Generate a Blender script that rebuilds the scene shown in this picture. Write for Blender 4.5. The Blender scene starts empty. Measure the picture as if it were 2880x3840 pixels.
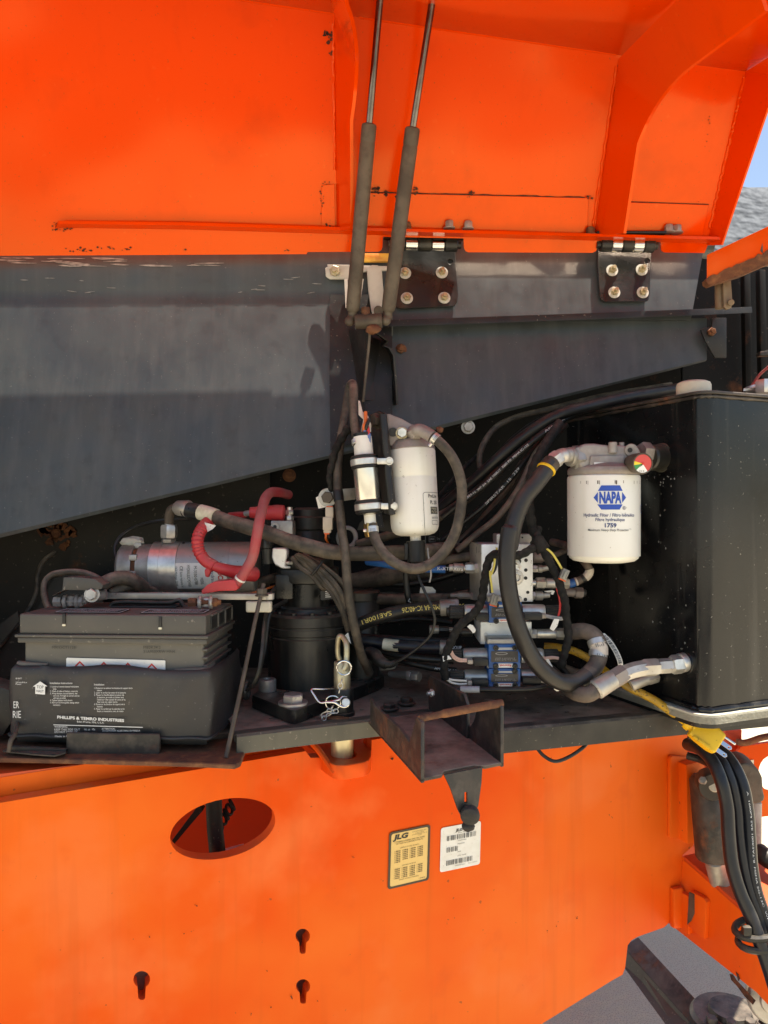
import bpy, bmesh, math, random
from mathutils import Vector, Matrix
from mathutils.geometry import tessellate_polygon
random.seed(7)
SC = bpy.context.scene
COL = SC.collection
V = Vector
R = math.radians

# ---------------------------------------------------------------- camera, sky, sun, exposure
F = 2766.0                       # focal length in pixels of the 2880 x 3840 photograph
CAMZ = 1.5
cd = bpy.data.cameras.new('camera'); cam = bpy.data.objects.new('camera', cd); COL.objects.link(cam)
cam.location = (0, 0, CAMZ); cam.rotation_euler = (R(90), 0, 0)
cd.sensor_fit = 'HORIZONTAL'; cd.sensor_width = 36; cd.lens = 36 * F / 2880
cd.clip_start = 0.02; cd.clip_end = 2000
SC.camera = cam
SUN_TO = V((0.25, 0.015, 1.0)).normalized()      # from the scene towards the sun
W = bpy.data.worlds.new('World'); SC.world = W; W.use_nodes = True
nt = W.node_tree; bg = nt.nodes['Background']
sky = nt.nodes.new('ShaderNodeTexSky'); sky.sky_type = 'NISHITA'; sky.sun_disc = False
sky.sun_elevation = math.asin(SUN_TO.z); sky.sun_rotation = math.atan2(SUN_TO.x, SUN_TO.y)
sky.altitude = 100; sky.air_density = 1.0; sky.dust_density = 1.1; sky.ozone_density = 0.6
nt.links.new(sky.outputs[0], bg.inputs[0]); bg.inputs[1].default_value = 0.085
sd = bpy.data.lights.new('sun', 'SUN'); sd.energy = 5.0; sd.angle = R(0.53); sd.color = (1, 0.96, 0.89)
so = bpy.data.objects.new('sun', sd); COL.objects.link(so)
so.rotation_euler = SUN_TO.to_track_quat('Z', 'Y').to_euler(); so.location = (2, 0, 6)
SC.view_settings.view_transform = 'Standard'; SC.view_settings.look = 'None'
SC.view_settings.exposure = 1.42; SC.view_settings.gamma = 1; SC.view_settings.use_white_balance = True; SC.view_settings.white_balance_temperature = 7000; SC.view_settings.use_curve_mapping = False
SC.render.engine = 'CYCLES'; SC.cycles.use_denoising = True
SC.cycles.max_bounces = 8; SC.cycles.diffuse_bounces = 4; SC.cycles.glossy_bounces = 4
SC.cycles.sample_clamp_indirect = 6

# ---------------------------------------------------------------- places
def ray(x, y): return V(((x - 1440) / F, 1, (1920 - y) / F))
C0 = V((0, 0, CAMZ))
def at(x, y, Y): return C0 + ray(x, y) * Y                    # photo pixel -> point at distance Y
def on(x, y, pl):                                            # photo pixel -> point on a plane
    d = ray(x, y); p, n = pl
    return C0 + d * ((p - C0).dot(n) / d.dot(n))
def plane(Y0, kx, kz, zc): return (V((0, Y0, zc)), V((-kx, 1, -kz)))
def pz(x, y, z): return on(x, y, (V((0, 0, z)), V((0, 0, 1))))
def w(n, Y): return n * Y / F                                # n photo pixels at distance Y, in metres
ZS = {'a': (0, 0, .868), 'b': (1180, 0, 1.0247), 'c': (1150, 800, .5124), 'd': (1150, 1400, .4521), 'e': (1700, 1400, .7113),
      'f': (0, 1750, .6028), 'g': (850, 1850, .5124), 'h': (1500, 1950, .5425), 'i': (2200, 2200, .4099), 'j': (2300, 2700, .5155),
      'k': (1200, 2550, .4822), 'l': (400, 2900, .6028), 'm': (2400, 650, .4068), 'n': (1430, 3050, .2411), 'o': (1700, 2000, .2712),
      'p': (2050, 1600, .3315), 'q': (1200, 2300, .2486), 'r': (2560, 2700, .226), 's': (1150, 1550, .211), 't': (2200, 800, .41),
      'u': (400, 1850, .5124), 'v': (0, 900, .868), 'x': (0, 2600, .6028)}
def zz(k, x, y): a, b, s = ZS[k]; return (a + s * x, b + s * y)
def az(k, x, y, Y): return at(*zz(k, x, y), Y)
def path(k, pts): return [az(k, *p) for p in pts]

# ---------------------------------------------------------------- shapes: each returns (verts, faces)
def J(*gs):
    vs, fs = [], []
    for g in gs:
        o = len(vs); vs += g[0]; fs += [tuple(i + o for i in f) for f in g[1]]
    return vs, fs
def from_bm(bm):
    bm.verts.index_update()
    g = ([v.co.copy() for v in bm.verts], [tuple(v.index for v in f.verts) for f in bm.faces]); bm.free(); return g
def to_bm(g):
    bm = bmesh.new(); vs = [bm.verts.new(v) for v in g[0]]
    for f in g[1]:
        try: bm.faces.new([vs[i] for i in f])
        except ValueError: pass
    bm.normal_update(); return bm
def bev(g, r, seg=2, ang=25):
    bm = to_bm(g); bmesh.ops.remove_doubles(bm, verts=bm.verts, dist=1e-6); bmesh.ops.recalc_face_normals(bm, faces=bm.faces)
    es = [e for e in bm.edges if len(e.link_faces) == 2 and e.calc_face_angle(0) > R(ang)]
    bmesh.ops.bevel(bm, geom=es, offset=r, segments=seg, affect='EDGES', profile=.6, clamp_overlap=True)
    return from_bm(bm)
def box(c, s, ax=None, b=0.002, seg=2):
    c = V(c); X, Y, Z = ax or (V((1, 0, 0)), V((0, 1, 0)), V((0, 0, 1)))
    vs = [c + X * (s[0] / 2 * i) + Y * (s[1] / 2 * j) + Z * (s[2] / 2 * k) for i in (-1, 1) for j in (-1, 1) for k in (-1, 1)]
    fs = [(0, 1, 3, 2), (4, 6, 7, 5), (0, 4, 5, 1), (2, 3, 7, 6), (0, 2, 6, 4), (1, 5, 7, 3)]
    return bev((vs, fs), b, seg) if b else (vs, fs)
def prism(poly, vec, b=0.0, seg=2):
    n = len(poly); vec = V(vec); vs = [V(p) for p in poly] + [V(p) + vec for p in poly]
    fs = [tuple(range(n))[::-1], tuple(range(n, 2 * n))] + [(i, (i + 1) % n, n + (i + 1) % n, n + i) for i in range(n)]
    g = (vs, fs)
    return bev(g, b, seg) if b else fixn(g)
def fixn(g):
    bm = to_bm(g); bmesh.ops.recalc_face_normals(bm, faces=bm.faces); return from_bm(bm)
def plate(outer, holes, vec):                                 # flat plate with holes
    loops = [[V(p) for p in outer]] + [[V(p) for p in h] for h in holes]
    allv = [p for l in loops for p in l]; tri = tessellate_polygon(loops); n = len(allv); vec = V(vec)
    vs = allv + [p + vec for p in allv]
    fs = [t for t in tri] + [tuple(i + n for i in t[::-1]) for t in tri]
    o = 0
    for l in loops:
        m = len(l); fs += [(o + i, o + (i + 1) % m, n + o + (i + 1) % m, n + o + i) for i in range(m)]; o += m
    return fixn((vs, fs))
def frame(d):
    d = V(d).normalized(); a = V((0, 0, 1)) if abs(d.z) < .9 else V((0, 1, 0))
    x = d.cross(a).normalized(); return x, x.cross(d).normalized()
def lathe(p0, d, prof, seg=28, up=None, ph=0.0):               # prof: (distance along, radius)
    p0 = V(p0); d = V(d).normalized(); x, y = frame(d)
    vs, fs = [], []; m = len(prof)
    for t, r in prof:
        for k in range(seg):
            a = 2 * math.pi * (k + ph) / seg; vs.append(p0 + d * t + (x * math.cos(a) + y * math.sin(a)) * max(r, 1e-5))
    for i in range(m - 1):
        for k in range(seg):
            a, b2 = i * seg + k, i * seg + (k + 1) % seg; fs.append((a, b2, b2 + seg, a + seg))
    fs.append(tuple(range(seg))[::-1]); fs.append(tuple((m - 1) * seg + k for k in range(seg)))
    return fixn((vs, fs))
def cyl(p0, p1, r, seg=24, ch=None, r2=None):
    p0, p1 = V(p0), V(p1); L = (p1 - p0).length; r2 = r if r2 is None else r2; ch = min(r, L) * .12 if ch is None else ch
    return lathe(p0, p1 - p0, [(0, r - ch), (ch, r), (L - ch, r2), (L, r2 - ch)], seg)
def hexn(p0, p1, r, ph=0.0):                                   # hex nut / bolt head with chamfered crown
    p0, p1 = V(p0), V(p1); L = (p1 - p0).length
    return lathe(p0, p1 - p0, [(0, r * .93), (L * .14, r), (L * .84, r), (L, r * .88)], 6, ph=ph)
def spl(pts, n=8):
    P = [V(p) for p in pts]
    if len(P) == 2: return [P[0].lerp(P[1], i / n) for i in range(n + 1)]
    P = [P[0] * 2 - P[1]] + P + [P[-1] * 2 - P[-2]]; out = []
    for i in range(1, len(P) - 2):
        a, b, c, d = P[i - 1:i + 3]
        t0 = 0; t1 = (b - a).length ** .5 + 1e-6; t2 = t1 + (c - b).length ** .5 + 1e-6; t3 = t2 + (d - c).length ** .5 + 1e-6
        for k in range(n):
            t = t1 + (t2 - t1) * k / n
            A1 = a * ((t1 - t) / t1) + b * (t / t1); A2 = b * ((t2 - t) / (t2 - t1)) + c * ((t - t1) / (t2 - t1))
            A3 = c * ((t3 - t) / (t3 - t2)) + d * ((t - t2) / (t3 - t2))
            B1 = A1 * ((t2 - t) / t2) + A2 * (t / t2); B2 = A2 * ((t3 - t) / (t3 - t1)) + A3 * ((t - t1) / (t3 - t1))
            out.append(B1 * ((t2 - t) / (t2 - t1)) + B2 * ((t - t1) / (t2 - t1)))
    return out + [P[-2]]
def tube(pts, r, seg=14, n=8, rf=None, smooth=True, flat=1.0, closed=False):
    P = spl(pts, n) if smooth else [V(p) for p in pts]
    if closed: P = P + [P[0].copy()]
    m = len(P); vs, fs = [], []; T = [(P[min(i + 1, m - 1)] - P[max(i - 1, 0)]).normalized() for i in range(m)]
    if closed: T[0] = T[-1] = (P[1] - P[-2]).normalized()
    x, y = frame(T[0]); L = 0
    for i in range(m):
        if i:
            L += (P[i] - P[i - 1]).length
            q = T[i - 1].rotation_difference(T[i]); x = q @ x; y = q @ y
        rr = r if rf is None else rf(L, i / (m - 1))
        for k in range(seg):
            a = 2 * math.pi * k / seg; vs.append(P[i] + x * (rr * math.cos(a)) + y * (rr * flat * math.sin(a)))
    for i in range(m - 1):
        for k in range(seg):
            a, b = i * seg + k, i * seg + (k + 1) % seg; fs.append((a, b, b + seg, a + seg))
    fs.append(tuple(range(seg))[::-1]); fs.append(tuple((m - 1) * seg + k for k in range(seg)))
    return fixn((vs, fs))
def ring(c, ax, Rr, r, seg=28, s2=8):
    x, y = frame(ax); P = [V(c) + (x * math.cos(2 * math.pi * i / seg) + y * math.sin(2 * math.pi * i / seg)) * Rr for i in range(seg)]
    return tube(P, r, s2, closed=True, smooth=False)
def ball(c, r, s=(1, 1, 1), seg=18, lump=0.0):
    vs, fs = [], []; c = V(c); h = seg // 2
    for i in range(h + 1):
        for k in range(seg):
            a, b = math.pi * i / h, 2 * math.pi * k / seg
            rr = r * (1 + lump * (random.random() - .5))
            vs.append(c + V((math.sin(a) * math.cos(b) * s[0], math.sin(a) * math.sin(b) * s[1], math.cos(a) * s[2])) * rr)
    for i in range(h):
        for k in range(seg):
            a, b = i * seg + k, i * seg + (k + 1) % seg; fs.append((a, a + seg, b + seg, b))
    return vs, fs
def blob(pts, vec):                                            # irregular thin flake from an outline
    return prism(pts, vec)
def chips(c, ux, uy, rx, ry, n, vec, k=9):                     # several ragged flakes round a spot
    gs = []
    for _ in range(n):
        a = random.random() * 6.28; q = random.random() ** .6
        cc = c + ux * (rx * q * math.cos(a)) + uy * (ry * q * math.sin(a)); s = random.uniform(.15, .5) * min(rx, ry)
        gs.append(prism([cc + ux * (s * random.uniform(.5, 1.3) * math.cos(6.283 * i / k)) + uy * (s * random.uniform(.4, 1.2) * math.sin(6.283 * i / k)) for i in range(k)], vec))
    return J(*gs)

# ---------------------------------------------------------------- lettering
_tx = {}
def glyphs(s, bold=0.0):
    if (s, bold) in _tx: return _tx[(s, bold)]
    cu = bpy.data.curves.new('lettering', 'FONT'); cu.body = s; cu.offset = bold; cu.resolution_u = 3
    o = bpy.data.objects.new('lettering', cu); COL.objects.link(o)
    me = bpy.data.meshes.new_from_object(o.evaluated_get(bpy.context.evaluated_depsgraph_get()))
    vs = [(v.co.x, v.co.y) for v in me.vertices]; fs = [tuple(p.vertices) for p in me.polygons]
    bpy.data.objects.remove(o); bpy.data.curves.remove(cu); bpy.data.meshes.remove(me)
    x0 = min(v[0] for v in vs); x1 = max(v[0] for v in vs)
    _tx[(s, bold)] = ([((v[0] - x0) / (x1 - x0), v[1] / .69) for v in vs], fs); return _tx[(s, bold)]
def text(s, o, xv, yv, bold=0.0, slant=0.0):                    # o: left end of the base line, xv: whole width, yv: capital height
    vs, fs = glyphs(s, bold); o, xv, yv = V(o), V(xv), V(yv); sx = xv.normalized() * yv.length * slant
    return [o + xv * a + yv * b + sx * b for a, b in vs], fs
def bars(o, xv, yv, n=22, fill=.55):                           # bar code or greeked line
    gs = []; o, xv, yv = V(o), V(xv), V(yv); t = 0; rnd = random.Random(n)
    wd = [rnd.choice((1, 1, 2, 3)) for _ in range(2 * n)]; tot = sum(wd)
    for i, q in enumerate(wd):
        if i % 2 == 0: gs.append(quad(o + xv * (t / tot), xv * (q / tot), yv))
        t += q
    return J(*gs)
def quad(o, xv, yv): o, xv, yv = V(o), V(xv), V(yv); return [o, o + xv, o + xv + yv, o + yv], [(0, 1, 2, 3)]
def poly(pts): return [V(p) for p in pts], [tuple(range(len(pts)))]
def rrect(o, xv, yv, r, n=5):                                  # rounded rectangle outline
    o, xv, yv = V(o), V(xv), V(yv); X, Y = xv.normalized(), yv.normalized(); a, b = xv.length, yv.length; out = []
    for cx, cy, s in ((a - r, b - r, 0), (r, b - r, 90), (r, r, 180), (a - r, r, 270)):
        for i in range(n + 1):
            t = R(s + 90 * i / n); out.append(o + X * (cx + r * math.cos(t)) + Y * (cy + r * math.sin(t)))
    return out
def bend(g, c, axis, front, r, o=None):                         # wrap a flat drawing (x along, y up, in metres from its centre) round a cylinder
    c, A, Fd = V(c), V(axis).normalized(), V(front); Fd = (Fd - A * Fd.dot(A)).normalized(); Rt = Fd.cross(A).normalized() * -1
    vs = []
    for v in g[0]:
        a = v[0] / r; vs.append(c + A * v[1] + (Fd * math.cos(a) + Rt * math.sin(a)) * r)
    return vs, g[1]
def subdiv(g, L):
    bm = to_bm(g)
    for _ in range(4):
        es = [e for e in bm.edges if e.calc_length() > L]
        if not es: break
        bmesh.ops.subdivide_edges(bm, edges=es, cuts=1)
        bmesh.ops.triangulate(bm, faces=[f for f in bm.faces if len(f.verts) > 4])
    return from_bm(bm)
def on_hose(s, pts, r, s0, width, h, flip=False, n=8, bold=0, face=V((0, -1, .25))):   # print along a hose
    P = spl(pts, n); D = [0]
    for i in range(1, len(P)): D.append(D[-1] + (P[i] - P[i - 1]).length)
    vs, fs = glyphs(s, bold); out = []
    for a, b in vs:
        if flip: a, b = 1 - a, 1 - b
        d = s0 + a * width; i = 0
        while i < len(D) - 2 and D[i + 1] < d: i += 1
        f = (d - D[i]) / (D[i + 1] - D[i] + 1e-9); p = P[i].lerp(P[i + 1], f); T = (P[i + 1] - P[i]).normalized()
        fr = (face - T * face.dot(T)).normalized(); up = T.cross(fr) * -1
        if up.z < 0: up = -up
        an = (b - .5) * h / r; out.append(p + (fr * math.cos(an) + up * math.sin(an)) * (r + .0007))
    return out, fs

# ---------------------------------------------------------------- objects
_w = {}
def mk(name, g, mat, parent=None, sharp=38):
    vs, fs = g; xs = [V(v) for v in vs]
    lo = V([min(v[i] for v in xs) for i in range(3)]); hi = V([max(v[i] for v in xs) for i in range(3)])
    c = (lo + hi) / 2
    if parent is None: c.z = lo.z
    me = bpy.data.meshes.new(name); me.from_pydata([tuple(v - c) for v in xs], [], fs); me.validate(); me.update()
    me.materials.append(mat if not isinstance(mat, str) else M[mat])
    me.polygons.foreach_set('use_smooth', [True] * len(me.polygons)); me.set_sharp_from_angle(angle=R(sharp))
    o = bpy.data.objects.new(name, me); COL.objects.link(o)
    if parent: o.parent = parent; o.location = c - _w[parent.name]
    else: o.location = c
    _w[o.name] = c.copy(); return o
def tag(o, label, cat, group=None, kind=None):
    if label: o['label'] = label
    if cat: o['category'] = cat
    if group: o['group'] = group
    if kind: o['kind'] = kind
    return o
def T(name, label, cat, loc, group=None, kind=None):
    o = bpy.data.objects.new(name, None); COL.objects.link(o); o.location = V(loc); o.empty_display_size = .02; _w[o.name] = V(loc)
    return tag(o, label, cat, group, kind)
def one(name, g, mat, label, cat, group=None): return tag(mk(name, g, mat), label, cat, group)

# ---------------------------------------------------------------- materials
M = {}
def material(name, base, rough=.5, metal=0.0, var=None, dust=None, speck=None, streak=None, rust=None, bump=None, spec=.5, coat=0.0, rvar=0.0, tint=None):
    m = bpy.data.materials.new(name); m.use_nodes = True; t = m.node_tree; N = t.nodes; L = t.links; b = N['Principled BSDF']
    geo = N.new('ShaderNodeNewGeometry'); pos = geo.outputs['Position']
    def noise(scale, detail=4, rg=.55, vec=None):
        n = N.new('ShaderNodeTexNoise'); n.inputs['Scale'].default_value = scale; n.inputs['Detail'].default_value = detail
        n.inputs['Roughness'].default_value = rg; L.new(vec or pos, n.inputs['Vector']); return n.outputs['Fac']
    def ramp(f, a, c, lo=0.0, hi=1.0):
        r = N.new('ShaderNodeMapRange'); r.inputs[1].default_value = a; r.inputs[2].default_value = c; r.inputs[3].default_value = lo; r.inputs[4].default_value = hi
        L.new(f, r.inputs[0]); return r.outputs[0]
    def mix(fac, c1, c2):
        x = N.new('ShaderNodeMix'); x.data_type = 'RGBA'
        if isinstance(fac, (int, float)): x.inputs[0].default_value = fac
        else: L.new(fac, x.inputs[0])
        for i, c in ((6, c1), (7, c2)):
            if isinstance(c, tuple): x.inputs[i].default_value = (*c, 1)
            else: L.new(c, x.inputs[i])
        return x.outputs[2]
    def mul(a, c):
        x = N.new('ShaderNodeMath'); x.operation = 'MULTIPLY'
        for i, q in enumerate((a, c)):
            if isinstance(q, (int, float)): x.inputs[i].default_value = q
            else: L.new(q, x.inputs[i])
        return x.outputs[0]
    col = tuple(base); rg = rough; rsock = None
    for vv in (var if isinstance(var, list) else [var] if var else []):                       # (scale, lo, hi, colour, amount)
        col = mix(ramp(noise(vv[0]), vv[1], vv[2], 0, vv[4]), col, vv[3])
    if streak:                    # (scale, lo, hi, colour, amount): vertical runs
        mp = N.new('ShaderNodeMapping'); mp.inputs['Scale'].default_value = (1, 1, .06); L.new(pos, mp.inputs[0])
        col = mix(ramp(noise(streak[0], 3, .6, mp.outputs[0]), streak[1], streak[2], 0, streak[4]), col, streak[3])
    if dust:                      # (colour, amount, noise scale, all-over amount)
        sx = N.new('ShaderNodeSeparateXYZ'); L.new(geo.outputs['Normal'], sx.inputs[0])
        up = ramp(sx.outputs[2], .15, .9, dust[3] if len(dust) > 3 else 0, 1)
        col = mix(mul(mul(up, ramp(noise(dust[2], 6, .65), .3, .62)), dust[1]), col, dust[0]); 
    if speck:                     # (scale, threshold, colour, amount)
        col = mix(ramp(noise(speck[0], 2, .5), speck[1], speck[1] + .03, 0, speck[3]), col, speck[2])
    if rust:                      # (scale, lo, hi, amount)
        k = ramp(noise(rust[0], 8, .7), rust[1], rust[2], 0, rust[3])
        rc = mix(ramp(noise(rust[0] * 5, 4), .35, .65), (.05, .022, .014), (.19, .07, .028))
        col = mix(k, col, rc); rsock = ramp(k, 0, 1, rough, .85)
        if metal: L.new(ramp(k, 0, .6, metal, 0), b.inputs['Metallic'])
    if isinstance(col, tuple): b.inputs['Base Color'].default_value = (*col, 1)
    else: L.new(col, b.inputs['Base Color'])
    if rvar and rsock is None: rsock = ramp(noise(rvar if rvar > 1 else 30, 5), .3, .7, max(.05, rough - .12), min(1, rough + .14))
    if rsock is not None: L.new(rsock, b.inputs['Roughness'])
    else: b.inputs['Roughness'].default_value = rough
    if not (rust and metal): b.inputs['Metallic'].default_value = metal
    b.inputs['Specular IOR Level'].default_value = spec
    if tint: b.inputs['Specular Tint'].default_value = (*tint, 1)
    if coat: b.inputs['Coat Weight'].default_value = coat; b.inputs['Coat Roughness'].default_value = .12
    if bump:                      # (scale, strength, distance)
        prev = None
        for bq_ in (bump if isinstance(bump, list) else [bump]):
            bp = N.new('ShaderNodeBump'); bp.inputs['Strength'].default_value = bq_[1]; bp.inputs['Distance'].default_value = bq_[2]
            L.new(noise(bq_[0], 5 if bq_[0] > 20 else 1, .6), bp.inputs['Height'])
            if prev: L.new(prev, bp.inputs['Normal'])
            prev = bp.outputs[0]
        L.new(prev, b.inputs['Normal'])
    M[name] = m; return m
DUST = (.23, .19, .145)
material('orange_hood', (.78, .047, .0005), .15, var=[(1.6, .35, .7, (.72, .05, .002), .8), (7, .58, .74, (.52, .032, .003), .4), (60, .66, .76, (.82, .14, .04), .22)], speck=(220, .70, (.35, .06, .02), .6), bump=[(2.6, .55, .035), (210, .05, .0005)], spec=.75, tint=(1, .66, .22), streak=(16, .58, .85, (.60, .034, .001), .45), dust=None)
material('orange_chassis', (.80, .125, .012), .42, var=[(1.7, .42, .60, (.74, .060, .001), 1.0), (5, .52, .72, (.82, .18, .05), .55), (14, .60, .75, (.66, .085, .012), .4)], streak=(26, .55, .85, (.50, .075, .010), .40), speck=(75, .745, (.30, .06, .02), .8), bump=[(3, .4, .03), (160, .14, .0008)], dust=((.42, .2, .1), .35, 20), spec=.35, tint=(1, .66, .3))
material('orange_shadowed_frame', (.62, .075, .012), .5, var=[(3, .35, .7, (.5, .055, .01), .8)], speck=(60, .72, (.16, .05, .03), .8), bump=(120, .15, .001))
material('black_wall', (.041, .0475, .0505), .40, var=[(3.5, .35, .7, (.064, .0735, .077), .8), (26, .55, .75, (.03, .03, .032), .6)], streak=(38, .45, .75, (.085, .089, .088), .5), speck=(260, .72, (.24, .23, .21), .5), bump=(240, .12, .0006), rvar=14)
material('black_tank', (.006, .006, .0065), .20, streak=(22, .55, .85, (.10, .092, .08), .42), spec=.38, speck=(190, .715, (.26, .24, .2), .55), bump=[(4, .3, .02), (130, .07, .0006)], var=(3, .5, .8, (.03, .028, .025), .6), rvar=6)
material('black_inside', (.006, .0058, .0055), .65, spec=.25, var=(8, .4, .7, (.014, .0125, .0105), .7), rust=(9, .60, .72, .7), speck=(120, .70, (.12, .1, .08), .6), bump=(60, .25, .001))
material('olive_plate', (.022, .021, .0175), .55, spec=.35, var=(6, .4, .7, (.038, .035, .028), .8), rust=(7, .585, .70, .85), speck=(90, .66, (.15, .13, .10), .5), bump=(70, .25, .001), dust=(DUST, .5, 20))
material('black_steel', (.012, .0115, .011), .42, spec=.4, var=(14, .4, .7, (.032, .028, .024), .8), dust=(DUST, .6, 26), speck=(170, .69, (.2, .17, .13), .6), bump=(90, .25, .001), rvar=20)
material('floor_steel', (.085, .064, .050), .7, spec=.3, var=[(9, .35, .65, (.15, .108, .075), .85), (30, .45, .7, (.02, .017, .015), .7)], rust=(11, .60, .72, .6), dust=((.36, .285, .215), .9, 12), bump=(60, .6, .003))
material('floor_edge', (.075, .072, .055), .5, var=(8, .4, .7, (.11, .1, .075), .8), speck=(160, .68, (.25, .22, .17), .6), bump=(90, .3, .001), streak=(30, .5, .8, (.04, .038, .03), .5))
material('rusty_black', (.020, .0175, .0155), .5, var=[(14, .45, .65, (.06, .043, .033), .8), (50, .5, .7, (.11, .085, .065), .5)], rust=(11, .54, .64, .85), bump=(80, .5, .0015), dust=(DUST, .4, 20))
material('rust', (.17, .065, .026), .85, var=[(22, .35, .65, (.06, .026, .016), .9), (60, .5, .75, (.32, .14, .05), .6)], bump=(120, .7, .002))
material('rust_chip', (.030, .012, .008), .9, var=(60, .4, .65, (.13, .04, .015), .8), bump=(200, .6, .001))
material('bare_patch', (.70, .17, .07), .7, var=(70, .35, .65, (.74, .30, .18), .7))
material('cast_black', (.009, .009, .0085), .33, spec=.45, var=(10, .4, .7, (.022, .0205, .0175), .8), dust=(DUST, .5, 30), streak=(17, .50, .80, (.085, .075, .053), .75), bump=(150, .35, .001), rvar=16)
material('zinc', (.80, .78, .72), .32, .7, var=(30, .35, .65, (.38, .36, .32), .7), dust=((.34, .31, .26), .35, 40, .05), bump=(140, .15, .0006))
material('polished', (.78, .76, .69), .26, .9, var=(20, .4, .65, (.60, .57, .50), .7))
material('dull_zinc', (.46, .445, .41), .45, .55, var=(24, .35, .65, (.22, .20, .17), .8), dust=(DUST, .6, 40, .25), bump=(140, .2, .0006))
material('yellow_zinc', (.66, .57, .36), .36, .6, var=(26, .4, .62, (.36, .28, .16), .8), rust=(30, .66, .8, .7), bump=(120, .15, .0006))
material('brass', (.52, .33, .11), .33, .9, var=(50, .4, .65, (.36, .22, .08), .7))
material('cast_aluminium', (.33, .295, .27), .6, .35, var=[(16, .35, .65, (.22, .17, .15), .85), (60, .5, .7, (.42, .39, .36), .5)], rust=(12, .60, .75, .45), bump=(180, .3, .001), dust=(DUST, .4, 30))
material('machined_aluminium', (.88, .88, .86), .35, .35, var=(18, .4, .65, (.6, .61, .6), .6), speck=(120, .70, (.3, .27, .22), .5), bump=(200, .06, .0004))
material('grey_aluminium', (.62, .59, .54), .42, .5, var=(14, .35, .65, (.27, .24, .20), .8), dust=(DUST, .6, 30), speck=(120, .68, (.12, .1, .09), .5))
material('pump_steel', (.46, .45, .42), .42, .5, var=(9, .35, .65, (.27, .265, .25), .8), speck=(130, .67, (.14, .12, .1), .5), dust=((.34, .31, .26), .5, 30, .1), bump=(160, .15, .0006))
material('solenoid', (.66, .65, .62), .34, .5, var=(16, .35, .65, (.27, .26, .24), .8), dust=(DUST, .5, 40, .1))
material('chrome', (.7, .7, .69), .12, 1.0, dust=(DUST, .2, 40, .15))
material('galvanised', (.62, .59, .52), .55, .15, var=(24, .35, .65, (.45, .42, .36), .7), rust=(26, .64, .78, .6))
material('strut_brown', (.062, .048, .036), .58, spec=.35, var=[(16, .35, .65, (.125, .10, .074), .85), (60, .5, .72, (.045, .03, .022), .6)], rust=(20, .60, .75, .55), bump=(180, .3, .0008))
material('hose_dusty', (.030, .0245, .019), .62, spec=.4, var=[(26, .40, .62, (.105, .082, .06), .9), (90, .45, .7, (.018, .0155, .0135), .7)], dust=((.32, .26, .2), .85, 40, .06), bump=(150, .35, .001))
material('hose_brown', (.085, .062, .048), .62, var=[(20, .35, .62, (.15, .115, .09), .9), (38, .5, .6, (.04, .035, .033), .7)], dust=((.25, .2, .155), .6, 40), bump=(160, .25, .0008))
material('hose_black', (.007, .007, .0072), .38, spec=.4, var=(30, .4, .7, (.018, .017, .0155), .8), dust=((.16, .14, .12), .35, 50), bump=(220, .2, .0006), rvar=40)
material('hose_suction', (.015, .0125, .012), .36, spec=.45, var=(12, .4, .7, (.032, .028, .025), .8), dust=((.22, .18, .145), .45, 30), bump=(200, .12, .0006), rvar=22)
material('hose_blue_black', (.006, .007, .012), .33, spec=.4, var=(30, .4, .7, (.012, .012, .016), .8), dust=((.16, .15, .13), .3, 50))
material('loom', (.009, .0088, .0085), .8, spec=.25, var=(60, .4, .65, (.022, .02, .018), .8), bump=(330, .8, .002), dust=((.17, .14, .11), .4, 60))
material('plastic_black', (.009, .009, .009), .45, spec=.4, var=(20, .4, .7, (.021, .0195, .017), .8), dust=(DUST, .45, 34), bump=(200, .1, .0004))
material('battery_case', (.105, .095, .078), .5, var=(9, .35, .65, (.14, .125, .10), .8), dust=((.24, .2, .15), .5, 24), speck=(140, .70, (.2, .18, .14), .5))
material('battery_lid', (.065, .061, .054), .5, var=(9, .35, .65, (.088, .08, .068), .8), dust=((.24, .165, .125), .7, 16), speck=(110, .69, (.24, .21, .17), .6), bump=(120, .12, .0006))
material('blanket', (.028, .0275, .0265), .52, var=[(5, .38, .62, (.045, .037, .033), .8), (14, .55, .75, (.06, .058, .055), .6)], speck=(180, .70, (.16, .15, .14), .5), bump=(45, .22, .003), rvar=10)
material('filter_white', (.80, .785, .73), .33, var=(8, .4, .7, (.72, .69, .61), .6), streak=(26, .52, .8, (.62, .57, .47), .35), speck=(150, .715, (.4, .33, .25), .5))
material('tan_zinc', (.24, .17, .105), .55, .2, var=(24, .35, .65, (.15, .10, .06), .8), dust=(DUST, .5, 30))
material('filter_cream', (.80, .78, .71), .35, var=(8, .4, .7, (.70, .67, .56), .6), streak=(26, .5, .8, (.55, .50, .38), .4), speck=(150, .70, (.3, .25, .2), .5))
material('plastic_white', (.74, .72, .66), .45, var=(40, .4, .7, (.58, .53, .45), .5))
material('paper_white', (.76, .75, .71), .55, var=(50, .4, .7, (.62, .59, .52), .5), speck=(220, .68, (.3, .26, .2), .5))
material('paper_yellow', (.74, .50, .17), .42, var=(12, .4, .7, (.70, .44, .13), .6))
material('paper_grey', (.45, .46, .46), .5, var=(40, .4, .7, (.3, .3, .3), .6))
material('cream_cap', (.62, .57, .45), .55, var=(20, .4, .7, (.45, .40, .30), .7), dust=(DUST, .3, 30))
material('red_rubber', (.52, .028, .034), .42, var=(24, .4, .7, (.40, .022, .03), .7), dust=((.42, .20, .17), .55, 40, .1))
material('red_dusty', (.36, .040, .048), .6, var=(26, .35, .65, (.30, .10, .095), .8), dust=((.38, .22, .19), .5, 40))
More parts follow.
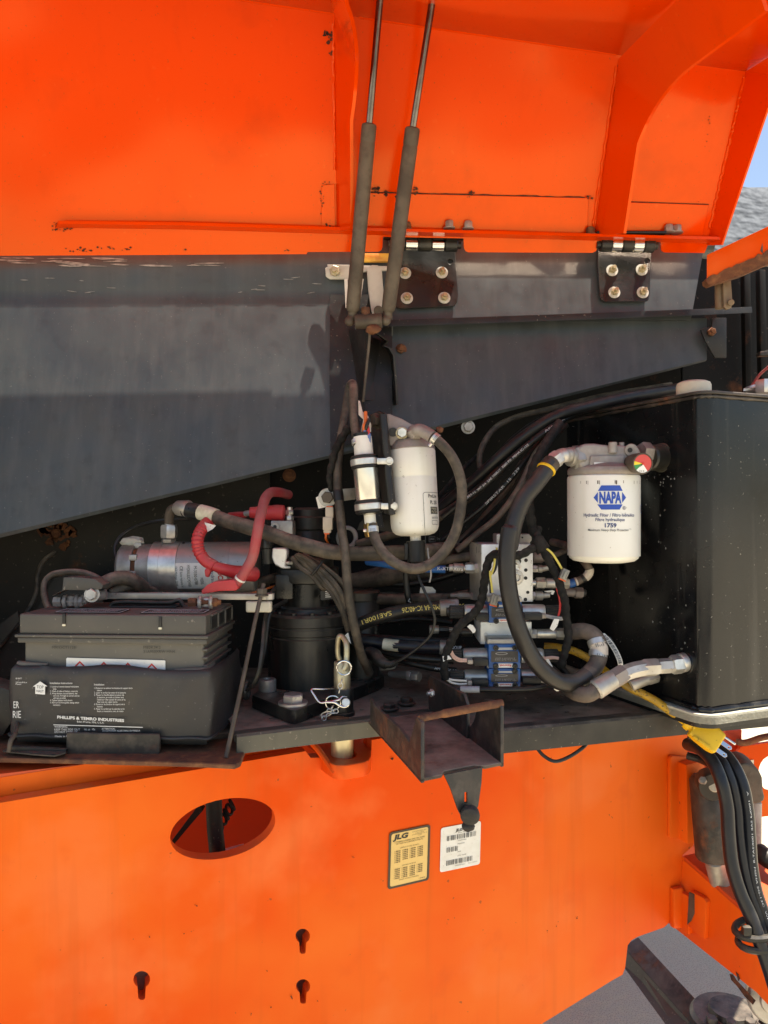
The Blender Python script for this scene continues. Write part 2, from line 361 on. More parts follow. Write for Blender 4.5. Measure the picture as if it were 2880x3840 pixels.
material('yellow_rubber', (.76, .47, .012), .45, var=(24, .4, .7, (.62, .35, .01), .6), speck=(170, .66, (.12, .08, .02), .6))
material('yellow_dirty', (.50, .285, .010), .5, var=(30, .4, .65, (.20, .12, .02), .8), speck=(200, .60, (.06, .045, .02), .8))
material('blue_paint', (.016, .095, .31), .38, var=(30, .4, .7, (.012, .07, .23), .7), speck=(160, .70, (.2, .2, .2), .4))
material('name_plate', (.045, .042, .042), .4, .3, var=(40, .4, .7, (.08, .075, .07), .6))
material('connector_grey', (.27, .26, .225), .5, var=(40, .4, .7, (.2, .19, .16), .6))
material('connector_beige', (.46, .39, .31), .5, var=(40, .4, .7, (.36, .30, .23), .6))
material('orange_seal', (.62, .10, .02), .5)
material('wire_yellow', (.66, .55, .11), .45); material('wire_white', (.7, .66, .58), .5); material('wire_red', (.5, .03, .03), .45)
material('wire_pink', (.62, .40, .33), .5); material('wire_orange', (.62, .13, .02), .45); material('wire_blue', (.10, .17, .38), .45)
material('wire_grey', (.3, .29, .28), .5); material('wrap_white', (.62, .55, .47), .7, var=(60, .4, .7, (.4, .33, .27), .6))
material('ink_black', (.012, .012, .012), .5); material('ink_blue', (.012, .065, .40), .4); material('ink_navy', (.03, .05, .17), .45)
material('ink_white', (.72, .72, .70), .5); material('ink_grey', (.10, .105, .11), .55); material('ink_yellow', (.66, .52, .12), .5); material('ink_red', (.60, .03, .02), .5); material('ink_green', (.03, .22, .06), .5)
material('ink_faint', (.038, .035, .03), .6); material('ink_brown', (.05, .028, .012), .5)
material('gauge_red', (.58, .05, .05), .3, spec=.62); material('gauge_white', (.8, .8, .78), .3, spec=.62); material('gauge_yellow', (.75, .6, .03), .3, spec=.62); material('gauge_green', (.02, .25, .07), .3, spec=.62)
material('concrete', (.64, .56, .36), .85, var=[(.45, .42, .56, (.36, .315, .225), .6), (1.3, .35, .65, (.45, .40, .31), .8), (34, .35, .65, (.42, .38, .30), .6)], speck=(240, .55, (.24, .215, .17), .6), bump=(150, .8, .004))
material('asphalt', (.055, .054, .052), .9, var=(2, .35, .65, (.075, .073, .07), .8), bump=(60, .5, .004))
material('rod_steel', (.20, .185, .17), .22, .95, var=(40, .4, .65, (.12, .10, .09), .8))
material('gravel', (.060, .070, .085), .95, var=[(1.2, .35, .65, (.042, .050, .063), .8), (3.5, .4, .6, (.10, .112, .128), .7)], streak=(1.1, .5, .7, (.12, .13, .145), .6), bump=(2.2, 1.0, .25))
material('rubber_cracked', (.022, .020, .018), .8, var=(40, .4, .65, (.05, .045, .04), .8), bump=(50, .9, .004))
material('tape_cream', (.70, .66, .50), .5, var=(50, .42, .58, (.50, .45, .30), .7))
material('sealant', (.46, .44, .36), .9, bump=(120, .9, .003))
material('scrape', (.30, .30, .285), .6, var=(80, .4, .6, (.14, .14, .135), .8))
material('gold_patch', (.75, .42, .06), .6, var=(40, .4, .65, (.55, .2, .04), .8))
def sheet(rows, th):                                            # sheet metal through rows of points, th: thickness vector
    a, b = len(rows), len(rows[0]); th = V(th); vs = [V(p) for r in rows for p in r]; n = len(vs); vs += [p + th for p in vs]; fs = []
    for i in range(a - 1):
        for k in range(b - 1):
            q = (i * b + k, i * b + k + 1, (i + 1) * b + k + 1, (i + 1) * b + k); fs.append(q); fs.append(tuple(x + n for x in q[::-1]))
    rim = [k for k in range(b)] + [i * b + b - 1 for i in range(1, a)] + [(a - 1) * b + k for k in range(b - 2, -1, -1)] + [i * b for i in range(a - 2, 0, -1)]
    for i in range(len(rim)):
        p, q = rim[i], rim[(i + 1) % len(rim)]; fs.append((p, q, q + n, p + n))
    return fixn((vs, fs))
def bolt(parent, p, d, r, mat='dull_zinc', h=None, washer=0, nm='bolt', wm=None, stud=0):   # washer, hex head, stud end
    p, d = V(p), V(d).normalized(); h = h or r * .8; o = p
    if washer: mk('washer', cyl(o, o + d * r * .25, r * washer, 26), wm or mat, parent); o = o + d * r * .25
    b = mk(nm, hexn(o, o + d * h, r, random.random()), mat, parent)
    if stud: mk('stud', cyl(o + d * h, o + d * (h + stud), r * .5, 14), mat, parent)
    return b
# ================================================================ the setting
g = []
tag(mk('ground', box((0, 20, -.05), (400, 400, .1), b=0), 'concrete'), 'pale concrete ground under and behind the machine', None, kind='structure')
tag(mk('reflected_strip', prism([V((-40, 6.75, -.003)), V((40, -14.85, -.003)), V((40, -20.85, -.003)), V((-40, .75, -.003))], (0, 0, .007)), 'asphalt'), 'dark asphalt lane across the concrete yard', None, kind='structure')  # unseen strip, added so the hood paint has something dark to reflect
# gravel heap far behind, its rounded top seen past the hood
rows = []
rnd = random.Random(3)
for i in range(25):
    r = []
    for k in range(60):
        X = 4 + k * .5; d = i * .55
        h = 13.3 * min(1, d / 9.5) ** .9 * (1 - max(0, (abs(X - 15) - 7) / 12) ** 2) if abs(X - 15) < 19 else 0
        if d > 9: h *= 1 - .004 * (d - 9) ** 2
        r.append(V((X, 17 + d, max(-.1, h + rnd.uniform(-.09, .09) * (i > 0)))))
    rows.append(r)
vs = [p for r in rows for p in r]; fs = [(i * 60 + k, i * 60 + k + 1, (i + 1) * 60 + k + 1, (i + 1) * 60 + k) for i in range(24) for k in range(59)]
tag(mk('gravel_hill', (vs, fs), 'gravel', sharp=80), 'blue-grey gravel hill under the sky beside the hood', None, kind='structure')

# ================================================================ upright (dark sheet-metal wall that the hood hinges on)
WALL = plane(1.60, .05, .17, 2.0)
UP = T('upright_wall', 'dark grey sheet-metal wall with sloping lower edge below the orange hood', 'wall', (0, 1.60, 1.45))
def lo(x): return 2015 - .2415 * x if x < 1480 else 1592 - .253 * (x - 1700)
xs = [-320 + i * (1470 + 320) / 14 for i in range(15)]
rows = []
for y0, dy in ((884, -.004), (1000, -.003), (1060, -.002), (1085, -.001), (1102, 0), (1125, .0)):
    rows.append([at(x, y0, on(x, 1102, WALL).y + dy) if y0 < 1103 else on(x, y0, WALL) for x in xs])
for f in (.2, .4, .6, .8, .985): rows.append([on(x, 1125 + (lo(x) - 1125) * f, WALL) for x in xs])
rows.append([on(x, lo(x), WALL) + V((0, .006, 0)) for x in xs]); rows.append([on(x, lo(x), WALL) + V((0, .045, .004)) for x in xs])
mk('panel', sheet(rows, (0, .004, 0)), 'black_wall', UP, 30)
rows = []
xs = [1471 + i / 10 for i in range(11)]
for y0, dy in ((884, -.003), (962, -.001), (976, .0), (990, 0), (1040, 0), (1120, 0), (1200, 0)):
    xr = 2634 - (y0 - 960) * .18; rr = []
    for i in range(11):
        x = 1471 + (xr - 1471) * i / 10; p = on(x, max(y0, 976), WALL); rr.append(at(x, y0, p.y + dy) if y0 < 976 else p)
    rows.append(rr)
mk('panel', sheet(rows, (0, .004, 0)), 'black_wall', UP, 30)
rows = []
for f in (0, .3, .6, .97, 1.0):
    rows.append([on(1471 + i * 118.5, 1190 + (lo(1471 + i * 118.5) - 1190) * f, WALL) + V((0, .007 + (.006 if f == 1 else 0), 0)) for i in range(11)])
rows.append([p + V((0, .04, .004)) for p in rows[-1]])
mk('panel', sheet(rows, (0, .004, 0)), 'black_wall', UP, 30)
mk('shadow_plate', prism([on(x, y, WALL) + V((0, -.004, 0)) for x, y in ((1240, 1108), (1470, 1108), (1470, 1640), (1300, 1672), (1240, 1690), (1236, 1400))], (0, -.003, 0)), 'black_steel', UP)  # black sheet over the wall, standing in for the bracket and post shadow
# ledge along the right half
top = [on(x, y, WALL) for x, y in ((1432, 1214), (2200, 1187), (2640, 1170))] + [at(2796, 1163, 1.66)]
rows = [[p + V((0, .01, 0)) for p in top], [p + V((0, -.028, 0)) for p in top], [p + V((0, -.030, -.011)) for p in top]]
mk('ledge', sheet(rows, (0, 0, -.003)), 'black_steel', UP)
mk('shading_cover', prism([V((-1.3, 1.535, 2.112)), V((.74, 1.640, 2.112)), V((.80, 1.80, 2.112)), V((1.75, 1.95, 2.112)), V((1.75, 3.3, 2.112)), V((-1.3, 3.3, 2.112))], (0, 0, .01)), 'black_steel', UP)  # unseen top plate, extended right and back to shade the interior and ground
mk('cover_edge', box(at(1395, 968, 1.575), (.075, .012, .018), b=.003), 'gold_patch', UP)
for k, (x, y) in enumerate(((1085, 1783), (1755, 1602))):
    bolt(UP, at(x, y, 1.66 if k == 0 else 1.58), (0, -1, 0), .011, 'dull_zinc' if k else 'rust', .008, 1.35)
# inner structure behind and under the wall
IN = T('inner_frame', 'dark rust-spotted inner plates at the back of the open compartment', 'frame', (0, 1.85, 1.12))
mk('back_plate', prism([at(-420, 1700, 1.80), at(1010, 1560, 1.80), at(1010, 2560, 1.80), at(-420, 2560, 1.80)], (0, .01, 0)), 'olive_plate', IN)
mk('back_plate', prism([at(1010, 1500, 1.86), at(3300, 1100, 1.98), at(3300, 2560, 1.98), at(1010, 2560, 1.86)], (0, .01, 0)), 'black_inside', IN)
mk('side_plate', box((-.99, 1.55, 1.6), (.01, .7, 1.0)), 'black_inside', IN)
mk('gusset', prism([az('f', 0, 1100, 1.66), az('f', 200, 930, 1.66), az('f', 330, 700, 1.66), az('f', 420, 660, 1.66), az('f', 560, 660, 1.66), az('f', 640, 760, 1.66), az('f', 640, 1300, 1.66), az('f', 0, 1300, 1.66)], (0, .012, 0), .003), 'olive_plate', IN)
c = at(214, 2005, 1.796); mk('rust_patch', J(chips(c, V((1, 0, 0)), V((0, 0, 1)), .045, .028, 30, (0, -.0015, 0)), chips(c + V((.01, 0, .01)), V((1, 0, 0)), V((0, 0, 1)), .02, .02, 14, (0, -.002, 0))), 'rust', IN)
bolt(IN, at(214, 2000, 1.792), (0, -1, 0), .012, 'rust', .008)
mk('pipe', tube(path('f', [(345, 530, 1.74), (270, 590, 1.72), (235, 680, 1.71), (225, 790, 1.70), (160, 920, 1.68), (60, 1040, 1.66), (-60, 1180, 1.64)]), w(9, 1.7), 10), 'hose_dusty', IN)
mk('bracket_plate', prism([az('f', 0, 980, 1.60), az('f', 110, 900, 1.60), az('f', 120, 960, 1.60), az('f', 0, 1110, 1.60)], (0, .006, 0)), 'black_steel', IN)
# dark uprights in the opening right of the wall
OP = T('mast_posts', 'dark upright steel posts in the shadowed gap right of the wall', 'posts', at(2760, 1480, 1.75))
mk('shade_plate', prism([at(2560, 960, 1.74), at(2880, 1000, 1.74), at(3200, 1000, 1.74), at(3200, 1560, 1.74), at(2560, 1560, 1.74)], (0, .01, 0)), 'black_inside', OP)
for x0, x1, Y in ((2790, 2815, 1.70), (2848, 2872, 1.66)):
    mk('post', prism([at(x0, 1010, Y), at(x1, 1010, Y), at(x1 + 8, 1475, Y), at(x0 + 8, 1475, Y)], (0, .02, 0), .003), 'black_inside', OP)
mk('cross_bar', prism([az('m', 1110, 1640, 1.6), az('m', 1300, 1620, 1.6), az('m', 1300, 1670, 1.6), az('m', 1110, 1680, 1.6)], (0, .02, 0), .002), 'rusty_black', OP)
mk('cable', tube(path('m', [(1030, 1960, 1.62), (1100, 1860, 1.6), (1190, 1780, 1.58)]), .003, 8), 'red_dusty', OP)
b = mk('bracket', prism(path('m', [(560, 1440, 1.60), (600, 1420, 1.60), (660, 1420, 1.60), (665, 1330, 1.60), (800, 1330, 1.60), (800, 1700, 1.60), (690, 1700, 1.60), (600, 1540, 1.60)]), (0, .006, 0), .002), 'black_steel', OP)
bolt(b, az('m', 655, 1465, 1.597), (0, -1, 0), .009, 'rust', .008, 0, stud=.006)
one('latch_rod', J(tube(path('m', [(735, 960, 1.5), (740, 1245, 1.5)]), .010, 12), prism(path('m', [(765, 980, 1.48), (840, 970, 1.48), (855, 1180, 1.48), (845, 1240, 1.48), (800, 1255, 1.48), (772, 1230, 1.48)]), (0, .008, 0), .002), cyl(az('m', 840, 1190, 1.47), az('m', 840, 1190, 1.50), .006)), 'tan_zinc', 'brown hanging latch link under the orange beam end', 'latch')

# ================================================================ hood
HB = plane(1.520, .066, -.46, 2.12)
HD = T('hood', 'raised orange steel hood seen from inside with ribs and rust chips', 'hood', (0, 1.55, 2.05))
out = [(-520, 962), (1150, 953), (1153, 945), (1418, 944), (1430, 938), (1434, 926), (1436, 888), (1738, 894), (1740, 930), (1746, 942), (1756, 946), (2222, 948), (2234, 942), (2240, 930), (2242, 904), (2478, 908), (2480, 936), (2485, 944), (2494, 947), (2642, 949), (2662, 900), (2800, 268), (2340, 210), (900, 0), (-520, -205)]
mk('panel', plate([on(x, y, HB) for x, y in out], [], (0, .005, .002)), 'orange_hood', HD)
CD = V((.0, -.95, -.28)) * .52
bl = [on(x, y, HB) for x, y in ((-520, -205), (900, 0), (2340, 210), (2800, 268))]
mk('panel', sheet([bl, [p + CD * .5 for p in bl], [p + CD for p in bl]], (0, .003, .004)), 'orange_hood', HD)
RV, RC = V((.033, -.09, -.03)), V((.036, .012, -.088))
def rib(b0, b1, k=1.0, rc=1.0, tx=.006, lip=True, cv=CD):
    B0, B1 = on(*b0, HB), on(*b1, HB); B2 = B1 + cv; base, free = [], []
    for i in range(11): base.append(B0.lerp(B1, i / 10)); free.append(B0.lerp(B1, i / 10) + RV * k)
    for i in range(1, 11): base.append(B1.lerp(B2, i / 10)); free.append(B1.lerp(B2, i / 10) + RC * (k * rc))
    a, c = B0.lerp(B1, .5) + RV * k, B1.lerp(B2, .6) + RC * (k * rc); m = B1 + (RV + RC) * (k * .78)
    for i in range(5, 17):
        t = (i - 5) / 11; free[i] = a * (1 - t) ** 2 + m * (2 * t * (1 - t)) + c * t * t
    o = mk('rib', sheet([base, free], (tx, .001, 0)), 'orange_hood', HD)
    return o, base, free
rib((1262, 868), (1252, 58)); rib((2228, 882), (2318, 222))
# outer end wall of the hood
B = [on(2650 + 145 * i / 8, 920 - 652 * i / 8, HB) for i in range(9)]; Fr = [B[i] + V((.018, -.03, -.01)).lerp(V((.034, -.075, -.03)), i / 8) for i in range(9)]
for i in range(1, 7): B.append(B[8] + CD * (i / 6)); Fr.append(B[8] + CD * (i / 6) + V((.045, .0, -.075)))
for i in (7, 8, 9): Fr[i] = (Fr[i - 1] + Fr[i] * 2 + Fr[i + 1]) / 4
mk('end_wall', sheet([B, Fr], (.004, .001, 0)), 'orange_hood', HD)
# stiffener bar, doublers and weld beads
lp = [on(x, y, HB) for x, y in ((212, 846), (240, 843), (700, 850), (1300, 868), (1900, 883), (2400, 896), (2690, 903))]
d = [.006, .026, .028, .028, .028, .028, .028]
mk('stiffener_bar', sheet([lp, [p + V((0, -k, -.002)) for p, k in zip(lp, d)]], (0, 0, -.006)), 'orange_hood', HD)
def strip(pts, th=.0035, mat='orange_hood', nm='doubler'): return mk(nm, prism([on(x, y, HB) + V((0, -.0008, -.0004)) for x, y in pts], (0, -th, -th * .46), .0008, 1), mat, HD)
strip([(1340, 722), (2190, 742), (2206, 738), (2200, 876), (1340, 862)]); strip([(2352, 758), (2655, 768), (2630, 893), (2340, 886)]); strip([(1206, 694), (1256, 690), (1258, 862), (1204, 858)])
def weld(p0, p1, n=40, r=.003, nm='weld_bead'):
    a, b = on(*p0, HB), on(*p1, HB); mk(nm, tube([a.lerp(b, i / n) + V((random.uniform(-1, 1), -1, random.uniform(-1, 1))) * .0012 for i in range(n + 1)], r, 8, 2, lambda L, f: r * (.75 + .35 * abs(math.sin(L * 420)))), 'orange_hood', HD)
weld((1255, 640), (1250, 90)); weld((2222, 860), (2312, 250)); weld((2660, 860), (2790, 290), 50)
mk('bend_line', tube([on(x, y, HB) + V((0, -.0015, 0)) for x, y in ((900, 2), (1252, 53))], .0022, 8, 4), 'orange_hood', HD)
mk('bend_line', tube([on(x, y, HB) + V((0, -.0015, 0)) for x, y in ((1345, 67), (2310, 206))], .0022, 8, 4), 'orange_hood', HD)
hx, hz, hn = V((1, .05, 0)), V((0, -.42, .91)), V((0, -.004, -.002))
def chip(x, y, rx, ry, n, mat='rust_chip', lift=.0): c = on(x, y, HB) + V((0, -.001 - lift, -.0005)); return chips(c, hx, hz, w(rx, 1.5), w(ry, 1.5), n, V((0, -.0012, -.0005)))
mk('rust_chips', J(chip(1415, 722, 26, 16, 9, lift=.003), chip(1470, 724, 40, 18, 12, lift=.003), chip(1560, 708, 14, 26, 6, lift=.003), chip(1762, 730, 18, 14, 7, lift=.003), chip(2205, 745, 16, 9, 7, lift=.004), chip(1232, 128, 16, 30, 12), chip(1243, 208, 8, 26, 8), chip(2322, 262, 14, 14, 8), chip(2310, 335, 12, 14, 8),
    chip(230, 856, 55, 10, 16), chip(245, 838, 45, 8, 10), chip(300, 935, 60, 9, 14), chip(390, 930, 40, 8, 8), chip(470, 932, 30, 8, 7), chip(690, 935, 12, 6, 4), chip(1080, 938, 14, 6, 5), chip(1235, 690, 24, 7, 9, lift=.002), chip(1208, 760, 7, 70, 14, lift=.004), chip(1236, 850, 20, 10, 7, lift=.004), chip(2224, 860, 8, 14, 6), chip(2650, 500, 5, 60, 8), chip(2610, 800, 4, 60, 8)), 'rust_chip', HD)['kind'] = 'stuff'
seam = [(1390, 721)] + [(1390 + i * 20, 722 + i * .48 + random.uniform(-2, 2)) for i in range(1, 41)]
mk('seam_crack', tube([on(x, y, HB) + V((0, -.0022, -.001)) for x, y in seam], .0016, 6, 2), 'rust_chip', HD)
mk('seam_crack', tube([on(x, y, HB) + V((0, -.0022, -.001)) for x, y in ((2352, 757), (2450, 760), (2560, 764), (2655, 767))], .0012, 6, 4), 'rust_chip', HD)
for x, y in ((1525, 868), (1682, 862), (1752, 864), (2206, 886), (2497, 876), (2528, 878)):
    p = on(x, y, HB) + V((0, -.016, 0)); bolt(HD, p - V((0, 0, .004)), (0, 0, 1), .009, 'rust' if x in (1525, 2206) else 'dull_zinc', .014, 1.35)
# ================================================================ hinges
def hinge(lab, pts, k0, k1, ky, nuts, hole):
    h = T('hinge', lab, 'hinge', at(*nuts[0], 1.58), 'hood hinges on the wall')
    P = [on(x, y, WALL) + V((0, -.012, 0)) for x, y in pts]
    mk('leaf', bev(plate(P, [[on(hole[0] + 9 * math.cos(i * .524), hole[1] + 10 * math.sin(i * .524), WALL) + V((0, -.012, 0)) for i in range(12)]], (0, .006, 0)), .0012, 1), 'cast_black', h)
    pad = []
    n = 5
    a, b = at(k0, ky, 1.575), at(k1, ky + 4, 1.58)
    for i in range(n):
        p, q = a.lerp(b, i / n + .004), a.lerp(b, (i + 1) / n - .004)
        mk('knuckle', cyl(p, q, .0145, 22, .0015), 'chrome' if i % 2 else 'cast_black', h)
    mk('hinge_pin', cyl(a - V((.008, 0, 0)), b + V((.008, 0, 0)), .008, 14), 'cast_black', h)
    mk('upper_leaf', box((a + b) / 2 + V((0, -.006, .017)), ((b - a).length * 1.25, .05, .005), b=.001), 'black_steel', h)
    for x, y in nuts:
        p = on(x, y, WALL) + V((0, -.0125, 0)); bolt(h, p, (.05, -1, .17), .0085, 'yellow_zinc', .008, 1.55, 'nut', 'galvanised', .009)
hinge('black steel hinge beside the gas struts', [(1478, 938), (1704, 938), (1716, 1110), (1712, 1140), (1700, 1154), (1500, 1163), (1486, 1158), (1478, 1146), (1462, 1000)], 1470, 1716, 915, ((1518, 1032), (1655, 1030), (1525, 1125), (1664, 1124)), (1686, 987))
hinge('black steel hinge farther from the gas struts, right of the orange tab', [(2238, 940), (2438, 940), (2435, 975), (2430, 1100), (2425, 1132), (2412, 1136), (2262, 1138), (2248, 1130), (2243, 1115), (2236, 1000)], 2250, 2452, 918, ((2288, 1022), (2398, 1020), (2296, 1104), (2402, 1104)), (2420, 985))
wp = lambda pts: [on(x, y, WALL) + V((0, -.0135, 0)) for x, y in pts]

wn = V((.05, -1, .1)).normalized()
def sliver(x, y, L_, ang, t, pl=None):
    c, s = math.cos(R(ang)), math.sin(R(ang)); n_ = 7; rows = [[], []]
    for i in range(n_):
        f = i / (n_ - 1) - .5; hw2 = t * (1 - 4 * f * f) * random.uniform(.6, 1.2) + .4
        for k, sg in ((0, -1), (1, 1)):
            px_, py_ = x + f * L_ * c - sg * hw2 * s, y + f * L_ * s + sg * hw2 * c
            rows[k].append((at(px_, py_, on(px_, 1102, WALL).y - .0035 - .0008) if py_ < 1100 and px_ < 1470 else on(px_, py_, WALL) - V((0, .0008, 0))))
    return sheet(rows, wn * .0004)
rnd = random.Random(4)
mk('scrape_marks', J(*[sliver(rnd.uniform(20, 830), rnd.uniform(966, 1000), rnd.uniform(30, 130), rnd.uniform(-2, 3), rnd.uniform(1, 4)) for _ in range(26)], *[sliver(rnd.uniform(20, 1200), rnd.uniform(1040, 1100), rnd.uniform(10, 40), rnd.uniform(-10, 10), 1.2) for _ in range(14)]), 'scrape', UP)['kind'] = 'stuff'
# ================================================================ orange beam end at the right
OB = T('beam_end', 'orange beam end with peeled brown lower edge at the right frame edge', 'beam', at(2760, 1050, 1.45))
p = [(2650, 955), (2880, 848), (3060, 770), (3060, 880), (2880, 958), (2760, 1012), (2650, 1046)]
mk('beam_face', prism([at(x, y, 1.47 - (x - 2650) * .0002) for x, y in p], (.03, .05, 0), .002), 'orange_chassis', OB)
q = [(2648, 1048)] + [(2648 + i * 14, 1046 - i * 6.3 + random.uniform(-7, 5)) for i in range(1, 18)] + [(2880, 962), (3060, 885), (3060, 935), (2880, 990), (2790, 1030), (2664, 1070), (2652, 1062)]
mk('bare_edge', prism([at(x, y, 1.467 - (x - 2650) * .0002) for x, y in q], (.0, .02, 0)), 'rust', OB)
mk('peeled_patch', prism([at(x, y, 1.4275) for x, y in ((2868, 884), (2880, 890), (2890, 905), (2890, 950), (2866, 958), (2853, 940), (2858, 915))], (0, .004, 0)), 'strut_brown', OB)

# ================================================================ chassis
CH = plane(1.42, .4, 0, 1.0)
CS = T('chassis', 'orange chassis side plate with oval opening and keyhole slots', 'chassis', on(1000, 3840, CH))
def ell(k, cx, cy, a, b, tilt, n=40): 
    t = R(tilt); return [on(*zz(k, cx + a * math.cos(q) * math.cos(t) - b * math.sin(q) * math.sin(t), cy + a * math.cos(q) * math.sin(t) + b * math.sin(q) * math.cos(t)), CH) for q in [6.2832 * i / n for i in range(n)]]
def keyhole(cx, cy, r, s=1):
    pts = [(cx + r * math.cos(R(a)), cy + r * math.sin(R(a))) for a in range(-240, 61, 15)]
    pts += [(cx + r * .40, cy + r * 2.25), (cx + r * .2, cy + r * 2.45), (cx - r * .2, cy + r * 2.45), (cx - r * .42, cy + r * 2.25)]
    return [on(*zz('l', *p), CH) for p in pts]
o = [(-260, 3055), (1146, 2817), (1165, 2842), (1392, 2838), (1394, 2775), (1560, 2747), (2576, 2650), (2578, 2917), (2586, 2936), (2609, 2949), (2609, 3128), (2600, 3172), (2560, 3206), (2555, 3300), (2510, 3460), (2490, 3478), (2393, 3512), (2368, 3526), (2354, 3545), (2344, 3630), (2335, 3655), (2300, 3674), (2031, 3840), (1600, 4080), (-260, 4500)]
mk('side_plate', plate([on(x, y, CH) for x, y in o], [ell('l', 722, 345, 335, 180, -14), keyhole(1220, 1012, 45), keyhole(1222, 1325, 44), keyhole(218, 1282, 52)], (-.010, .026, 0)), 'orange_chassis', CS)
# step behind the plate's top edge
for a, b2 in ((-260, 1143), (1396, 1560)):
    P = [on(x, 2817 - (x - 1146) * .1693, CH) + V((-.012, .030, -.02)) for x in (a, (a + b2) / 2, b2)]
    mk('top_step', sheet([P, [p + V((0, 0, .050)) for p in P]], (-.006, .012, 0)), 'orange_chassis', CS)
mk('corner_weld', tube([on(1146, 2800, CH) + V((-.012, .028, .02)), on(1180, 2826, CH) + V((.004, .0, .01)), on(1222, 2868, CH) + V((.02, -.045, 0))], .006, 8, 6), 'orange_chassis', CS)
mk('top_deck', prism([V((-1.2, .976, 1.066)), V((.1, 1.496, 1.066)), V((1.2, 1.936, 1.066)), V((.8, 2.6, 1.072)), V((-1.6, 1.9, 1.072))], (0, 0, .006)), 'orange_shadowed_frame', CS)
# lock lug
lug = [pz(x, y, 1.045) for x, y in ((1120, 2772), (1228, 2854), (1246, 2866), (1268, 2871), (1300, 2870), (1366, 2859), (1384, 2850), (1391, 2836), (1392, 2760))]
mk('lock_lug', bev(plate(lug, [[pz(1304 + 33 * math.cos(i * .314), 2829 + 17 * math.sin(i * .314), 1.045) for i in range(20)]], (0, 0, -.026)), .0012, 1), 'orange_chassis', CS)
# pads on the right
def pad(pts, th, b=.004, mat='orange_chassis', nm='wear_pad'): return mk(nm, prism([on(x, y, CH) for x, y in pts], V((.010, -.026, 0)) * th, b), mat, CS)
pad([(2500, 2840), (2508, 2828), (2560, 2832), (2575, 2845), (2578, 3140), (2500, 3135)], .4)
pad([(2530, 2850), (2575, 2838), (2600, 2850), (2606, 3128), (2535, 3142)], 1.3)
pad([(2510, 3325), (2545, 3318), (2560, 3350), (2560, 3470), (2510, 3472)], .5)
b = pad([(2540, 3335), (2590, 3322), (2592, 3462), (2540, 3478)], 1.2)
c = on(2566, 3430, CH) + V((.013, -.035, 0)); mk('paint_chips', J(chips(c, V((.93, .37, 0)), V((0, 0, 1)), .010, .018, 8, V((.0006, -.0015, 0))), chips(on(2545, 3345, CH) + V((.014, -.036, 0)), V((.93, .37, 0)), V((0, 0, 1)), .012, .008, 6, V((.0006, -.0015, 0)))), 'rust_chip', CS)
sp = []
for x, y, r in ((1000, 3640, 4), (1016, 3772, 5), (1095, 3735, 7), (730, 3390, 3), (560, 3510, 3), (1323, 3212, 4), (1470, 2838, 12), (738, 3393, 4), (690, 3500, 3), (2050, 3490, 5), (2085, 3470, 4), (2160, 3440, 8), (940, 3800, 5), (1190, 3750, 4)):
    sp.append(chips(on(x, y, CH) + V((.0008, -.002, 0)), V((.93, .37, 0)), V((0, 0, 1)), w(r, 1.3), w(r, 1.3), 3, V((.0004, -.001, 0))))
mk('rust_spots', J(*sp), 'rust_chip', CS)['kind'] = 'stuff'
# inside of the chassis seen through the oval
IC = T('chassis_inside', 'dim orange inner frame and black post inside the oval opening', 'frame', on(830, 3300, CH) + V((0, .2, -.1)))
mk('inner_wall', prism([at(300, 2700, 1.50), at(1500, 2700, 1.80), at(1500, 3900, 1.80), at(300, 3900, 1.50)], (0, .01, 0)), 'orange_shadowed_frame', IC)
mk('post', tube([at(800, 2960, 1.40), at(806, 3100, 1.40), at(815, 3200, 1.40), at(818, 3330, 1.40)], w(30, 1.4), 20), 'black_inside', IC)
for i in range(5): mk('chain_link', ring(at(826 + i * 11, 3090 - i * 18, 1.43), (1, .3 * (-1) ** i, .5), .010, .003, 14, 6), 'black_inside', IC)
for kx, ky in ((1136, 3520), (1137, 3705), (531, 3680)):
    p = on(kx, ky, CH) + V((-.02, .05, 0)); mk('dark_liner', box(p, (.13, .004, .15), (V((.93, .37, 0)), V((-.37, .93, 0)), V((0, 0, 1))), .001), 'cast_aluminium', IC)
mk('brace', prism([at(640, 3160, 1.41), at(745, 3020, 1.41), at(760, 3040, 1.41), at(700, 3110, 1.41), at(650, 3170, 1.41)], (0, .02, 0)), 'black_inside', IC)
mk('sill', prism([at(840, 3190, 1.40), at(910, 3172, 1.41), at(910, 3185, 1.41), at(840, 3205, 1.40)], (0, .01, 0)), 'machined_aluminium', IC)

# ================================================================ decals on the chassis
def decal(name, lab, cs, mat, border=None):
    n = V((.4, -1, 0)).normalized(); P = [on(*zz('n', *c), CH) + n * .0012 for c in cs]      # corners: bl, br, tr, tl
    d = T(name, lab, 'label', (P[0] + P[1]) / 2)
    xv, yv = P[1] - P[0], P[3] - P[0]
    mk('sheet', prism(rrect(P[0], xv, yv, .005), n * .0004), mat, d)
    if border: mk('border', plate(rrect(P[0] - xv * .02 - yv * .015 + n * .0006, xv * 1.04, yv * 1.03, .006), [rrect(P[0] + xv * .035 + yv * .022 + n * .0006, xv * .93, yv * .956, .0045)], n * .0003), border, d)
    return d, P[0] + n * .0012, xv, yv
def line(d, o, xv, yv, s, x, y, wd, h, mat, bold=0, slant=0, nm='lettering'): return mk(nm, text(s, o + xv * x + yv * y, xv * wd, yv * h, bold, slant), mat, d)
d, o, xv, yv = decal('patent_label', 'yellow patent label with black border on the orange chassis', ((105, 1165), (722, 1020), (742, 185), (130, 305)), 'paper_yellow', 'ink_brown')
a = (d, o, xv, yv)
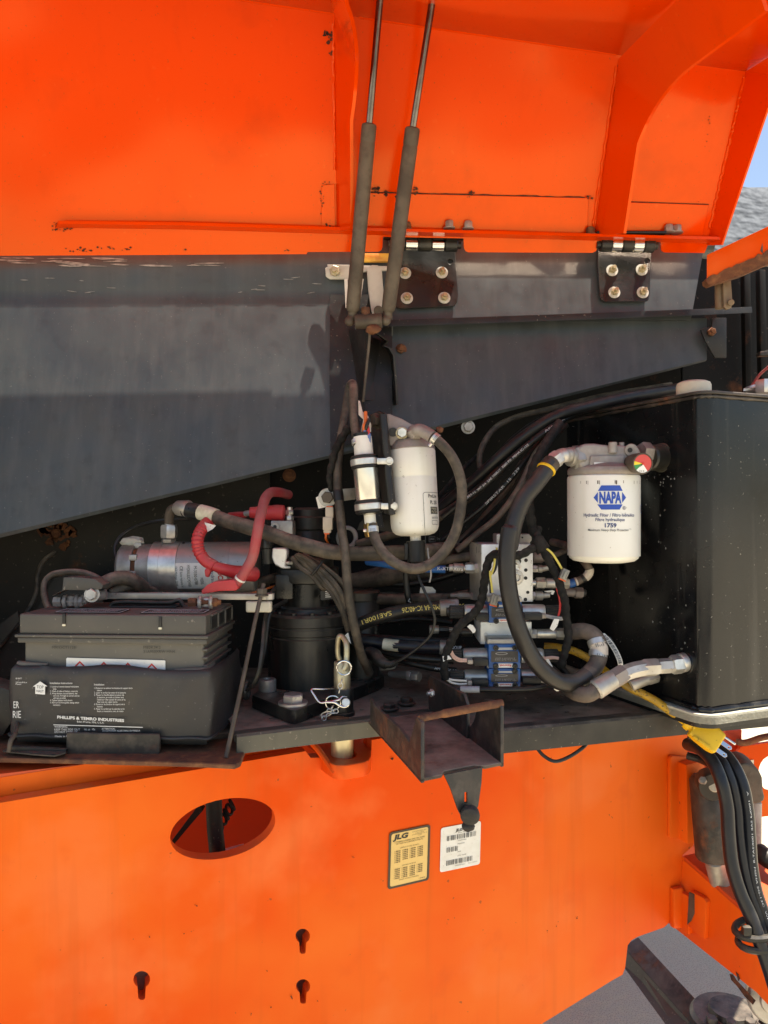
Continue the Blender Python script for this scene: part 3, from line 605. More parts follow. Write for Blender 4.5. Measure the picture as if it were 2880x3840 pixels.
line(*a, 'JLG', .08, .865, .36, .082, 'ink_black', .045, .25); line(*a, 'JLG INDUSTRIES, INC.', .56, .935, .36, .014, 'ink_brown'); line(*a, '1 JLG DRIVE', .64, .905, .22, .014, 'ink_brown'); line(*a, 'McCONNELLSBURG, PA', .56, .88, .38, .014, 'ink_brown'); line(*a, '17233', .70, .855, .10, .014, 'ink_brown')
line(*a, 'COVERED UNDER ONE OR MORE', .12, .80, .76, .024, 'ink_brown'); line(*a, 'OF THE FOLLOWING PATENTS', .16, .765, .68, .024, 'ink_brown'); line(*a, 'UNITED STATES PATENTS', .26, .685, .48, .018, 'ink_brown'); line(*a, 'CANADA PATENTS', .32, .36, .35, .018, 'ink_brown'); line(*a, 'OTHER PATENTS PENDING', .25, .105, .50, .018, 'ink_brown')
gs = []
for r in range(7):
    for c in range(4):
        if r == 6 and c > 0: continue
        gs.append(bars(o + xv * (.13 + c * .19) + yv * (.655 - r * .033 - .02), xv * .16, yv * .018, 6))
for r in range(6):
    for c in range(4):
        if r == 5 and c > 2: continue
        gs.append(bars(o + xv * (.13 + c * .19) + yv * (.33 - r * .033 - .02), xv * .16, yv * .018, 6))
gs.append(bars(o + xv * .76 + yv * .055, xv * .18, yv * .010, 6))
mk('number_rows', J(*gs), 'ink_brown', d)
d, o, xv, yv = decal('serial_label', 'white serial number label with bar codes under the black knob', ((905, 915), (1527, 785), (1552, 112), (922, 225)), 'paper_white')
a = (d, o, xv, yv)
line(*a, 'JLG', .36, .86, .17, .055, 'ink_black', .045, .25); line(*a, 'Serial No.', .42, .815, .2, .026, 'ink_grey'); line(*a, 'Model #', .42, .56, .17, .026, 'ink_grey'); line(*a, 'UPC Code', .42, .29, .22, .026, 'ink_grey'); line(*a, '0300074482', .42, .635, .22, .02, 'ink_grey'); line(*a, '600S', .42, .385, .09, .02, 'ink_grey'); line(*a, '7050442536364', .36, .075, .26, .022, 'ink_grey'); line(*a, 'Part 1705631', .70, .075, .22, .02, 'ink_grey')
mk('bar_code', J(bars(o + xv * .15 + yv * .68, xv * .75, yv * .11, 26), bars(o + xv * .15 + yv * .42, xv * .28, yv * .11, 11), bars(o + xv * .15 + yv * .125, xv * .66, yv * .11, 27)), 'ink_grey', d)

# ================================================================ turntable deck
FZ = 1.12
DK = T('turntable_deck', 'dirty dark steel turntable deck under the pump, motor and valves', 'deck', pz(1440, 2690, FZ) - V((0, 0, .045)))
left = [(880, 2757), (917, 2752), (1455, 2690), (1620, 2671), (1700, 2480), (1000, 2470), (380, 2560), (700, 2640), (860, 2700)]
right = [(1585, 2758), (1901, 2730), (2479, 2676), (2960, 2634), (3100, 2480), (1701, 2480), (1621, 2672)]
mk('deck_plate', prism([pz(*p, FZ) for p in left], (0, 0, -.012)), 'floor_steel', DK)
mk('deck_plate', prism([pz(*p, FZ) for p in right], (0, 0, -.012)), 'floor_steel', DK)
def edge(p, z0, z1, mat, th=.010, b=.002):
    P = [pz(*q, FZ) for q in p]; n = V((.375, -.927, 0)); n = V(((P[-1] - P[0]).y, -(P[-1] - P[0]).x, 0)).normalized()
    rows = [[q - n * .012 + V((0, 0, z0 - .0005)) for q in P], [q + n * (th - .004) + V((0, 0, z0)) for q in P], [q + n * th + V((0, 0, z0 - .004)) for q in P], [q + n * th + V((0, 0, z1)) for q in P]]
    return mk('edge_bar', sheet(rows, -n * .006), mat, DK)
edge([(884, 2756), (917, 2752), (1200, 2719), (1455, 2690), (1620, 2671)], .0025, -.030, 'floor_edge')
edge([(1585, 2758), (1901, 2730), (2200, 2703), (2479, 2676), (2960, 2634)], .0025, -.040, 'black_steel', .012)
mk('skirt', prism([pz(400, 2815, 1.09), pz(905, 2768, 1.09), pz(1010, 2700, 1.09), pz(600, 2700, 1.09)], (0, 0, .012), .002), 'floor_steel', DK)
crumbs = []
rnd = random.Random(11)
for i in range(70):
    x, y = rnd.choice(((rnd.uniform(1000, 1440), rnd.uniform(2660, 2700)), (rnd.uniform(1900, 2460), rnd.uniform(2600, 2680)), (rnd.uniform(1440, 1800), rnd.uniform(2560, 2660))))
    crumbs.append(ball(pz(x, y, FZ) + V((0, 0, .001)), rnd.uniform(.0012, .004), (1.5, 1, .5), 6, .6))
tag(mk('grit', J(*crumbs), 'floor_steel', DK), None, None, kind='stuff')
mk('dirt_lump', ball(pz(1265, 2698, FZ) + V((0, 0, .002)), .010, (2.2, .8, .4), 12, .5), 'rust', DK)
bb = pz(1285, 2690, FZ)

# ================================================================ battery, blanket, tray, hold-down
bx, by, bz = V((.9986, -.052, 0)), V((.052, .9986, 0)), V((0, 0, 1))
P0 = at(72, 2300, 1.285); BA = (bx, by, bz)
def bp(u, v, h): return P0 + bx * u + by * v + bz * h
BW, BD = .330, .172
BT = T('battery', 'dark vehicle battery with white hazard label and two top stickers', 'battery', bp(BW / 2, BD / 2, -.222))
mk('case', box(bp(BW / 2, BD / 2, -.135), (BW - .012, BD - .012, .175), BA, .005, 3), 'battery_case', BT)
lid = mk('lid', box(bp(BW / 2, BD / 2, -.0185), (BW, BD, .035), BA, .0035, 3), 'battery_lid', BT)
mk('lid_rim', J(box(bp(BW / 2, BD / 2, -.0385), (BW + .011, BD + .011, .005), BA, .0015), box(bp(BW / 2, BD / 2, -.0465), (BW + .004, BD + .004, .009), BA, .002)), 'battery_lid', BT)
for u in (.127, .401 * .66 * 1.0):
    pass
for x, y in ((400, 945), (998, 965)):
    p = on(*zz('f', x, y), (bp(0, 0, 0), -by)); mk('notch', box(p - by * .0005, (.0055, .004, .018), BA, .0008), 'ink_black', lid); mk('latch_tip', box(p + bz * -.011 - by * .001, (.006, .004, .004), BA, .0015), 'tape_cream', lid)
for i in range(3):                                              # open pockets in the end of the lid
    c = bp(BW + .0008, .045 + i * .048, -.018); mk('pocket', box(c, (.003, .036, .022), BA, .001), 'ink_black', lid); mk('pocket_rim', J(box(c + by * .0205, (.008, .004, .027), BA, .001), box(c + bz * .013, (.008, .04, .003), BA, .001)), 'battery_lid', lid)
mk('end_rib', J(*[box(bp(BW - .004, BD * .5, -.062 - .014 * i), (.010, BD - .01, .004), BA, .0015) for i in range(4)]), 'battery_lid', BT)
mk('corner_ridge', tube([bp(-.001, -.001, -.088), bp(.03, -.001, -.089), bp(.05, .003, -.089)], .006, 10, 6, lambda L, f: .006 * (1 - .6 * f)), 'battery_case', BT)
mk('corner_ridge', tube([bp(BW - .055, .003, -.096), bp(BW - .03, -.001, -.096), bp(BW - .004, 0, -.096), bp(BW - .003, .05, -.096)], .006, 10, 6, lambda L, f: .006 * (.4 + .6 * min(1, f * 2))), 'battery_case', BT)
fr = (bp(0, .0045, 0), -by)
def bf(x, y): return on(*zz('f', x, y), fr) - by * .0008
for s, x0, x1, y, h in (('M91OCT1125', 325, 470, 1132, 16), ('M82K3K2', 893, 1000, 1132, 16), ('31A950XRW MN4', 893, 1088, 1158, 16)):
    o = bf(x0, y); mk('stamp', text(s, o, bf(x1, y) - o, bz * w(h * .6, 1.28)), 'ink_faint', BT)
# hazard label
o, xr = bf(414, 1330), bf(1030, 1330); top_ = bf(414, 1190); hv = top_ - o; xv = xr - o
hz_ = mk('hazard_label', prism([o, xr, bf(1030, 1207), bf(1022, 1204), bf(420, 1188), bf(414, 1194)], -by * .0004), 'paper_white', BT)
dg, bkk = [], []
for i in range(4):
    cx, cy = 499 + 149 * i, 1283 + 5 * i; r = 76
    pts = [(cx, cy - r), (cx + r, cy), (cx, cy + r), (cx - r, cy)]; inn = [(cx, cy - r + 13), (cx + r - 13, cy), (cx, cy + r - 13), (cx - r + 13, cy)]
    dg.append(plate([bf(*p) - by * .0006 for p in pts], [[bf(*p) - by * .0006 for p in inn]], -by * .0002))
    for q in ([(cx - 9, cy - 40), (cx + 9, cy - 40), (cx + 5, cy + 4), (cx - 5, cy + 4)], [(cx - 14, cy - 28), (cx, cy - 45), (cx + 14, cy - 28), (cx + 9, cy - 8), (cx + 2, cy + 6), (cx - 6, cy - 6)], [(cx - 28, cy - 14), (cx, cy - 18), (cx + 30, cy - 20), (cx + 30, cy - 15), (cx, cy - 11), (cx - 28, cy - 8)], [(cx + 2, cy - 36), (cx + 8, cy - 20), (cx + 22, cy - 30), (cx + 12, cy - 12), (cx + 16, cy), (cx, cy - 6), (cx - 12, cy - 14)])[i:i + 1]:
        bkk.append(poly([bf(*p) - by * .0009 for p in q]))
mk('warning_diamond', J(*dg[:1]), 'ink_red', hz_)
for g_ in dg[1:]: mk('warning_diamond', g_, 'ink_red', hz_)
mk('pictogram', J(*bkk), 'ink_black', hz_)
# top stickers, handle, posts
for u0, u1, s in ((.055, .175, 1), (.208, .322, 2)):
    q = mk('top_sticker', prism(rrect(bp(u0, .012, .0002), bx * (u1 - u0), by * .048, .004), bz * .0004), 'ink_black', lid)
    mk('sticker_print', J(plate(rrect(bp(u0 + .002, .014, .0008), bx * (u1 - u0 - .004), by * .044, .003), [rrect(bp(u0 + .0035, .0155, .0008), bx * (u1 - u0 - .007), by * .041, .002)], bz * .0002), *[text(t, bp(u0 + .010 + .004 * (i % 2), .0485 - .0055 * i, .0009), bx * (u1 - u0 - .020 - .008 * (i % 2)), by * .0034, .01) for i, t in enumerate(('DANGER: EXPLOSIVE GASES', 'SHIELD EYES. CAN CAUSE BLINDNESS', 'NO SPARKS FLAMES SMOKING', 'SULFURIC ACID CAN CAUSE SEVERE BURNS', 'FLUSH EYES WITH WATER', 'KEEP OUT OF REACH OF CHILDREN'))]), 'paper_white', q)
mk('handle_recess', box(bp(.185, .105, .001), (.125, .034, .003), BA, .001), 'ink_black', lid)
mk('handle', tube([bp(.12, .10, .001), bp(.125, .10, .006), bp(.14, .102, .008), bp(.235, .102, .008), bp(.25, .10, .012), bp(.258, .10, .002)], .004, 10), 'plastic_black', lid)
one('hold_down_bar', J(box(bp(.24, .128, .0175), (.345, .020, .012), BA, .002), cyl(bp(.412, .128, .0115), bp(.412, .128, .0235), .0105, 20, .001)), 'grey_aluminium', 'grey metal hold-down bar across the back of the battery top', 'bar')
one('insulator_block', box(bp(.395, .122, -.001), (.048, .016, .021), BA, .004, 3), 'cream_cap', 'cream plastic block under the right end of the hold-down bar', 'block')
HR = T('hold_down_rod', 'thin rusty hold-down rod at the right end of the battery', 'rod', az('f', 1405, 1810, 1.225), 'battery hold-down rods')
mk('rod', tube([az('f', 1640, 730, 1.375), az('f', 1600, 900, 1.35), az('f', 1510, 1330, 1.29), az('f', 1405, 1812, 1.222)], .0038, 12, 8), 'strut_brown', HR)
bolt(HR, az('f', 1628, 805, 1.37), (.0, .0, 1), .010, 'strut_brown', .012, 1.25, 'nut')
HL = T('hold_down_rod', 'short brown rod end at the left foot of the battery', 'rod', az('f', 55, 1770, 1.225), 'battery hold-down rods')
mk('rod', tube([az('f', 55, 1775, 1.222), az('f', 65, 1710, 1.225), az('f', 95, 1660, 1.24), az('f', 100, 1500, 1.33)], .0038, 10, 6), 'strut_brown', HL)
# blanket
BL = T('battery_blanket', 'black printed heater blanket wrapped round the battery', 'blanket', bp(BW / 2, 0, -.215))
t0 = .013; u0, u1, v0, v1 = -t0, BW + t0, -t0, BD + .012; rc = .014; loop = []
for i in range(7): loop.append((u0, v1 - (v1 - v0 - rc) * i / 6))
for a in range(1, 6): loop.append((u0 + rc - rc * math.cos(R(a * 18)), v0 + rc - rc * math.sin(R(a * 18))))
for i in range(1, 30): loop.append((u0 + rc + (u1 - u0 - 2 * rc) * i / 30, v0))
for a in range(6): loop.append((u1 - rc + rc * math.sin(R(a * 18)), v0 + rc - rc * math.cos(R(a * 18))))
for i in range(1, 9): loop.append((u1 + .004 * math.sin(i / 8 * 3.1), v0 + rc + (v1 - v0 - rc) * i / 8))
rows = []; rnd = random.Random(5)
for j in range(13):
    f = j / 12; rr = []
    for i, (u, v) in enumerate(loop):
        s = i / len(loop); wv = .0022 * math.sin(s * 37 + f * 5) * math.sin(f * 3.1 + .4) + .0012 * math.sin(s * 80 + f * 9)
        cu = V((u - BW / 2, v - BD / 2)); n = cu.normalized(); sag = .004 * math.sin(f * 3.14) * (1 if v < .02 else .3)
        h = -.087 - .002 * math.sin(s * 22) - .003 * math.sin(s * 9 + 1)
        if s < .2: h += .004
        h = h + (-.212 - h) * f
        inn = -.006 if j == 0 else 0
        rr.append(bp(u + n.x * (wv + inn), v + n.y * (wv + sag + inn), h - (.004 if j == 0 else 0)))
    rows.append(rr)
mk('sleeve', sheet(rows, (0, .004, 0)), 'blanket', BL, 60)
mk('hem', tube([bp(u * 1.004 - .001, v - (.003 if v < .01 else 0), -.2085 + .0008 * math.sin(i)) for i, (u, v) in enumerate(loop)], .003, 8, 2), 'blanket', BL)
bl = (bp(0, v0 - .0075, 0), -by)
def bq(x, y): return on(*zz('f', x, y), bl)
def bt(s, x0, x1, y, h, mat='ink_white', bold=0.0, nm='lettering', y1=None): o = bq(x0, y); return mk(nm, text(s, o, bq(x1, y if y1 is None else y1) - o, bz * w(h * .6028, 1.26), bold), mat, BL)
arrow = [bq(*p) for p in ((205, 1368), (250, 1336), (295, 1366), (281, 1367), (280, 1418), (220, 1413), (220, 1368))]
mk('arrow_print', prism(arrow, -by * .0003), 'ink_white', BL)
o = bq(229, 1378) - by * .0006; mk('lettering', J(text('TOP', o, bq(272, 1380) - by * .0006 - o, bz * w(11, 1.26), .01), text('HAUT', bq(228, 1402) - by * .0006, bq(273, 1405) - bq(228, 1402), bz * w(9, 1.26), .01)), 'ink_grey', BL)
bt('Installation Instructions', 311, 450, 1352, 12)
for i, (s, x0, x1) in enumerate((('1. Loosen or remove battery hold-downs', 312, 490), ('bolts.', 330, 352), ('2. Wash all sides of battery, wipe dry', 312, 484), ('3. Wrap blanket around battery, the', 312, 480), ('cord out. Pull tight at corners and tie', 330, 494), ('with tape provided.', 330, 410), ('4. Tighten battery hold-downs.', 312, 452), ('5. Run cord to front grille, taping where', 312, 492), ('necessary.', 330, 376))): bt(s, x0, x1, 1373 + i * 14.2, 10)
bt('Installation', 586, 648, 1361, 12)
for i, (s, x0, x1) in enumerate((('1. Desserrer ou enlever les boulons de support de la', 586, 824), ('batterie.', 604, 636), ('2. Laver et secher les cotes de la batterie.', 586, 784), ('3. Passer le chauffe-batterie autour de', 586, 772), ('la batterie, en scelle et laisser vers', 604, 770), ("l'exterieur. Bien ajuster les coins et les", 604, 780), ('fixer avec du ruban fourni.', 604, 732), ('4. Resserrer les boulons de support de la', 586, 776), ('batterie.', 604, 640), ('5. Passer le cordon par la calandre en le', 586, 774), ('fixant, si necessaire, avec du ruban.', 604, 770))): bt(s, x0, x1, 1382 + i * 14.4, 10)
bt('PHILLIPS & TEMRO INDUSTRIES', 356, 772, 1566, 17, bold=.035, y1=1588); bt('Eden Prairie, MN, U.S.A.', 480, 648, 1591, 11, y1=1599)
o = bq(332, 1608); mk('rule_print', J(quad(o, bq(888, 1624) - o, bz * .0012)), 'ink_white', BL)
bt('WARNING', 338, 418, 1624, 12); bt('KEEP THIS SIDE OUT', 338, 498, 1641, 12); bt('DO NOT OVERLAP', 340, 480, 1656, 12); bt('Made in U.S.A.', 342, 460, 1683, 12); bt('ATTENTION', 632, 714, 1636, 11); bt("CE COTE DOIT ALLER VERS L'EXTERIEUR", 636, 872, 1648, 10); bt('UL us  10a', 524, 592, 1640, 12)
bt('ER', 84, 118, 1502, 42, bold=.0); bt('RIE', 80, 130, 1563, 44); bt('80 WATT', 98, 136, 1322, 9); bt('120 volts 60 Hz ac', 98, 168, 1346, 9); bt('Power', 98, 134, 1357, 9)
tg = mk('grommet', ring(az('f', 1535, 1390, 1.375), (1, -.1, 0), .014, .005, 20, 8), 'plastic_black', BL)
one('heater_cord', tube(path('f', [(1540, 1390, 1.36), (1575, 1360, 1.345), (1610, 1280, 1.34), (1632, 1150, 1.35), (1645, 1000, 1.38), (1660, 900, 1.42), (1690, 790, 1.47), (1730, 740, 1.5)]), .0052, 10, 8, flat=.6), 'plastic_black', 'flat black heater cord rising beside the swing motor', 'cord')
# tray
TR = T('battery_tray', 'rusty battery tray with upturned front lip', 'tray', pz(450, 2850, 1.085))
tr = [pz(x, y, 1.092) for x, y in ((-60, 2842), (200, 2846), (400, 2851), (600, 2856), (760, 2861), (880, 2867), (902, 2858), (914, 2826), (960, 2700), (-60, 2690))]
mk('base', bev(prism(tr, (0, 0, -.008)), .0015, 1), 'rust', TR)
lipf = [az('f', x, y, 1.245) for x, y in ((412, 1655), (700, 1662), (990, 1664), (996, 1700), (992, 1812), (700, 1806), (410, 1790))]
mk('front_lip', prism(lipf, (0, .006, 0), .0012, 1), 'rusty_black', TR)
mk('corner_foot', prism([az('f', 60, 1740, 1.235), az('f', 410, 1760, 1.235), az('f', 405, 1795, 1.235), az('f', 60, 1790, 1.235)], (0, .01, 0), .002), 'plastic_black', TR)
mk('inner_box', box(bp(BW / 2, BD / 2, -.2175), (BW + .006, BD + .006, .012), BA, .002), 'plastic_black', TR)
mk('loose_flap', prism([pz(x, y, 1.098) for x, y in ((10, 2820), (120, 2832), (205, 2838), (248, 2826), (246, 2812), (40, 2800))], (0, 0, .002)), 'rusty_black', TR)

# ================================================================ battery terminals
def clamp(lab, c, mat, rm, bolts, s=1.0):
    t = T('terminal_clamp', lab, 'clamp', c, 'battery terminal clamps')
    c = V(c); mk('collar', lathe(c, (0, 0, 1), [(0, .010 * s), (.003, .011 * s), (.014 * s, .0095 * s), (.016 * s, .008 * s)], 20), rm, t)
    for dx in bolts:
        mk('jaw', ring(c + V((dx, -.006, .008)), (1, .1, 0), .009 * s, .0035, 20, 8), rm, t)
    mk('clamp_bolt', hexn(c + V((min(bolts) - .020, -.008, .008)), c + V((min(bolts) - .006, -.008, .008)), .0085 * s), mat, t)
    mk('nut', hexn(c + V((max(bolts) + .003, -.008, .008)), c + V((max(bolts) + .012, -.008, .008)), .0085 * s), mat, t)
    mk('stud', cyl(c + V((min(bolts) - .014, -.008, .008)), c + V((max(bolts) + .018, -.008, .008)), .0045), mat, t); return t
c1 = az('f', 1290, 868, 1.34); clamp('rusty battery clamp under the red boot', c1, 'rust', 'grey_aluminium', (-.012, .008))
c2 = az('f', 450, 862, 1.37); t = clamp('corroded grey battery clamp under the black cover', c2, 'cast_aluminium', 'cast_aluminium', (-.010, .012), 1.15)
mk('lug', tube([c2 + V((.012, 0, .008)), c2 + V((.035, 0, .016)), c2 + V((.062, .004, .020))], .010, 14, 6), 'cast_aluminium', t)
bolt(t, az('f', 575, 795, 1.345), (0, -1, .1), .011, 'grey_aluminium', .008, 1.3)
one('terminal_cover', bev(prism(path('f', [(318, 806, 1.345), (388, 768, 1.34), (395, 690, 1.34), (440, 688, 1.34), (500, 690, 1.34), (590, 700, 1.34), (640, 735, 1.34), (632, 762, 1.34), (560, 768, 1.34), (480, 768, 1.34), (400, 768, 1.34)]), (0, .035, 0)), .004, 2), 'battery_lid', 'black plastic cover above the corroded battery clamp', 'cover')
one('battery_cable', J(tube(path('f', [(620, 740, 1.385), (700, 700, 1.40), (780, 690, 1.41), (850, 720, 1.42), (900, 760, 1.44)]), w(26, 1.4), 14), tube(path('f', [(690, 790, 1.41), (760, 755, 1.42), (850, 742, 1.43), (930, 765, 1.45), (985, 800, 1.47)]), w(17, 1.4), 14)), 'hose_dusty', 'thick dusty black cable behind the black terminal cover', 'cable')
one('ground_cable', tube(path('f', [(300, 880, 1.43), (275, 800, 1.44), (280, 720, 1.45), (320, 675, 1.455), (420, 655, 1.455), (520, 660, 1.45), (600, 690, 1.44), (640, 720, 1.43)]), w(12, 1.44), 12), 'hose_dusty', 'black cable arching behind the left battery clamp', 'cable')
one('sensor_wire', tube(path('f', [(770, 640, 1.50), (775, 690, 1.47), (760, 620, 1.50), (722, 560, 1.51), (715, 500, 1.52), (745, 440, 1.53), (820, 385, 1.54), (920, 350, 1.53), (1040, 330, 1.52), (1200, 322, 1.52)]), .0035, 8), 'hose_black', 'thin black wire looping over the left end of the pump', 'wire')
# red boots and cables
one('red_boot', bev(prism(path('u', [(693, 712, 1.355), (735, 670, 1.355), (790, 645, 1.355), (925, 632, 1.355), (940, 640, 1.355), (962, 690, 1.355), (945, 712, 1.355), (820, 716, 1.355), (705, 738, 1.355), (696, 732, 1.355)]), (0, .036, 0)), .006, 3), 'red_rubber', 'bright red rubber boot on the right battery terminal', 'boot')
RC = T('red_cable', 'dusty red battery cable rising in front of the brown hose', 'cable', path('u', [(960, 660, 1.365)])[0])
cp = path('u', [(915, 680, 1.37), (975, 630, 1.365), (1020, 560, 1.36), (1070, 460, 1.36), (1092, 350, 1.355), (1115, 220, 1.36), (1140, 110, 1.39), (1160, 40, 1.42), (1200, -5, 1.46), (1260, -8, 1.5), (1330, 10, 1.55)])
mk('cable', tube(cp, w(20, 1.36), 14), 'red_dusty', RC); p, q = cp[1], cp[2]
mk('tie_band', cyl(p - (q - p) * .02, p + (q - p) * .16, w(22, 1.36)), 'plastic_white', RC)
RL = T('red_loom_cable', 'ribbed red sleeve and boot hooking onto the front of the pump', 'cable', path('u', [(760, 580, 1.41)])[0])
cp = path('u', [(745, 205, 1.46), (690, 270, 1.43), (665, 340, 1.415), (675, 420, 1.41), (720, 490, 1.405), (790, 535, 1.40)])
mk('ribbed_sleeve', tube(cp, w(24, 1.41), 16, 26, lambda L, f: w(22, 1.41) * (1 + .07 * math.sin(L * 900) * (f < .72) + (.0 if f < .72 else .12 * (f - .72)))), 'red_rubber', RL)
mk('boot', tube(path('u', [(770, 525, 1.40), (840, 550, 1.40), (930, 575, 1.41), (1010, 585, 1.42), (1060, 590, 1.43), (1090, 592, 1.44)]), w(26, 1.4), 18, 8, lambda L, f: w(24, 1.4) * (.72 + .5 * min(1, f * 1.6)) * (1 if f < .9 else math.sqrt(max(.03, 1 - ((f - .9) / .1) ** 2)))), 'red_rubber', RL)
mk('boot_tail', prism(path('u', [(712, 560, 1.395), (760, 525, 1.395), (800, 545, 1.395), (760, 575, 1.395), (745, 618, 1.395), (718, 612, 1.395)]), (0, .012, 0), .004), 'red_rubber', RL)
mk('sleeve_tag', prism(path('u', [(715, 212, 1.43), (800, 236, 1.42), (775, 262, 1.42), (738, 282, 1.43)]), (0, .001, 0)), 'paper_white', RL)
RB = T('red_motor_boot', 'red cable and bulbous red boot on the top of the motor', 'boot', path('u', [(1150, 180, 1.50)])[0])
mk('boot', tube(path('u', [(1050, 140, 1.5), (1120, 140, 1.5), (1190, 142, 1.5), (1250, 142, 1.5), (1290, 145, 1.5), (1308, 146, 1.5)]), w(28, 1.5), 18, 8, lambda L, f: w(28, 1.5) * (.72 + .38 * min(1, f * 1.7)) * (1 if f < .8 else math.sqrt(max(.03, 1 - ((f - .8) / .2) ** 2)))), 'red_rubber', RB)
mk('cable', tube(path('u', [(900, 160, 1.55), (960, 155, 1.53), (1015, 155, 1.51)]), w(11, 1.5), 12), 'red_rubber', RB); mk('ferrule', cyl(*path('u', [(1010, 150, 1.505), (1052, 142, 1.5)]), w(11, 1.5)), 'dull_zinc', RB)

# ================================================================ hydraulic pump unit
PU = T('pump_motor', 'grey cylindrical electric pump lying behind the battery', 'pump', path('u', [(560, 730, 1.52)])[0])
pa, pb = path('u', [(110, 545, 1.53), (1100, 540, 1.53)]); pd = (pb - pa).normalized(); PL = (pb - pa).length; PR = w(96, 1.53)
def pt(x): return PL * (x - 110) / 990
mk('end_cap', lathe(pa, pd, [(0, PR * .80), (.004, PR * .9), (.008, PR * .93), (pt(228), PR * .93)], 48), 'dull_zinc', PU)
mk('brush_gap', lathe(pa, pd, [(pt(228), PR * .84), (pt(262), PR * .84)], 40), 'rust', PU)
for a in (.25, 1.05, 1.75, 2.5): mk('gap_bridge', box(pa + pd * pt(245) + V((0, math.sin(a) * -PR * .9, math.cos(a) * PR * .9)), (.016, .012, .012), b=.002), 'dull_zinc', PU)
mk('brush_housing', lathe(pa, pd, [(pt(262), PR * .93), (pt(356), PR * .93)], 48), 'dull_zinc', PU)
mk('middle_flange', lathe(pa, pd, [(pt(356), PR), (pt(358), PR * 1.02), (pt(428), PR * 1.02), (pt(429), PR * 1.005), (pt(431), PR * 1.005), (pt(432), PR * 1.02), (pt(552), PR * 1.02), (pt(556), PR)], 56), 'zinc', PU)
body = mk('motor_body', lathe(pa, pd, [(pt(557), PR * 1.0), (pt(925), PR * 1.0), (pt(926), PR * .985), (pt(930), PR * .985), (pt(931), PR * 1.0), (pt(1090), PR * 1.0), (pt(1100), PR * .95)], 56), 'pump_steel', PU)
mk('screw_hole', cyl(pa + pd * pt(578) + V((0, -.016, PR * .96)), pa + pd * pt(578) + V((0, -.0166, PR * .98)), .003, 12), 'ink_black', PU)
mk('sealant_lump', ball(pa + pd * pt(200) + V((0, -.004, PR * 1.0)), .016, (1.6, .8, .7), 16, .35), 'sealant', PU)
lc = pa + pd * pt(715)
lab = mk('rating_label', bend(subdiv(quad((-.026, -.058, 0), (.094 * .62, 0, 0), (0, .115, 0)), .008), lc + V((0, 0, 0)), pd, (0, -1, -.25), PR + .0006), 'paper_white', PU)
def pl(s, x, y, wd, h, mat, bold=0): mk('lettering', bend(subdiv(([V((a * wd + x, b * h + y, 0)) for a, b in glyphs(s, bold)[0]], glyphs(s, bold)[1]), .01), lc, pd, (0, -1, -.25), PR + .0011), mat, lab)
pl('BUCHER', -.016, .040, .046, .010, 'ink_red', .03); pl('hydraulics', -.012, .026, .04, .007, 'ink_navy'); pl('MODEL', .004, .004, .016, .006, 'ink_black'); pl('M-3330-0788', -.02, -.008, .04, .006, 'ink_black'); pl('HYDRAULIC POWER', -.022, -.022, .048, .006, 'ink_black'); pl('CE', -.02, -.036, .01, .006, 'ink_black'); pl('Bucher Hydraulics, Inc.', -.008, -.036, .036, .005, 'ink_grey'); pl('1363 Michigan Street', -.02, -.046, .044, .005, 'ink_grey')
# elbow on the pump and the long hose
EL = T('pump_elbow', 'zinc elbow fitting standing on the pump at the hose end', 'fitting', path('u', [(455, 355, 1.52)])[0])
mk('port_nut', hexn(*path('u', [(455, 362, 1.52), (455, 332, 1.52)]), w(27, 1.52)), 'dull_zinc', EL); mk('swivel_nut', hexn(*path('u', [(456, 328, 1.52), (457, 230, 1.52)]), w(31, 1.52), .5), 'zinc', EL); mk('neck', cyl(*path('u', [(456, 235, 1.52), (457, 195, 1.52)]), w(16, 1.52)), 'grey_aluminium', EL)
mk('elbow_pipe', tube(path('u', [(458, 215, 1.52), (460, 160, 1.515), (475, 122, 1.51), (510, 105, 1.505), (545, 108, 1.50)]), w(18, 1.5), 16), 'strut_brown', EL)
mk('ferrule', lathe(path('u', [(505, 105, 1.505)])[0], V(path('u', [(640, 120, 1.485)])[0]) - path('u', [(505, 105, 1.505)])[0], [(0, w(20, 1.5)), (.006, w(28, 1.5)), (w(60, 1.5), w(33, 1.5)), (w(66, 1.5), w(30, 1.5))], 28), 'grey_aluminium', EL)
LH = T('pump_hose', 'long thick brown hose sagging from the pump elbow past the motor', 'hose', path('g', [(600, 400, 1.42)])[0])
lh = path('u', [(560, 115, 1.495), (640, 130, 1.485), (740, 152, 1.47), (860, 195, 1.455)]) + path('g', [(150, 245, 1.43), (300, 290, 1.42), (450, 345, 1.412), (600, 388, 1.41), (750, 425, 1.41), (900, 440, 1.415), (1100, 440, 1.43), (1300, 432, 1.45), (1500, 418, 1.48), (1640, 405, 1.55), (1760, 420, 1.66)])
mk('hose', tube(lh, w(28, 1.42), 20, 10, lambda L, f: w(28, 1.42) * (1 + .025 * math.sin(L * 46))), 'hose_dusty', LH)
mk('tape_band', tube(path('u', [(688, 138, 1.4775), (740, 152, 1.47), (800, 172, 1.4625)]), w(31, 1.44), 20, 6), 'tape_cream', LH)
mk('dark_end', tube(path('u', [(575, 117, 1.493), (640, 130, 1.485), (685, 139, 1.478)]), w(30.5, 1.45), 20, 6), 'hose_black', LH)

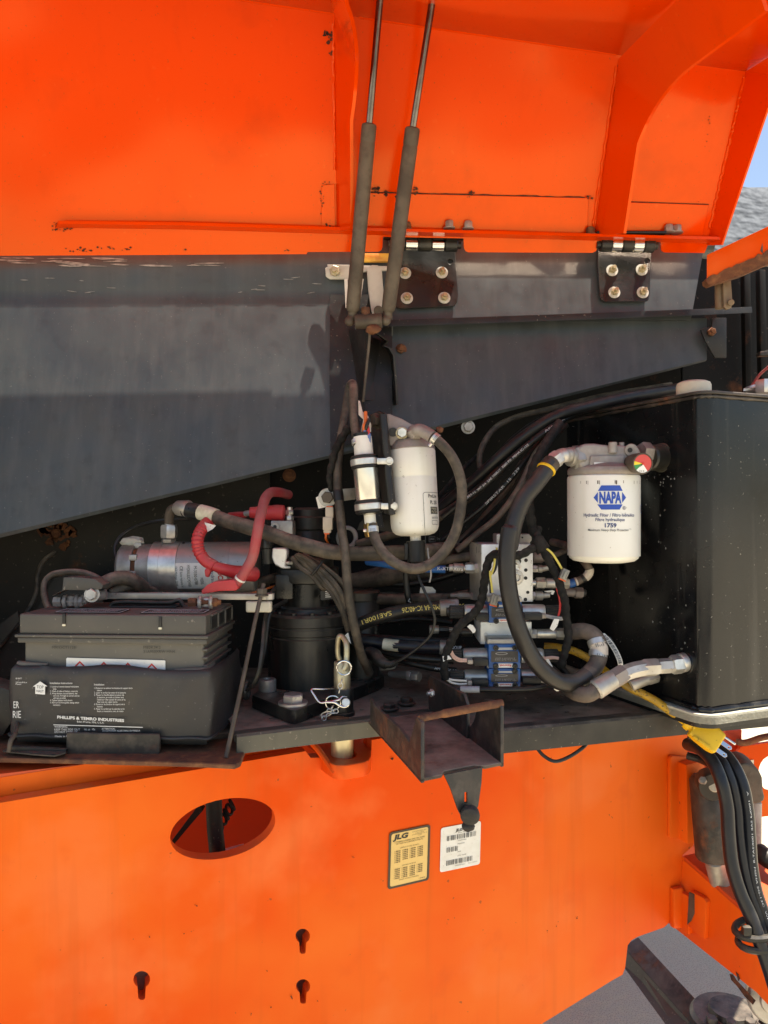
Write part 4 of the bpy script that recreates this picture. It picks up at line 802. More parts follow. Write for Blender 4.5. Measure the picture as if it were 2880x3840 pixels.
# ================================================================ swing motor
MX, MY = -.157, 1.535
MO = T('swing_motor', 'black cast swing drive drum standing on a diamond base plate', 'motor', (MX, MY, 1.12))
def zy(y, Y=MY): return 1.5 - (y - 1920) * Y / F
bpz = 1.147
bpl = [pz(x, y, bpz) for x, y in ((945, 2606), (1080, 2658), (1108, 2664), (1140, 2652), (1420, 2545), (1440, 2530), (1420, 2500), (1240, 2470), (1000, 2560))]
mk('base_plate', bev(prism(bpl, (0, 0, -.026)), .003, 2), 'cast_black', MO)
dr = .083
def mz(y): return zy(y, MY - dr)
zt = 1.5 - (2301 - 1920) * MY / F
mk('drum', lathe((MX, MY, bpz), (0, 0, 1), [(0, dr * 1.0), (.002, dr), (.098, dr), (.1, dr * .975), (.104, dr * .975), (.106, dr * 1.012), (.118, dr * 1.012), (.119, dr * .985), (.122, dr * .985), (.124, dr * 1.012), (.142, dr * 1.01), (.147, dr * .96), (.148, dr * .72), (.150, dr * .70), (.156, dr * .69), (.158, dr * .6)], 72), 'cast_black', MO)
for a in [i * .5236 + .2 for i in range(12)]: mk('rim_bolt', cyl((MX + dr * .86 * math.cos(a), MY + dr * .86 * math.sin(a), bpz + .146), (MX + dr * .86 * math.cos(a), MY + dr * .86 * math.sin(a), bpz + .152), .006, 10), 'cast_black', MO)
nz = bpz + .156
mk('neck', lathe((MX - .004, MY, nz), (0, 0, 1), [(0, .050), (.004, .0465), (.05, .0465), (.054, .05)], 40), 'cast_black', MO)
mk('motor_flange', bev(prism([V((MX - .002 + a * .062, MY + b2 * .058, nz + .052)) for a, b2 in ((-1, -.45), (-.8, -.8), (-.3, -1), (.35, -1), (.8, -.7), (1, -.3), (1, .8), (-1, .8))], (0, 0, .030)), .006, 2), 'cast_black', MO)
mk('flange_ear', box((MX - .044, MY - .038, nz + .046), (.036, .03, .05), b=.005), 'cast_black', MO)
mk('collar', lathe((MX - .008, MY, nz + .082), (0, 0, 1), [(0, .058), (.003, .060), (.018, .060), (.021, .057)], 44), 'cast_black', MO)
mk('canister', lathe(az('g', 600, 420, MY + .02) , (0, 0, 1), [(0, .034), (.040, .034), (.043, .032), (.046, .0365), (.070, .0365), (.073, .034), (.086, .034), (.091, .026)], 40), 'plastic_black', MO)
blk = az('g', 415, 265, MY - .03)
mk('valve_block', box(blk, (w(155, MY) * .5124, .05, w(130, MY) * .5124), b=.003), 'grey_aluminium', MO); mk('plug', cyl(az('g', 353, 245, MY - .0545), az('g', 353, 245, MY - .060), .009, 20), 'dull_zinc', MO); mk('plug_socket', hexn(az('g', 353, 245, MY - .0602), az('g', 353, 245, MY - .0608), .004), 'ink_black', MO)
mk('stud_nut', J(hexn(az('g', 460, 200, MY - .03), az('g', 460, 165, MY - .03), .0085), hexn(az('g', 460, 155, MY - .03), az('g', 460, 122, MY - .03), .0085, .5), cyl(az('g', 460, 200, MY - .03), az('g', 460, 100, MY - .03), .006)), 'zinc', MO)
mk('saddle_clip', bev(prism(path('g', [(335, 400, 1.47), (430, 400, 1.47), (445, 420, 1.47), (440, 470, 1.47), (425, 530, 1.47), (465, 535, 1.47), (465, 550, 1.47), (405, 550, 1.47), (350, 520, 1.47), (330, 470, 1.47)]), (0, .03, 0)), .002, 1), 'machined_aluminium', MO)
bolt(MO, az('g', 455, 520, 1.475), (0, 0, 1), .008, 'zinc', .006)
mk('solenoid_stub', lathe(az('g', 298, 515, 1.49), (0, 0, 1), [(0, .011), (.03, .011), (.032, .013), (.06, .013), (.064, .010)], 18), 'cast_black', MO)
tgp = mk('rating_plate', prism(path('g', [(685, 715, 1.482), (770, 705, 1.484), (772, 775, 1.484), (690, 782, 1.482)]), (0, .002, 0)), 'ink_black', MO)
for i in range(4): mk('plate_print', poly(path('g', [(722, 715 + i * 14, 1.480), (764, 712 + i * 14, 1.482), (764, 717 + i * 14, 1.482), (722, 720 + i * 14, 1.480)])), 'ink_white', tgp)
p = az('g', 298, 1450, MY - .05); 
sb = pz(1003, 2590, bpz); mk('socket_bolt', lathe(sb, (0, 0, 1), [(0, .0165), (.002, .0172), (.022, .0172), (.0235, .016), (.0236, .009), (.015, .008)], 28), 'dull_zinc', MO)
hb = pz(1099, 2640, bpz); bolt(MO, hb, (0, 0, 1), .0195, 'grey_aluminium', .014, 1.4, 'hex_bolt')
hb = pz(1432, 2503, bpz + .0); mk('washer', cyl(hb, hb + V((0, 0, .006)), .032, 30), 'sealant', MO); bolt(MO, hb + V((0, .005, .006)), (0, 0, 1), .019, 'dull_zinc', .012, 0, 'hex_bolt')
mk('side_canister', lathe(V((-.048, 1.60, bpz)), (0, 0, 1), [(0, .038), (.16, .038), (.163, .036), (.164, .040), (.18, .040), (.184, .036)], 36), 'cast_black', MO)
# bunch of thin cables over the motor
hw = [[(505, 455, 1.46), (560, 500, 1.45), (640, 580, 1.445), (730, 680, 1.44), (800, 780, 1.435), (860, 900, 1.44), (885, 1000, 1.46)], [(520, 450, 1.45), (600, 490, 1.442), (690, 560, 1.436), (780, 650, 1.432), (840, 740, 1.43), (860, 840, 1.44)], [(560, 450, 1.46), (660, 505, 1.45), (740, 560, 1.442), (830, 640, 1.44), (880, 720, 1.45)], [(480, 470, 1.47), (540, 540, 1.455), (620, 600, 1.446), (690, 680, 1.446), (720, 700, 1.452)], [(540, 455, 1.452), (640, 540, 1.44), (720, 640, 1.434), (800, 740, 1.43), (850, 860, 1.437), (870, 960, 1.455)]]
HW = T('motor_cables', 'bunch of thin dusty black cables draped over the swing motor', 'cables', az('g', 700, 650, 1.44))
for q in hw: mk('cable', tube(path('g', q), .0052, 9, 7), 'hose_dusty', HW)
mk('cable_tie', tube(path('g', [(620, 600, 1.43), (660, 555, 1.425), (700, 500, 1.43)]), .003, 8), 'hose_black', HW)
one('motor_side_lead', J(tube(path('g', [(440, 785, 1.49), (380, 815, 1.47), (330, 850, 1.45), (305, 920, 1.44), (295, 1000, 1.435), (280, 1120, 1.43), (240, 1300, 1.41), (200, 1390, 1.39), (160, 1425, 1.37)]), .0042, 9)), 'hose_black', 'thin black lead running down left of the swing motor', 'lead')
one('side_hose', tube(path('g', [(60, 740, 1.55), (180, 690, 1.55), (280, 640, 1.55), (380, 610, 1.57), (480, 590, 1.62)]), w(18, 1.55), 14), 'hose_dusty', 'dusty hose passing behind the red boot towards the motor', 'hose')
one('orange_lead', tube(path('g', [(120, 745, 1.50), (220, 720, 1.50), (300, 695, 1.505), (380, 668, 1.52)]), .002, 8), 'wire_orange', 'thin orange wire behind the hold-down rod top', 'wire')

one('side_bracket', prism([at(-60, 2560, 1.30), at(45, 2590, 1.30), at(48, 2700, 1.30), at(10, 2760, 1.30), at(-60, 2770, 1.30)], (0, .05, 0), .003), 'black_steel', 'dark bracket peeking out left of the battery blanket', 'bracket')
# ================================================================ gas struts and their post
def strut(lab, r0, c0, c1, b1, Y0, Ym, Y1):
    s = T('gas_strut', lab, 'gas strut', at(*b1, Y1), 'pair of hood gas struts')
    P, A, B = at(*r0, Y0), at(*c0, Ym), at(*c1, Y1); d = (B - A).normalized(); L = (B - A).length
    mk('piston_rod', cyl(P, A + d * .01, w(12.5, 1.38), 20, .0002), 'rod_steel', s)
    r = w(27, 1.43)
    mk('cylinder', lathe(A, d, [(0, r * .62), (.002, r * .93), (.006, r), (.028, r), (.030, r * .96), (.033, r * .96), (.035, r), (L - .012, r), (L - .004, r * .93), (L, r * .72)], 30), 'strut_brown', s)
    e = at(*b1, Y1); mk('end_fitting', tube([B - d * .004, B + d * .010, e], w(17, 1.45), 16, 6), 'strut_brown', s); mk('ball_socket', ball(e, w(19, 1.45), (1, .9, 1), 20), 'strut_brown', s)
strut('left gas strut of the pair, its rod rising towards the hood rib', (1430, -60), (1385, 462), (1322, 1168), (1311, 1205), 1.27, 1.355, 1.475)
strut('right gas strut of the pair, leaning in front of the hinge', (1631, -60), (1548, 476), (1456, 1168), (1447, 1203), 1.27, 1.355, 1.475)
SP = T('strut_post', 'black folded steel post carrying the gas struts and fuel filter', 'post', at(1400, 1560, 1.52))
mk('cross_tube', cyl(az('c', 352, 795, 1.475), az('c', 552, 785, 1.475), w(27, 1.47), 24), 'strut_brown', SP)
mk('tube_boss', J(cyl(az('c', 432, 760, 1.475), az('c', 432, 690, 1.475), .009), ball(az('c', 490, 850, 1.465), .012, (1.4, .8, .8), 12, .3)), 'rust', SP)
mk('left_flange', prism(path('c', [(300, 850, 1.575), (420, 850, 1.48), (462, 870, 1.478), (455, 960, 1.48), (438, 1120, 1.487), (415, 1366, 1.497), (370, 1366, 1.565), (325, 1366, 1.60), (310, 1050, 1.59)]), (0, .004, 0)), 'black_steel', SP)
mk('left_flange_edge', tube(path('c', [(462, 875, 1.476), (452, 1000, 1.48), (436, 1150, 1.486), (412, 1380, 1.496)]), .0028, 8), 'strut_brown', SP)
mk('web', prism(path('c', [(460, 900, 1.56), (620, 960, 1.58), (650, 1366, 1.56), (420, 1366, 1.54)]), (0, .004, 0)), 'black_steel', SP)
mk('right_flange', sheet([path('c', [(510, 880, 1.49), (590, 935, 1.50), (560, 970, 1.51), (600, 985, 1.51), (632, 1040, 1.512), (645, 1200, 1.515), (658, 1400, 1.52)]), path('c', [(500, 885, 1.56), (575, 940, 1.57), (545, 975, 1.57), (575, 990, 1.57), (608, 1045, 1.57), (620, 1205, 1.57), (630, 1405, 1.57)])], (.004, 0, 0)), 'black_steel', SP)
mk('side_ear', prism(path('c', [(620, 870, 1.588), (640, 955, 1.588), (712, 950, 1.588), (735, 975, 1.588), (740, 1050, 1.588), (660, 1150, 1.588), (620, 1150, 1.588)]), (0, .004, 0), .001), 'black_steel', SP)
bolt(SP, az('c', 690, 998, 1.585), (0, -1, 0), .0095, 'rust', .008, 1.3, stud=.006)
mk('lower_leg', prism([at(1330, 1500, 1.50), at(1365, 1500, 1.50), at(1400, 1740, 1.46), at(1440, 1980, 1.45), at(1400, 1980, 1.45), at(1350, 1740, 1.47)], (0, .03, 0)), 'black_steel', SP)
mk('upper_plate', prism(path('c', [(270, 285, 1.60), (300, 285, 1.60), (290, 700, 1.585), (360, 850, 1.57), (300, 850, 1.585), (270, 480, 1.60)]), (0, .006, 0)), 'grey_aluminium', SP)
# bright galvanised bracket behind the struts
GB = T('strut_bracket', 'pale galvanised bracket and link behind the gas struts', 'bracket', at(1320, 1150, 1.56))
mk('cross_bar', prism(path('c', [(150, 372, 1.570), (300, 375, 1.562), (420, 380, 1.561), (590, 385, 1.555), (590, 415, 1.555), (420, 425, 1.561), (300, 480, 1.562), (170, 480, 1.570)]), (0, .008, .0), .0015), 'galvanised', GB)
mk('end_tab', prism(path('c', [(135, 400, 1.572), (155, 388, 1.572), (270, 400, 1.568), (268, 480, 1.568), (170, 482, 1.572), (140, 462, 1.572)]), (0, .005, 0), .001), 'galvanised', GB)
bolt(GB, az('c', 205, 425, 1.562), (0, -1, 0), .0115, 'yellow_zinc', .008, 0, 'nut', stud=.008)
mk('link', prism(path('c', [(440, 420, 1.555), (455, 388, 1.555), (480, 376, 1.555), (520, 378, 1.555), (545, 395, 1.555), (552, 430, 1.555), (562, 560, 1.566), (548, 700, 1.556), (520, 735, 1.555), (480, 735, 1.555), (470, 700, 1.556), (450, 560, 1.566)]), (0, .006, 0), .002), 'galvanised', GB)
mk('rivet', cyl(az('c', 515, 425, 1.566), az('c', 515, 425, 1.580), .008), 'galvanised', GB); mk('rivet', cyl(az('c', 525, 712, 1.542), az('c', 525, 712, 1.560), .010), 'strut_brown', GB)
mk('wing', prism(path('c', [(275, 480, 1.561), (300, 480, 1.561), (300, 690, 1.555), (285, 690, 1.555)]), (0, .004, 0)), 'galvanised', GB); mk('wing', prism(path('c', [(390, 480, 1.560), (418, 480, 1.560), (385, 690, 1.562), (365, 690, 1.562)]), (0, .004, 0)), 'galvanised', GB)

# ================================================================ fuel filter, pump, their plate
FF = T('fuel_filter', 'cream fuel filter canister with black bottom connector', 'filter', az('d', 905, 1460, 1.39))
ft, fb = az('d', 866, 640, 1.40), az('d', 902, 1345, 1.39); fd = (fb - ft).normalized(); fl = (fb - ft).length; fr_ = w(91, 1.39)
mk('canister', lathe(ft, fd, [(0, fr_ * .97), (.003, fr_), (.052, fr_), (.0525, fr_ * .996), (.0535, fr_ * .996), (.054, fr_), (fl - .024, fr_ * 1.0), (fl - .015, fr_ * .98), (fl - .008, fr_ * .92), (fl - .003, fr_ * .80), (fl, fr_ * .6), (fl + .001, fr_ * .2)], 56), 'filter_cream', FF)
mk('top_gasket', lathe(ft - fd * .008, fd, [(0, fr_ * .95), (.007, fr_ * 1.0), (.009, fr_ * .97)], 48), 'cast_aluminium', FF)
mk('drain_neck', cyl(fb - fd * .006, fb + fd * .012, w(20, 1.39)), 'plastic_white', FF)
mk('connector', J(cyl(fb + fd * .010, fb + fd * .050, w(35, 1.39), 28, .001), box(fb + fd * .03 + V((-.019, -.004, 0)), (.006, .012, .03), b=.001), cyl(fb + fd * .05, fb + fd * .072, w(22, 1.39))), 'plastic_black', FF)
fa = ft + fd * .150
def ff(s, x, y, wd, h, mat='ink_grey', bold=0): return mk('lettering', bend(([V((a * wd + x, b * h + y, 0)) for a, b in glyphs(s, bold)[0]], glyphs(s, bold)[1]), fa, -fd, (0, -1, 0), fr_ + .0007), mat, FF)
fx = .0285
def ffb(o): return bend(subdiv(o, .006), fa, -fd, (0, -1, 0), fr_ + .0006)
mk('label_frame', ffb(plate(rrect((.016, -.032, 0), (.062, 0, 0), (0, .098, 0), .005), [rrect((.0168, -.0312, 0), (.0604, 0, 0), (0, .0964, 0), .0044)], (0, 0, .0001))), 'ink_grey', FF)
ff('PreLine', fx - .001, .056, .024, .0065, 'ink_black', .01); ff('PL 250', fx + .003, .044, .02, .0065, 'ink_black', .01)
mk('brand_block', ffb(quad((fx + .003, .026, 0), (.022, 0, 0), (0, .013, 0))), 'ink_black', FF)
mk('lettering', bend(J(*[([V((a * .017 + fx + .005, b * .0045 + y, 0)) for a, b in glyphs(s)[0]], glyphs(s)[1]) for s, y in (('MANN', .0335), ('FILTER', .0275))]), fa, -fd, (0, -1, 0), fr_ + .0011), 'tape_cream', FF)
ff('6660462540', fx + .005, .017, .02, .004); mk('made_box', ffb(plate(rrect((fx - .005, -.026, 0), (.016, 0, 0), (0, .010, 0), .001), [rrect((fx - .0044, -.0254, 0), (.0148, 0, 0), (0, .0088, 0), .0006)], (0, 0, .0001))), 'ink_grey', FF); ff('0460', fx - .003, -.0225, .011, .004); ff('Germany', fx + .016, -.022, .016, .004); mk('made_box', ffb(plate(rrect((fx + .005, .006, 0), (.018, 0, 0), (0, .008, 0), .001), [rrect((fx + .0056, .0066, 0), (.0168, 0, 0), (0, .0068, 0), .0006)], (0, 0, .0001))), 'ink_grey', FF)
FH = T('fuel_filter_casting', 'cast aluminium fuel filter head with a bolt and an elbow', 'casting', az('d', 860, 600, 1.40))
mk('casting', bev(prism(path('d', [(652, 335, 1.375), (690, 335, 1.375), (790, 375, 1.375), (880, 425, 1.375), (930, 420, 1.375), (1000, 520, 1.375), (1020, 560, 1.375), (1050, 592, 1.375), (870, 600, 1.375), (690, 606, 1.375), (680, 560, 1.375)]), (0, .05, 0)), .006, 2), 'cast_aluminium', FH)
mk('neck_disc', lathe(ft - fd * .018, fd, [(0, fr_ * .80), (.002, fr_ * .86), (.008, fr_ * .93), (.010, fr_ * .94)], 40), 'cast_aluminium', FH)
mk('bore', cyl(az('d', 715, 488, 1.374), az('d', 715, 488, 1.372), w(17, 1.37), 24, .0001), 'ink_black', FH)
bolt(FH, az('d', 790, 497, 1.374), (0, -1, 0), w(20, 1.37), 'zinc', .012, 1.18, 'port_bolt', 'yellow_zinc')
mk('elbow', J(tube(path('d', [(890, 500, 1.37), (930, 470, 1.352), (985, 490, 1.345), (1040, 525, 1.34)]), w(24, 1.35), 18), hexn(az('d', 880, 505, 1.375), az('d', 915, 478, 1.358), w(30, 1.36))), 'cast_aluminium', FH)
FP = T('filter_plate', 'rust-flecked black plate between fuel pump and fuel filter', 'plate', az('d', 690, 1180, 1.40))
mk('side', prism(path('d', [(520, 345, 1.46), (600, 312, 1.42), (650, 330, 1.36), (690, 700, 1.352), (728, 1130, 1.345), (720, 1170, 1.345), (690, 1178, 1.36), (640, 1160, 1.42), (590, 700, 1.46)]), (.003, .004, 0)), 'rusty_black', FP)
mk('front_edge', tube(path('d', [(632, 345, 1.362), (650, 520, 1.357), (672, 760, 1.353), (698, 1030, 1.346), (706, 1170, 1.346)]), .0068, 10), 'black_steel', FP)
bolt(FP, az('d', 600, 392, 1.405), (-1, -.8, 0), .013, 'strut_brown', .012, 1.25)
for x, y in ((708, 720), (740, 1088)): mk('stud', cyl(az('d', x - 30, y, 1.35), az('d', x, y, 1.35), .003, 10), 'zinc', FP)
PM = T('fuel_pump', 'small zinc fuel pump cylinder held by two banded clamps', 'pump', az('d', 530, 1260, 1.36))
p0, p1 = az('d', 478, 700, 1.365), az('d', 520, 1150, 1.36); d = (p1 - p0).normalized(); L = (p1 - p0).length; r = w(46, 1.36)
mk('body', lathe(p0, d, [(0, r * .9), (.002, r), (L - .006, r), (L, r * .86), (L + .006, r * .45)], 44), 'polished', PM)
mk('cap', lathe(p0 - d * .040, d, [(0, r * .74), (.003, r * .77), (.036, r * .79), (.040, r * .82), (.041, r * 1.06), (.044, r * 1.06)], 36), 'plastic_white', PM)
mk('cap_top', cyl(p0 - d * .046, p0 - d * .039, r * .76), 'plastic_black', PM)
for f in (.085, .905):
    c = p0 + d * (L * f)
    mk('rubber_band', lathe(c - d * .0125, d, [(0, r * 1.03), (.002, r * 1.13), (.023, r * 1.13), (.025, r * 1.03)], 44), 'plastic_black', PM)
    cl = mk('clamp_band', lathe(c - d * .006, d, [(0, r * 1.14), (.001, r * 1.18), (.011, r * 1.18), (.012, r * 1.14)], 44), 'zinc', PM)
    mk('clamp_ear', box(c + V((r * 1.55, -.016, .001)), (r * 1.1, .004, .011), b=.001), 'zinc', PM)
    bolt(PM, c + V((r * 2.0, -.018, .001)), (0, -1, 0), .006, 'zinc', .005, 1.25)
mk('outlet', cyl(p1 + d * .002, p1 + d * .024, w(22, 1.36)), 'plastic_white', PM); mk('outlet_nut', hexn(p1 + d * .020, p1 + d * .046, w(26, 1.36)), 'brass', PM)
TG = T('pump_wires', 'orange, red and blue wires with white wrap above the fuel pump', 'wires', az('d', 490, 590, 1.36))
mk('wrap', prism(path('d', [(428, 222, 1.375), (442, 228, 1.375), (465, 320, 1.372), (510, 352, 1.37), (520, 390, 1.368), (535, 420, 1.366), (532, 510, 1.364), (518, 512, 1.364), (498, 395, 1.364), (470, 410, 1.364), (455, 505, 1.364), (450, 480, 1.366), (470, 380, 1.368), (430, 345, 1.372)]), (0, .003, 0), .0008, 1), 'wrap_white', TG)
for m, q in (('wire_orange', [(487, 320, 1.366), (490, 380, 1.362), (486, 420, 1.36), (480, 470, 1.359)]), ('wire_orange', [(478, 420, 1.358), (476, 460, 1.357), (474, 500, 1.357)]), ('wire_red', [(500, 430, 1.36), (510, 480, 1.358), (512, 530, 1.357)]), ('wire_red', [(490, 420, 1.361), (500, 470, 1.36), (508, 520, 1.36)]), ('wire_blue', [(480, 475, 1.356), (482, 520, 1.356), (482, 590, 1.357)]), ('wire_blue', [(505, 510, 1.356), (505, 550, 1.356), (503, 592, 1.357)]), ('wire_blue', [(518, 500, 1.358), (516, 550, 1.357), (518, 585, 1.358)]), ('hose_black', [(520, 380, 1.358), (500, 430, 1.354), (488, 470, 1.357)])): mk('wire', tube(path('d', q), .0034, 9, 6), m, TG)
# hoses of the fuel system
def wclamp(parent, p, q, r, screw=True):                         # worm-drive hose clamp
    p, q = V(p), V(q); c = mk('hose_clamp', lathe(p, q - p, [(0, r * 1.06), (.0006, r * 1.12), ((q - p).length - .0006, r * 1.12), ((q - p).length, r * 1.06)], 30), 'zinc', parent)
    d_ = (q - p).normalized(); m = (p + q) / 2; s_ = V((-d_.z, 0, d_.x)).normalized()
    mk('clamp_slots', J(*[box(m + V((0, -r * 1.13, 0)) + s_ * (k * r * .22), (r * .07, .0006, (q - p).length * .6), (s_, V((0, 1, 0)), d_), 0) for k in (-2, -1, 0, 1, 2)]), 'ink_grey', parent)
    if screw: mk('clamp_screw', hexn(m + s_ * (-r * 1.15) + V((0, -r * .5, 0)), m + s_ * (-r * 1.75) + V((0, -r * .5, 0)), r * .3), 'zinc', parent)
DH = T('supply_hose', 'dusty brown hose looped over at the top and dropping past the motor', 'hose', path('g', [(1040, 1320, 1.44)])[0])
dh = path('d', [(425, 600, 1.362), (412, 520, 1.37), (396, 400, 1.385), (390, 260, 1.40), (389, 140, 1.42), (378, 85, 1.445), (358, 110, 1.46), (335, 250, 1.46), (300, 450, 1.445), (270, 640, 1.43), (257, 800, 1.42), (258, 950, 1.41), (272, 1100, 1.40), (298, 1350, 1.385)]) + path('g', [(868, 420, 1.375), (880, 620, 1.37), (905, 820, 1.375), (945, 1020, 1.39), (985, 1180, 1.42), (1020, 1260, 1.445), (1046, 1315, 1.46)])
mk('hose', tube(dh, w(17, 1.39), 18, 8), 'hose_dusty', DH); wclamp(DH, az('d', 420, 590, 1.362), az('d', 412, 552, 1.366), w(17.5, 1.365))
mk('hose_sleeve', tube([dh[11] + V((0, 0, -.006)), dh[11].lerp(dh[12], .35), dh[11].lerp(dh[12], .75)], w(19.5, 1.40), 18, 6), 'hose_black', DH)
LP = T('filter_loop_hose', 'dusty grey hose looping under the fuel filter from pump to head', 'hose', az('d', 900, 1640, 1.33))
lp_ = path('d', [(1050, 530, 1.34), (1100, 570, 1.335), (1190, 670, 1.335), (1255, 800, 1.335), (1288, 960, 1.335), (1275, 1150, 1.335), (1225, 1340, 1.333), (1140, 1480, 1.33), (1020, 1585, 1.327), (900, 1622, 1.325), (770, 1592, 1.325), (660, 1515, 1.33), (590, 1420, 1.34), (555, 1330, 1.35), (545, 1250, 1.355)])
mk('hose', tube(lp_, w(19.5, 1.33), 20, 10), 'hose_dusty', LP); wclamp(LP, az('d', 1048, 530, 1.34), az('d', 1082, 556, 1.338), w(21, 1.34)); wclamp(LP, az('d', 546, 1272, 1.355), az('d', 550, 1322, 1.352), w(20, 1.35), True)
one('clip_rod', J(ball(az('d', 1105, 468, 1.36), .006, (1.2, .6, .9), 10, .5)), 'rust', 'rusty clamp screw end above the filter elbow', 'screw')
PC = T('hose_clip_bracket', 'small galvanised bracket with bolt and clip on the dropping hose', 'bracket', az('d', 170, 1080, 1.42))
mk('arm', prism(path('d', [(110, 990, 1.425), (140, 972, 1.425), (400, 950, 1.44), (405, 1045, 1.44), (150, 1078, 1.425), (125, 1070, 1.425)]), (0, .004, 0), .0012), 'dull_zinc', PC)
bolt(PC, az('d', 175, 1030, 1.423), (0, -1, 0), .012, 'strut_brown', .010, 1.5, 'bolt', 'dull_zinc')
TGG = one('wire_tag', prism(path('d', [(76, 1030, 1.43), (100, 1018, 1.43), (120, 1070, 1.43), (198, 1080, 1.43), (196, 1102, 1.43), (98, 1122, 1.43)]), (0, .001, 0)), 'paper_white', 'small white wire tag beside the clip bracket bolt', 'tag')
CN = T('wire_connector', 'beige plug connector hanging below the white wire tag', 'connector', az('d', 175, 1330, 1.42), 'plug connectors')
mk('housing', J(box(az('d', 190, 1155, 1.42), (w(30, 1.42), .014, w(42, 1.42)), b=.002), box(az('d', 176, 1245, 1.42), (w(36, 1.42), .018, w(48, 1.42)), b=.002), box(az('d', 172, 1300, 1.42), (w(28, 1.42), .014, w(22, 1.42)), b=.002)), 'connector_beige', CN)
mk('seal', box(az('d', 168, 1328, 1.42), (w(20, 1.42), .012, w(7, 1.42)), b=.001), 'orange_seal', CN); mk('seal', box(az('d', 192, 1108, 1.42), (w(24, 1.42), .012, w(7, 1.42)), b=.001), 'orange_seal', CN)
mk('lead', tube(path('d', [(165, 1325, 1.42), (158, 1365, 1.42), (182, 1415, 1.43)]), .0022, 8), 'wire_orange', CN); mk('lead', tube(path('d', [(180, 1325, 1.42), (186, 1360, 1.42), (192, 1400, 1.43)]), .0022, 8), 'hose_black', CN)
one('taped_harness', tube(path('d', [(350, 450, 1.43), (310, 510, 1.425), (260, 590, 1.42), (225, 680, 1.415), (205, 770, 1.415), (190, 840, 1.415), (188, 880, 1.415), (200, 950, 1.42), (215, 1000, 1.43)]), .006, 10, 8, lambda L, f: (.0085 + .0012 * math.sin(L * 300)) * (1 - .45 * f)), 'loom', 'frayed taped wiring harness left of the dropping hose', 'harness')
one('sensor_lead', tube(path('g', [(1365, 400, 1.39), (1372, 480, 1.38), (1400, 600, 1.37), (1450, 720, 1.36), (1500, 830, 1.355), (1522, 930, 1.355), (1490, 1040, 1.36), (1400, 1130, 1.37), (1300, 1205, 1.385), (1225, 1245, 1.40)]), .0028, 9), 'hose_black', 'thin black lead curving from the fuel filter bottom to the deck plug', 'lead')
one('sensor_stub_wire', tube(path('g', [(1470, 400, 1.385), (1478, 470, 1.38), (1490, 540, 1.38), (1495, 600, 1.38), (1484, 652, 1.38)]), .0016, 8), 'wire_grey', 'loose thin grey wire end under the fuel filter', 'wire')
DP = T('deck_plug', 'black ribbed plug on the deck beside the motor plate', 'plug', az('g', 1130, 1270, 1.45))
mk('body', tube(path('g', [(1050, 1170, 1.48), (1090, 1185, 1.45), (1120, 1225, 1.43), (1170, 1255, 1.42)]), w(24, 1.43), 14, 8, lambda L, f: w(26, 1.43) * (1 - .25 * f)), 'plastic_black', DP)
mk('ribbed_boot', tube(path('g', [(1165, 1250, 1.42), (1200, 1252, 1.41), (1240, 1240, 1.40)]), w(15, 1.42), 14, 16, lambda L, f: w(14, 1.42) * (1 + .10 * math.sin(f * 44) - .25 * f)), 'plastic_black', DP)

# ================================================================ lock pin
LKZ = FZ
LK = T('lock_pin', 'yellow-zinc turntable lock pin with loop handle standing in the deck', 'pin', pz(1283, 2690, FZ))
pc = V(((1283 - 1440) * 1.385 / F, 1.385, 0)); pr = w(31, 1.385)
def pzt(y, Y=1.385): return 1.5 - (y - 1920) * Y / F
mk('collar', lathe((pc.x, pc.y, FZ), (0, 0, 1), [(0, pr * 1.6), (.006, pr * 1.55), (.007, pr * 1.36), (.048, pr * 1.36), (.05, pr * 1.3)], 36), 'cast_black', LK)
mk('shaft', lathe((pc.x, pc.y, FZ - .10), (0, 0, 1), [(0, pr * 1.25), (.004, pr * 1.36), (.06, pr * 1.36), (.06, pr), (.15, pr), (pzt(2484) - FZ + .10, pr), (pzt(2480) - FZ + .10, pr * .9)], 36), 'yellow_zinc', LK)
hp = path('q', [(300, 700, 1.385), (275, 640, 1.385), (272, 420, 1.385), (290, 350, 1.385), (325, 345, 1.385), (385, 420, 1.378), (402, 500, 1.372), (400, 680, 1.368), (390, 800, 1.362), (360, 860, 1.36)])
mk('loop_handle', tube(hp, w(10, 1.38), 12, 6, flat=1.3), 'yellow_zinc', LK)
mk('split_ring', ring(az('q', 365, 822, 1.352), (0, 1, .1), w(27, 1.355), w(3.2, 1.355), 40, 8), 'chrome', LK)
LC = T('linch_pin', 'wire-ring safety pin with chain pushed through the lock collar', 'safety pin', az('q', 330, 1400, 1.35))
mk('pin_head', cyl(az('q', 395, 1345, 1.352), az('q', 390, 1345, 1.335), w(16, 1.345), 28, .001), 'zinc', LC)
mk('wire_ring', ring(az('q', 195, 1352, 1.345), (0, 1, .15), w(28, 1.345), w(3.4, 1.345), 40, 8), 'chrome', LC)
mk('wire_bail', tube(path('q', [(400, 1262, 1.345), (340, 1258, 1.34), (290, 1300, 1.336), (120, 1335, 1.334), (0, 1345, 1.335), (-90, 1230, 1.34), (-130, 1150, 1.345), (60, 1145, 1.355), (200, 1140, 1.37)]), w(4, 1.34), 10, 6), 'chrome', LC)
mk('wire_arm', tube(path('q', [(110, 1340, 1.332), (220, 1345, 1.330), (300, 1395, 1.332), (370, 1412, 1.335), (420, 1395, 1.338)]), w(5, 1.34), 10, 6), 'chrome', LC)
chain = [(330, 1000), (318, 1060), (300, 1130), (285, 1200), (200, 1390), (160, 1450), (120, 1500), (80, 1560), (40, 1605), (30, 1540), (160, 1500), (230, 1500), (250, 1450)]
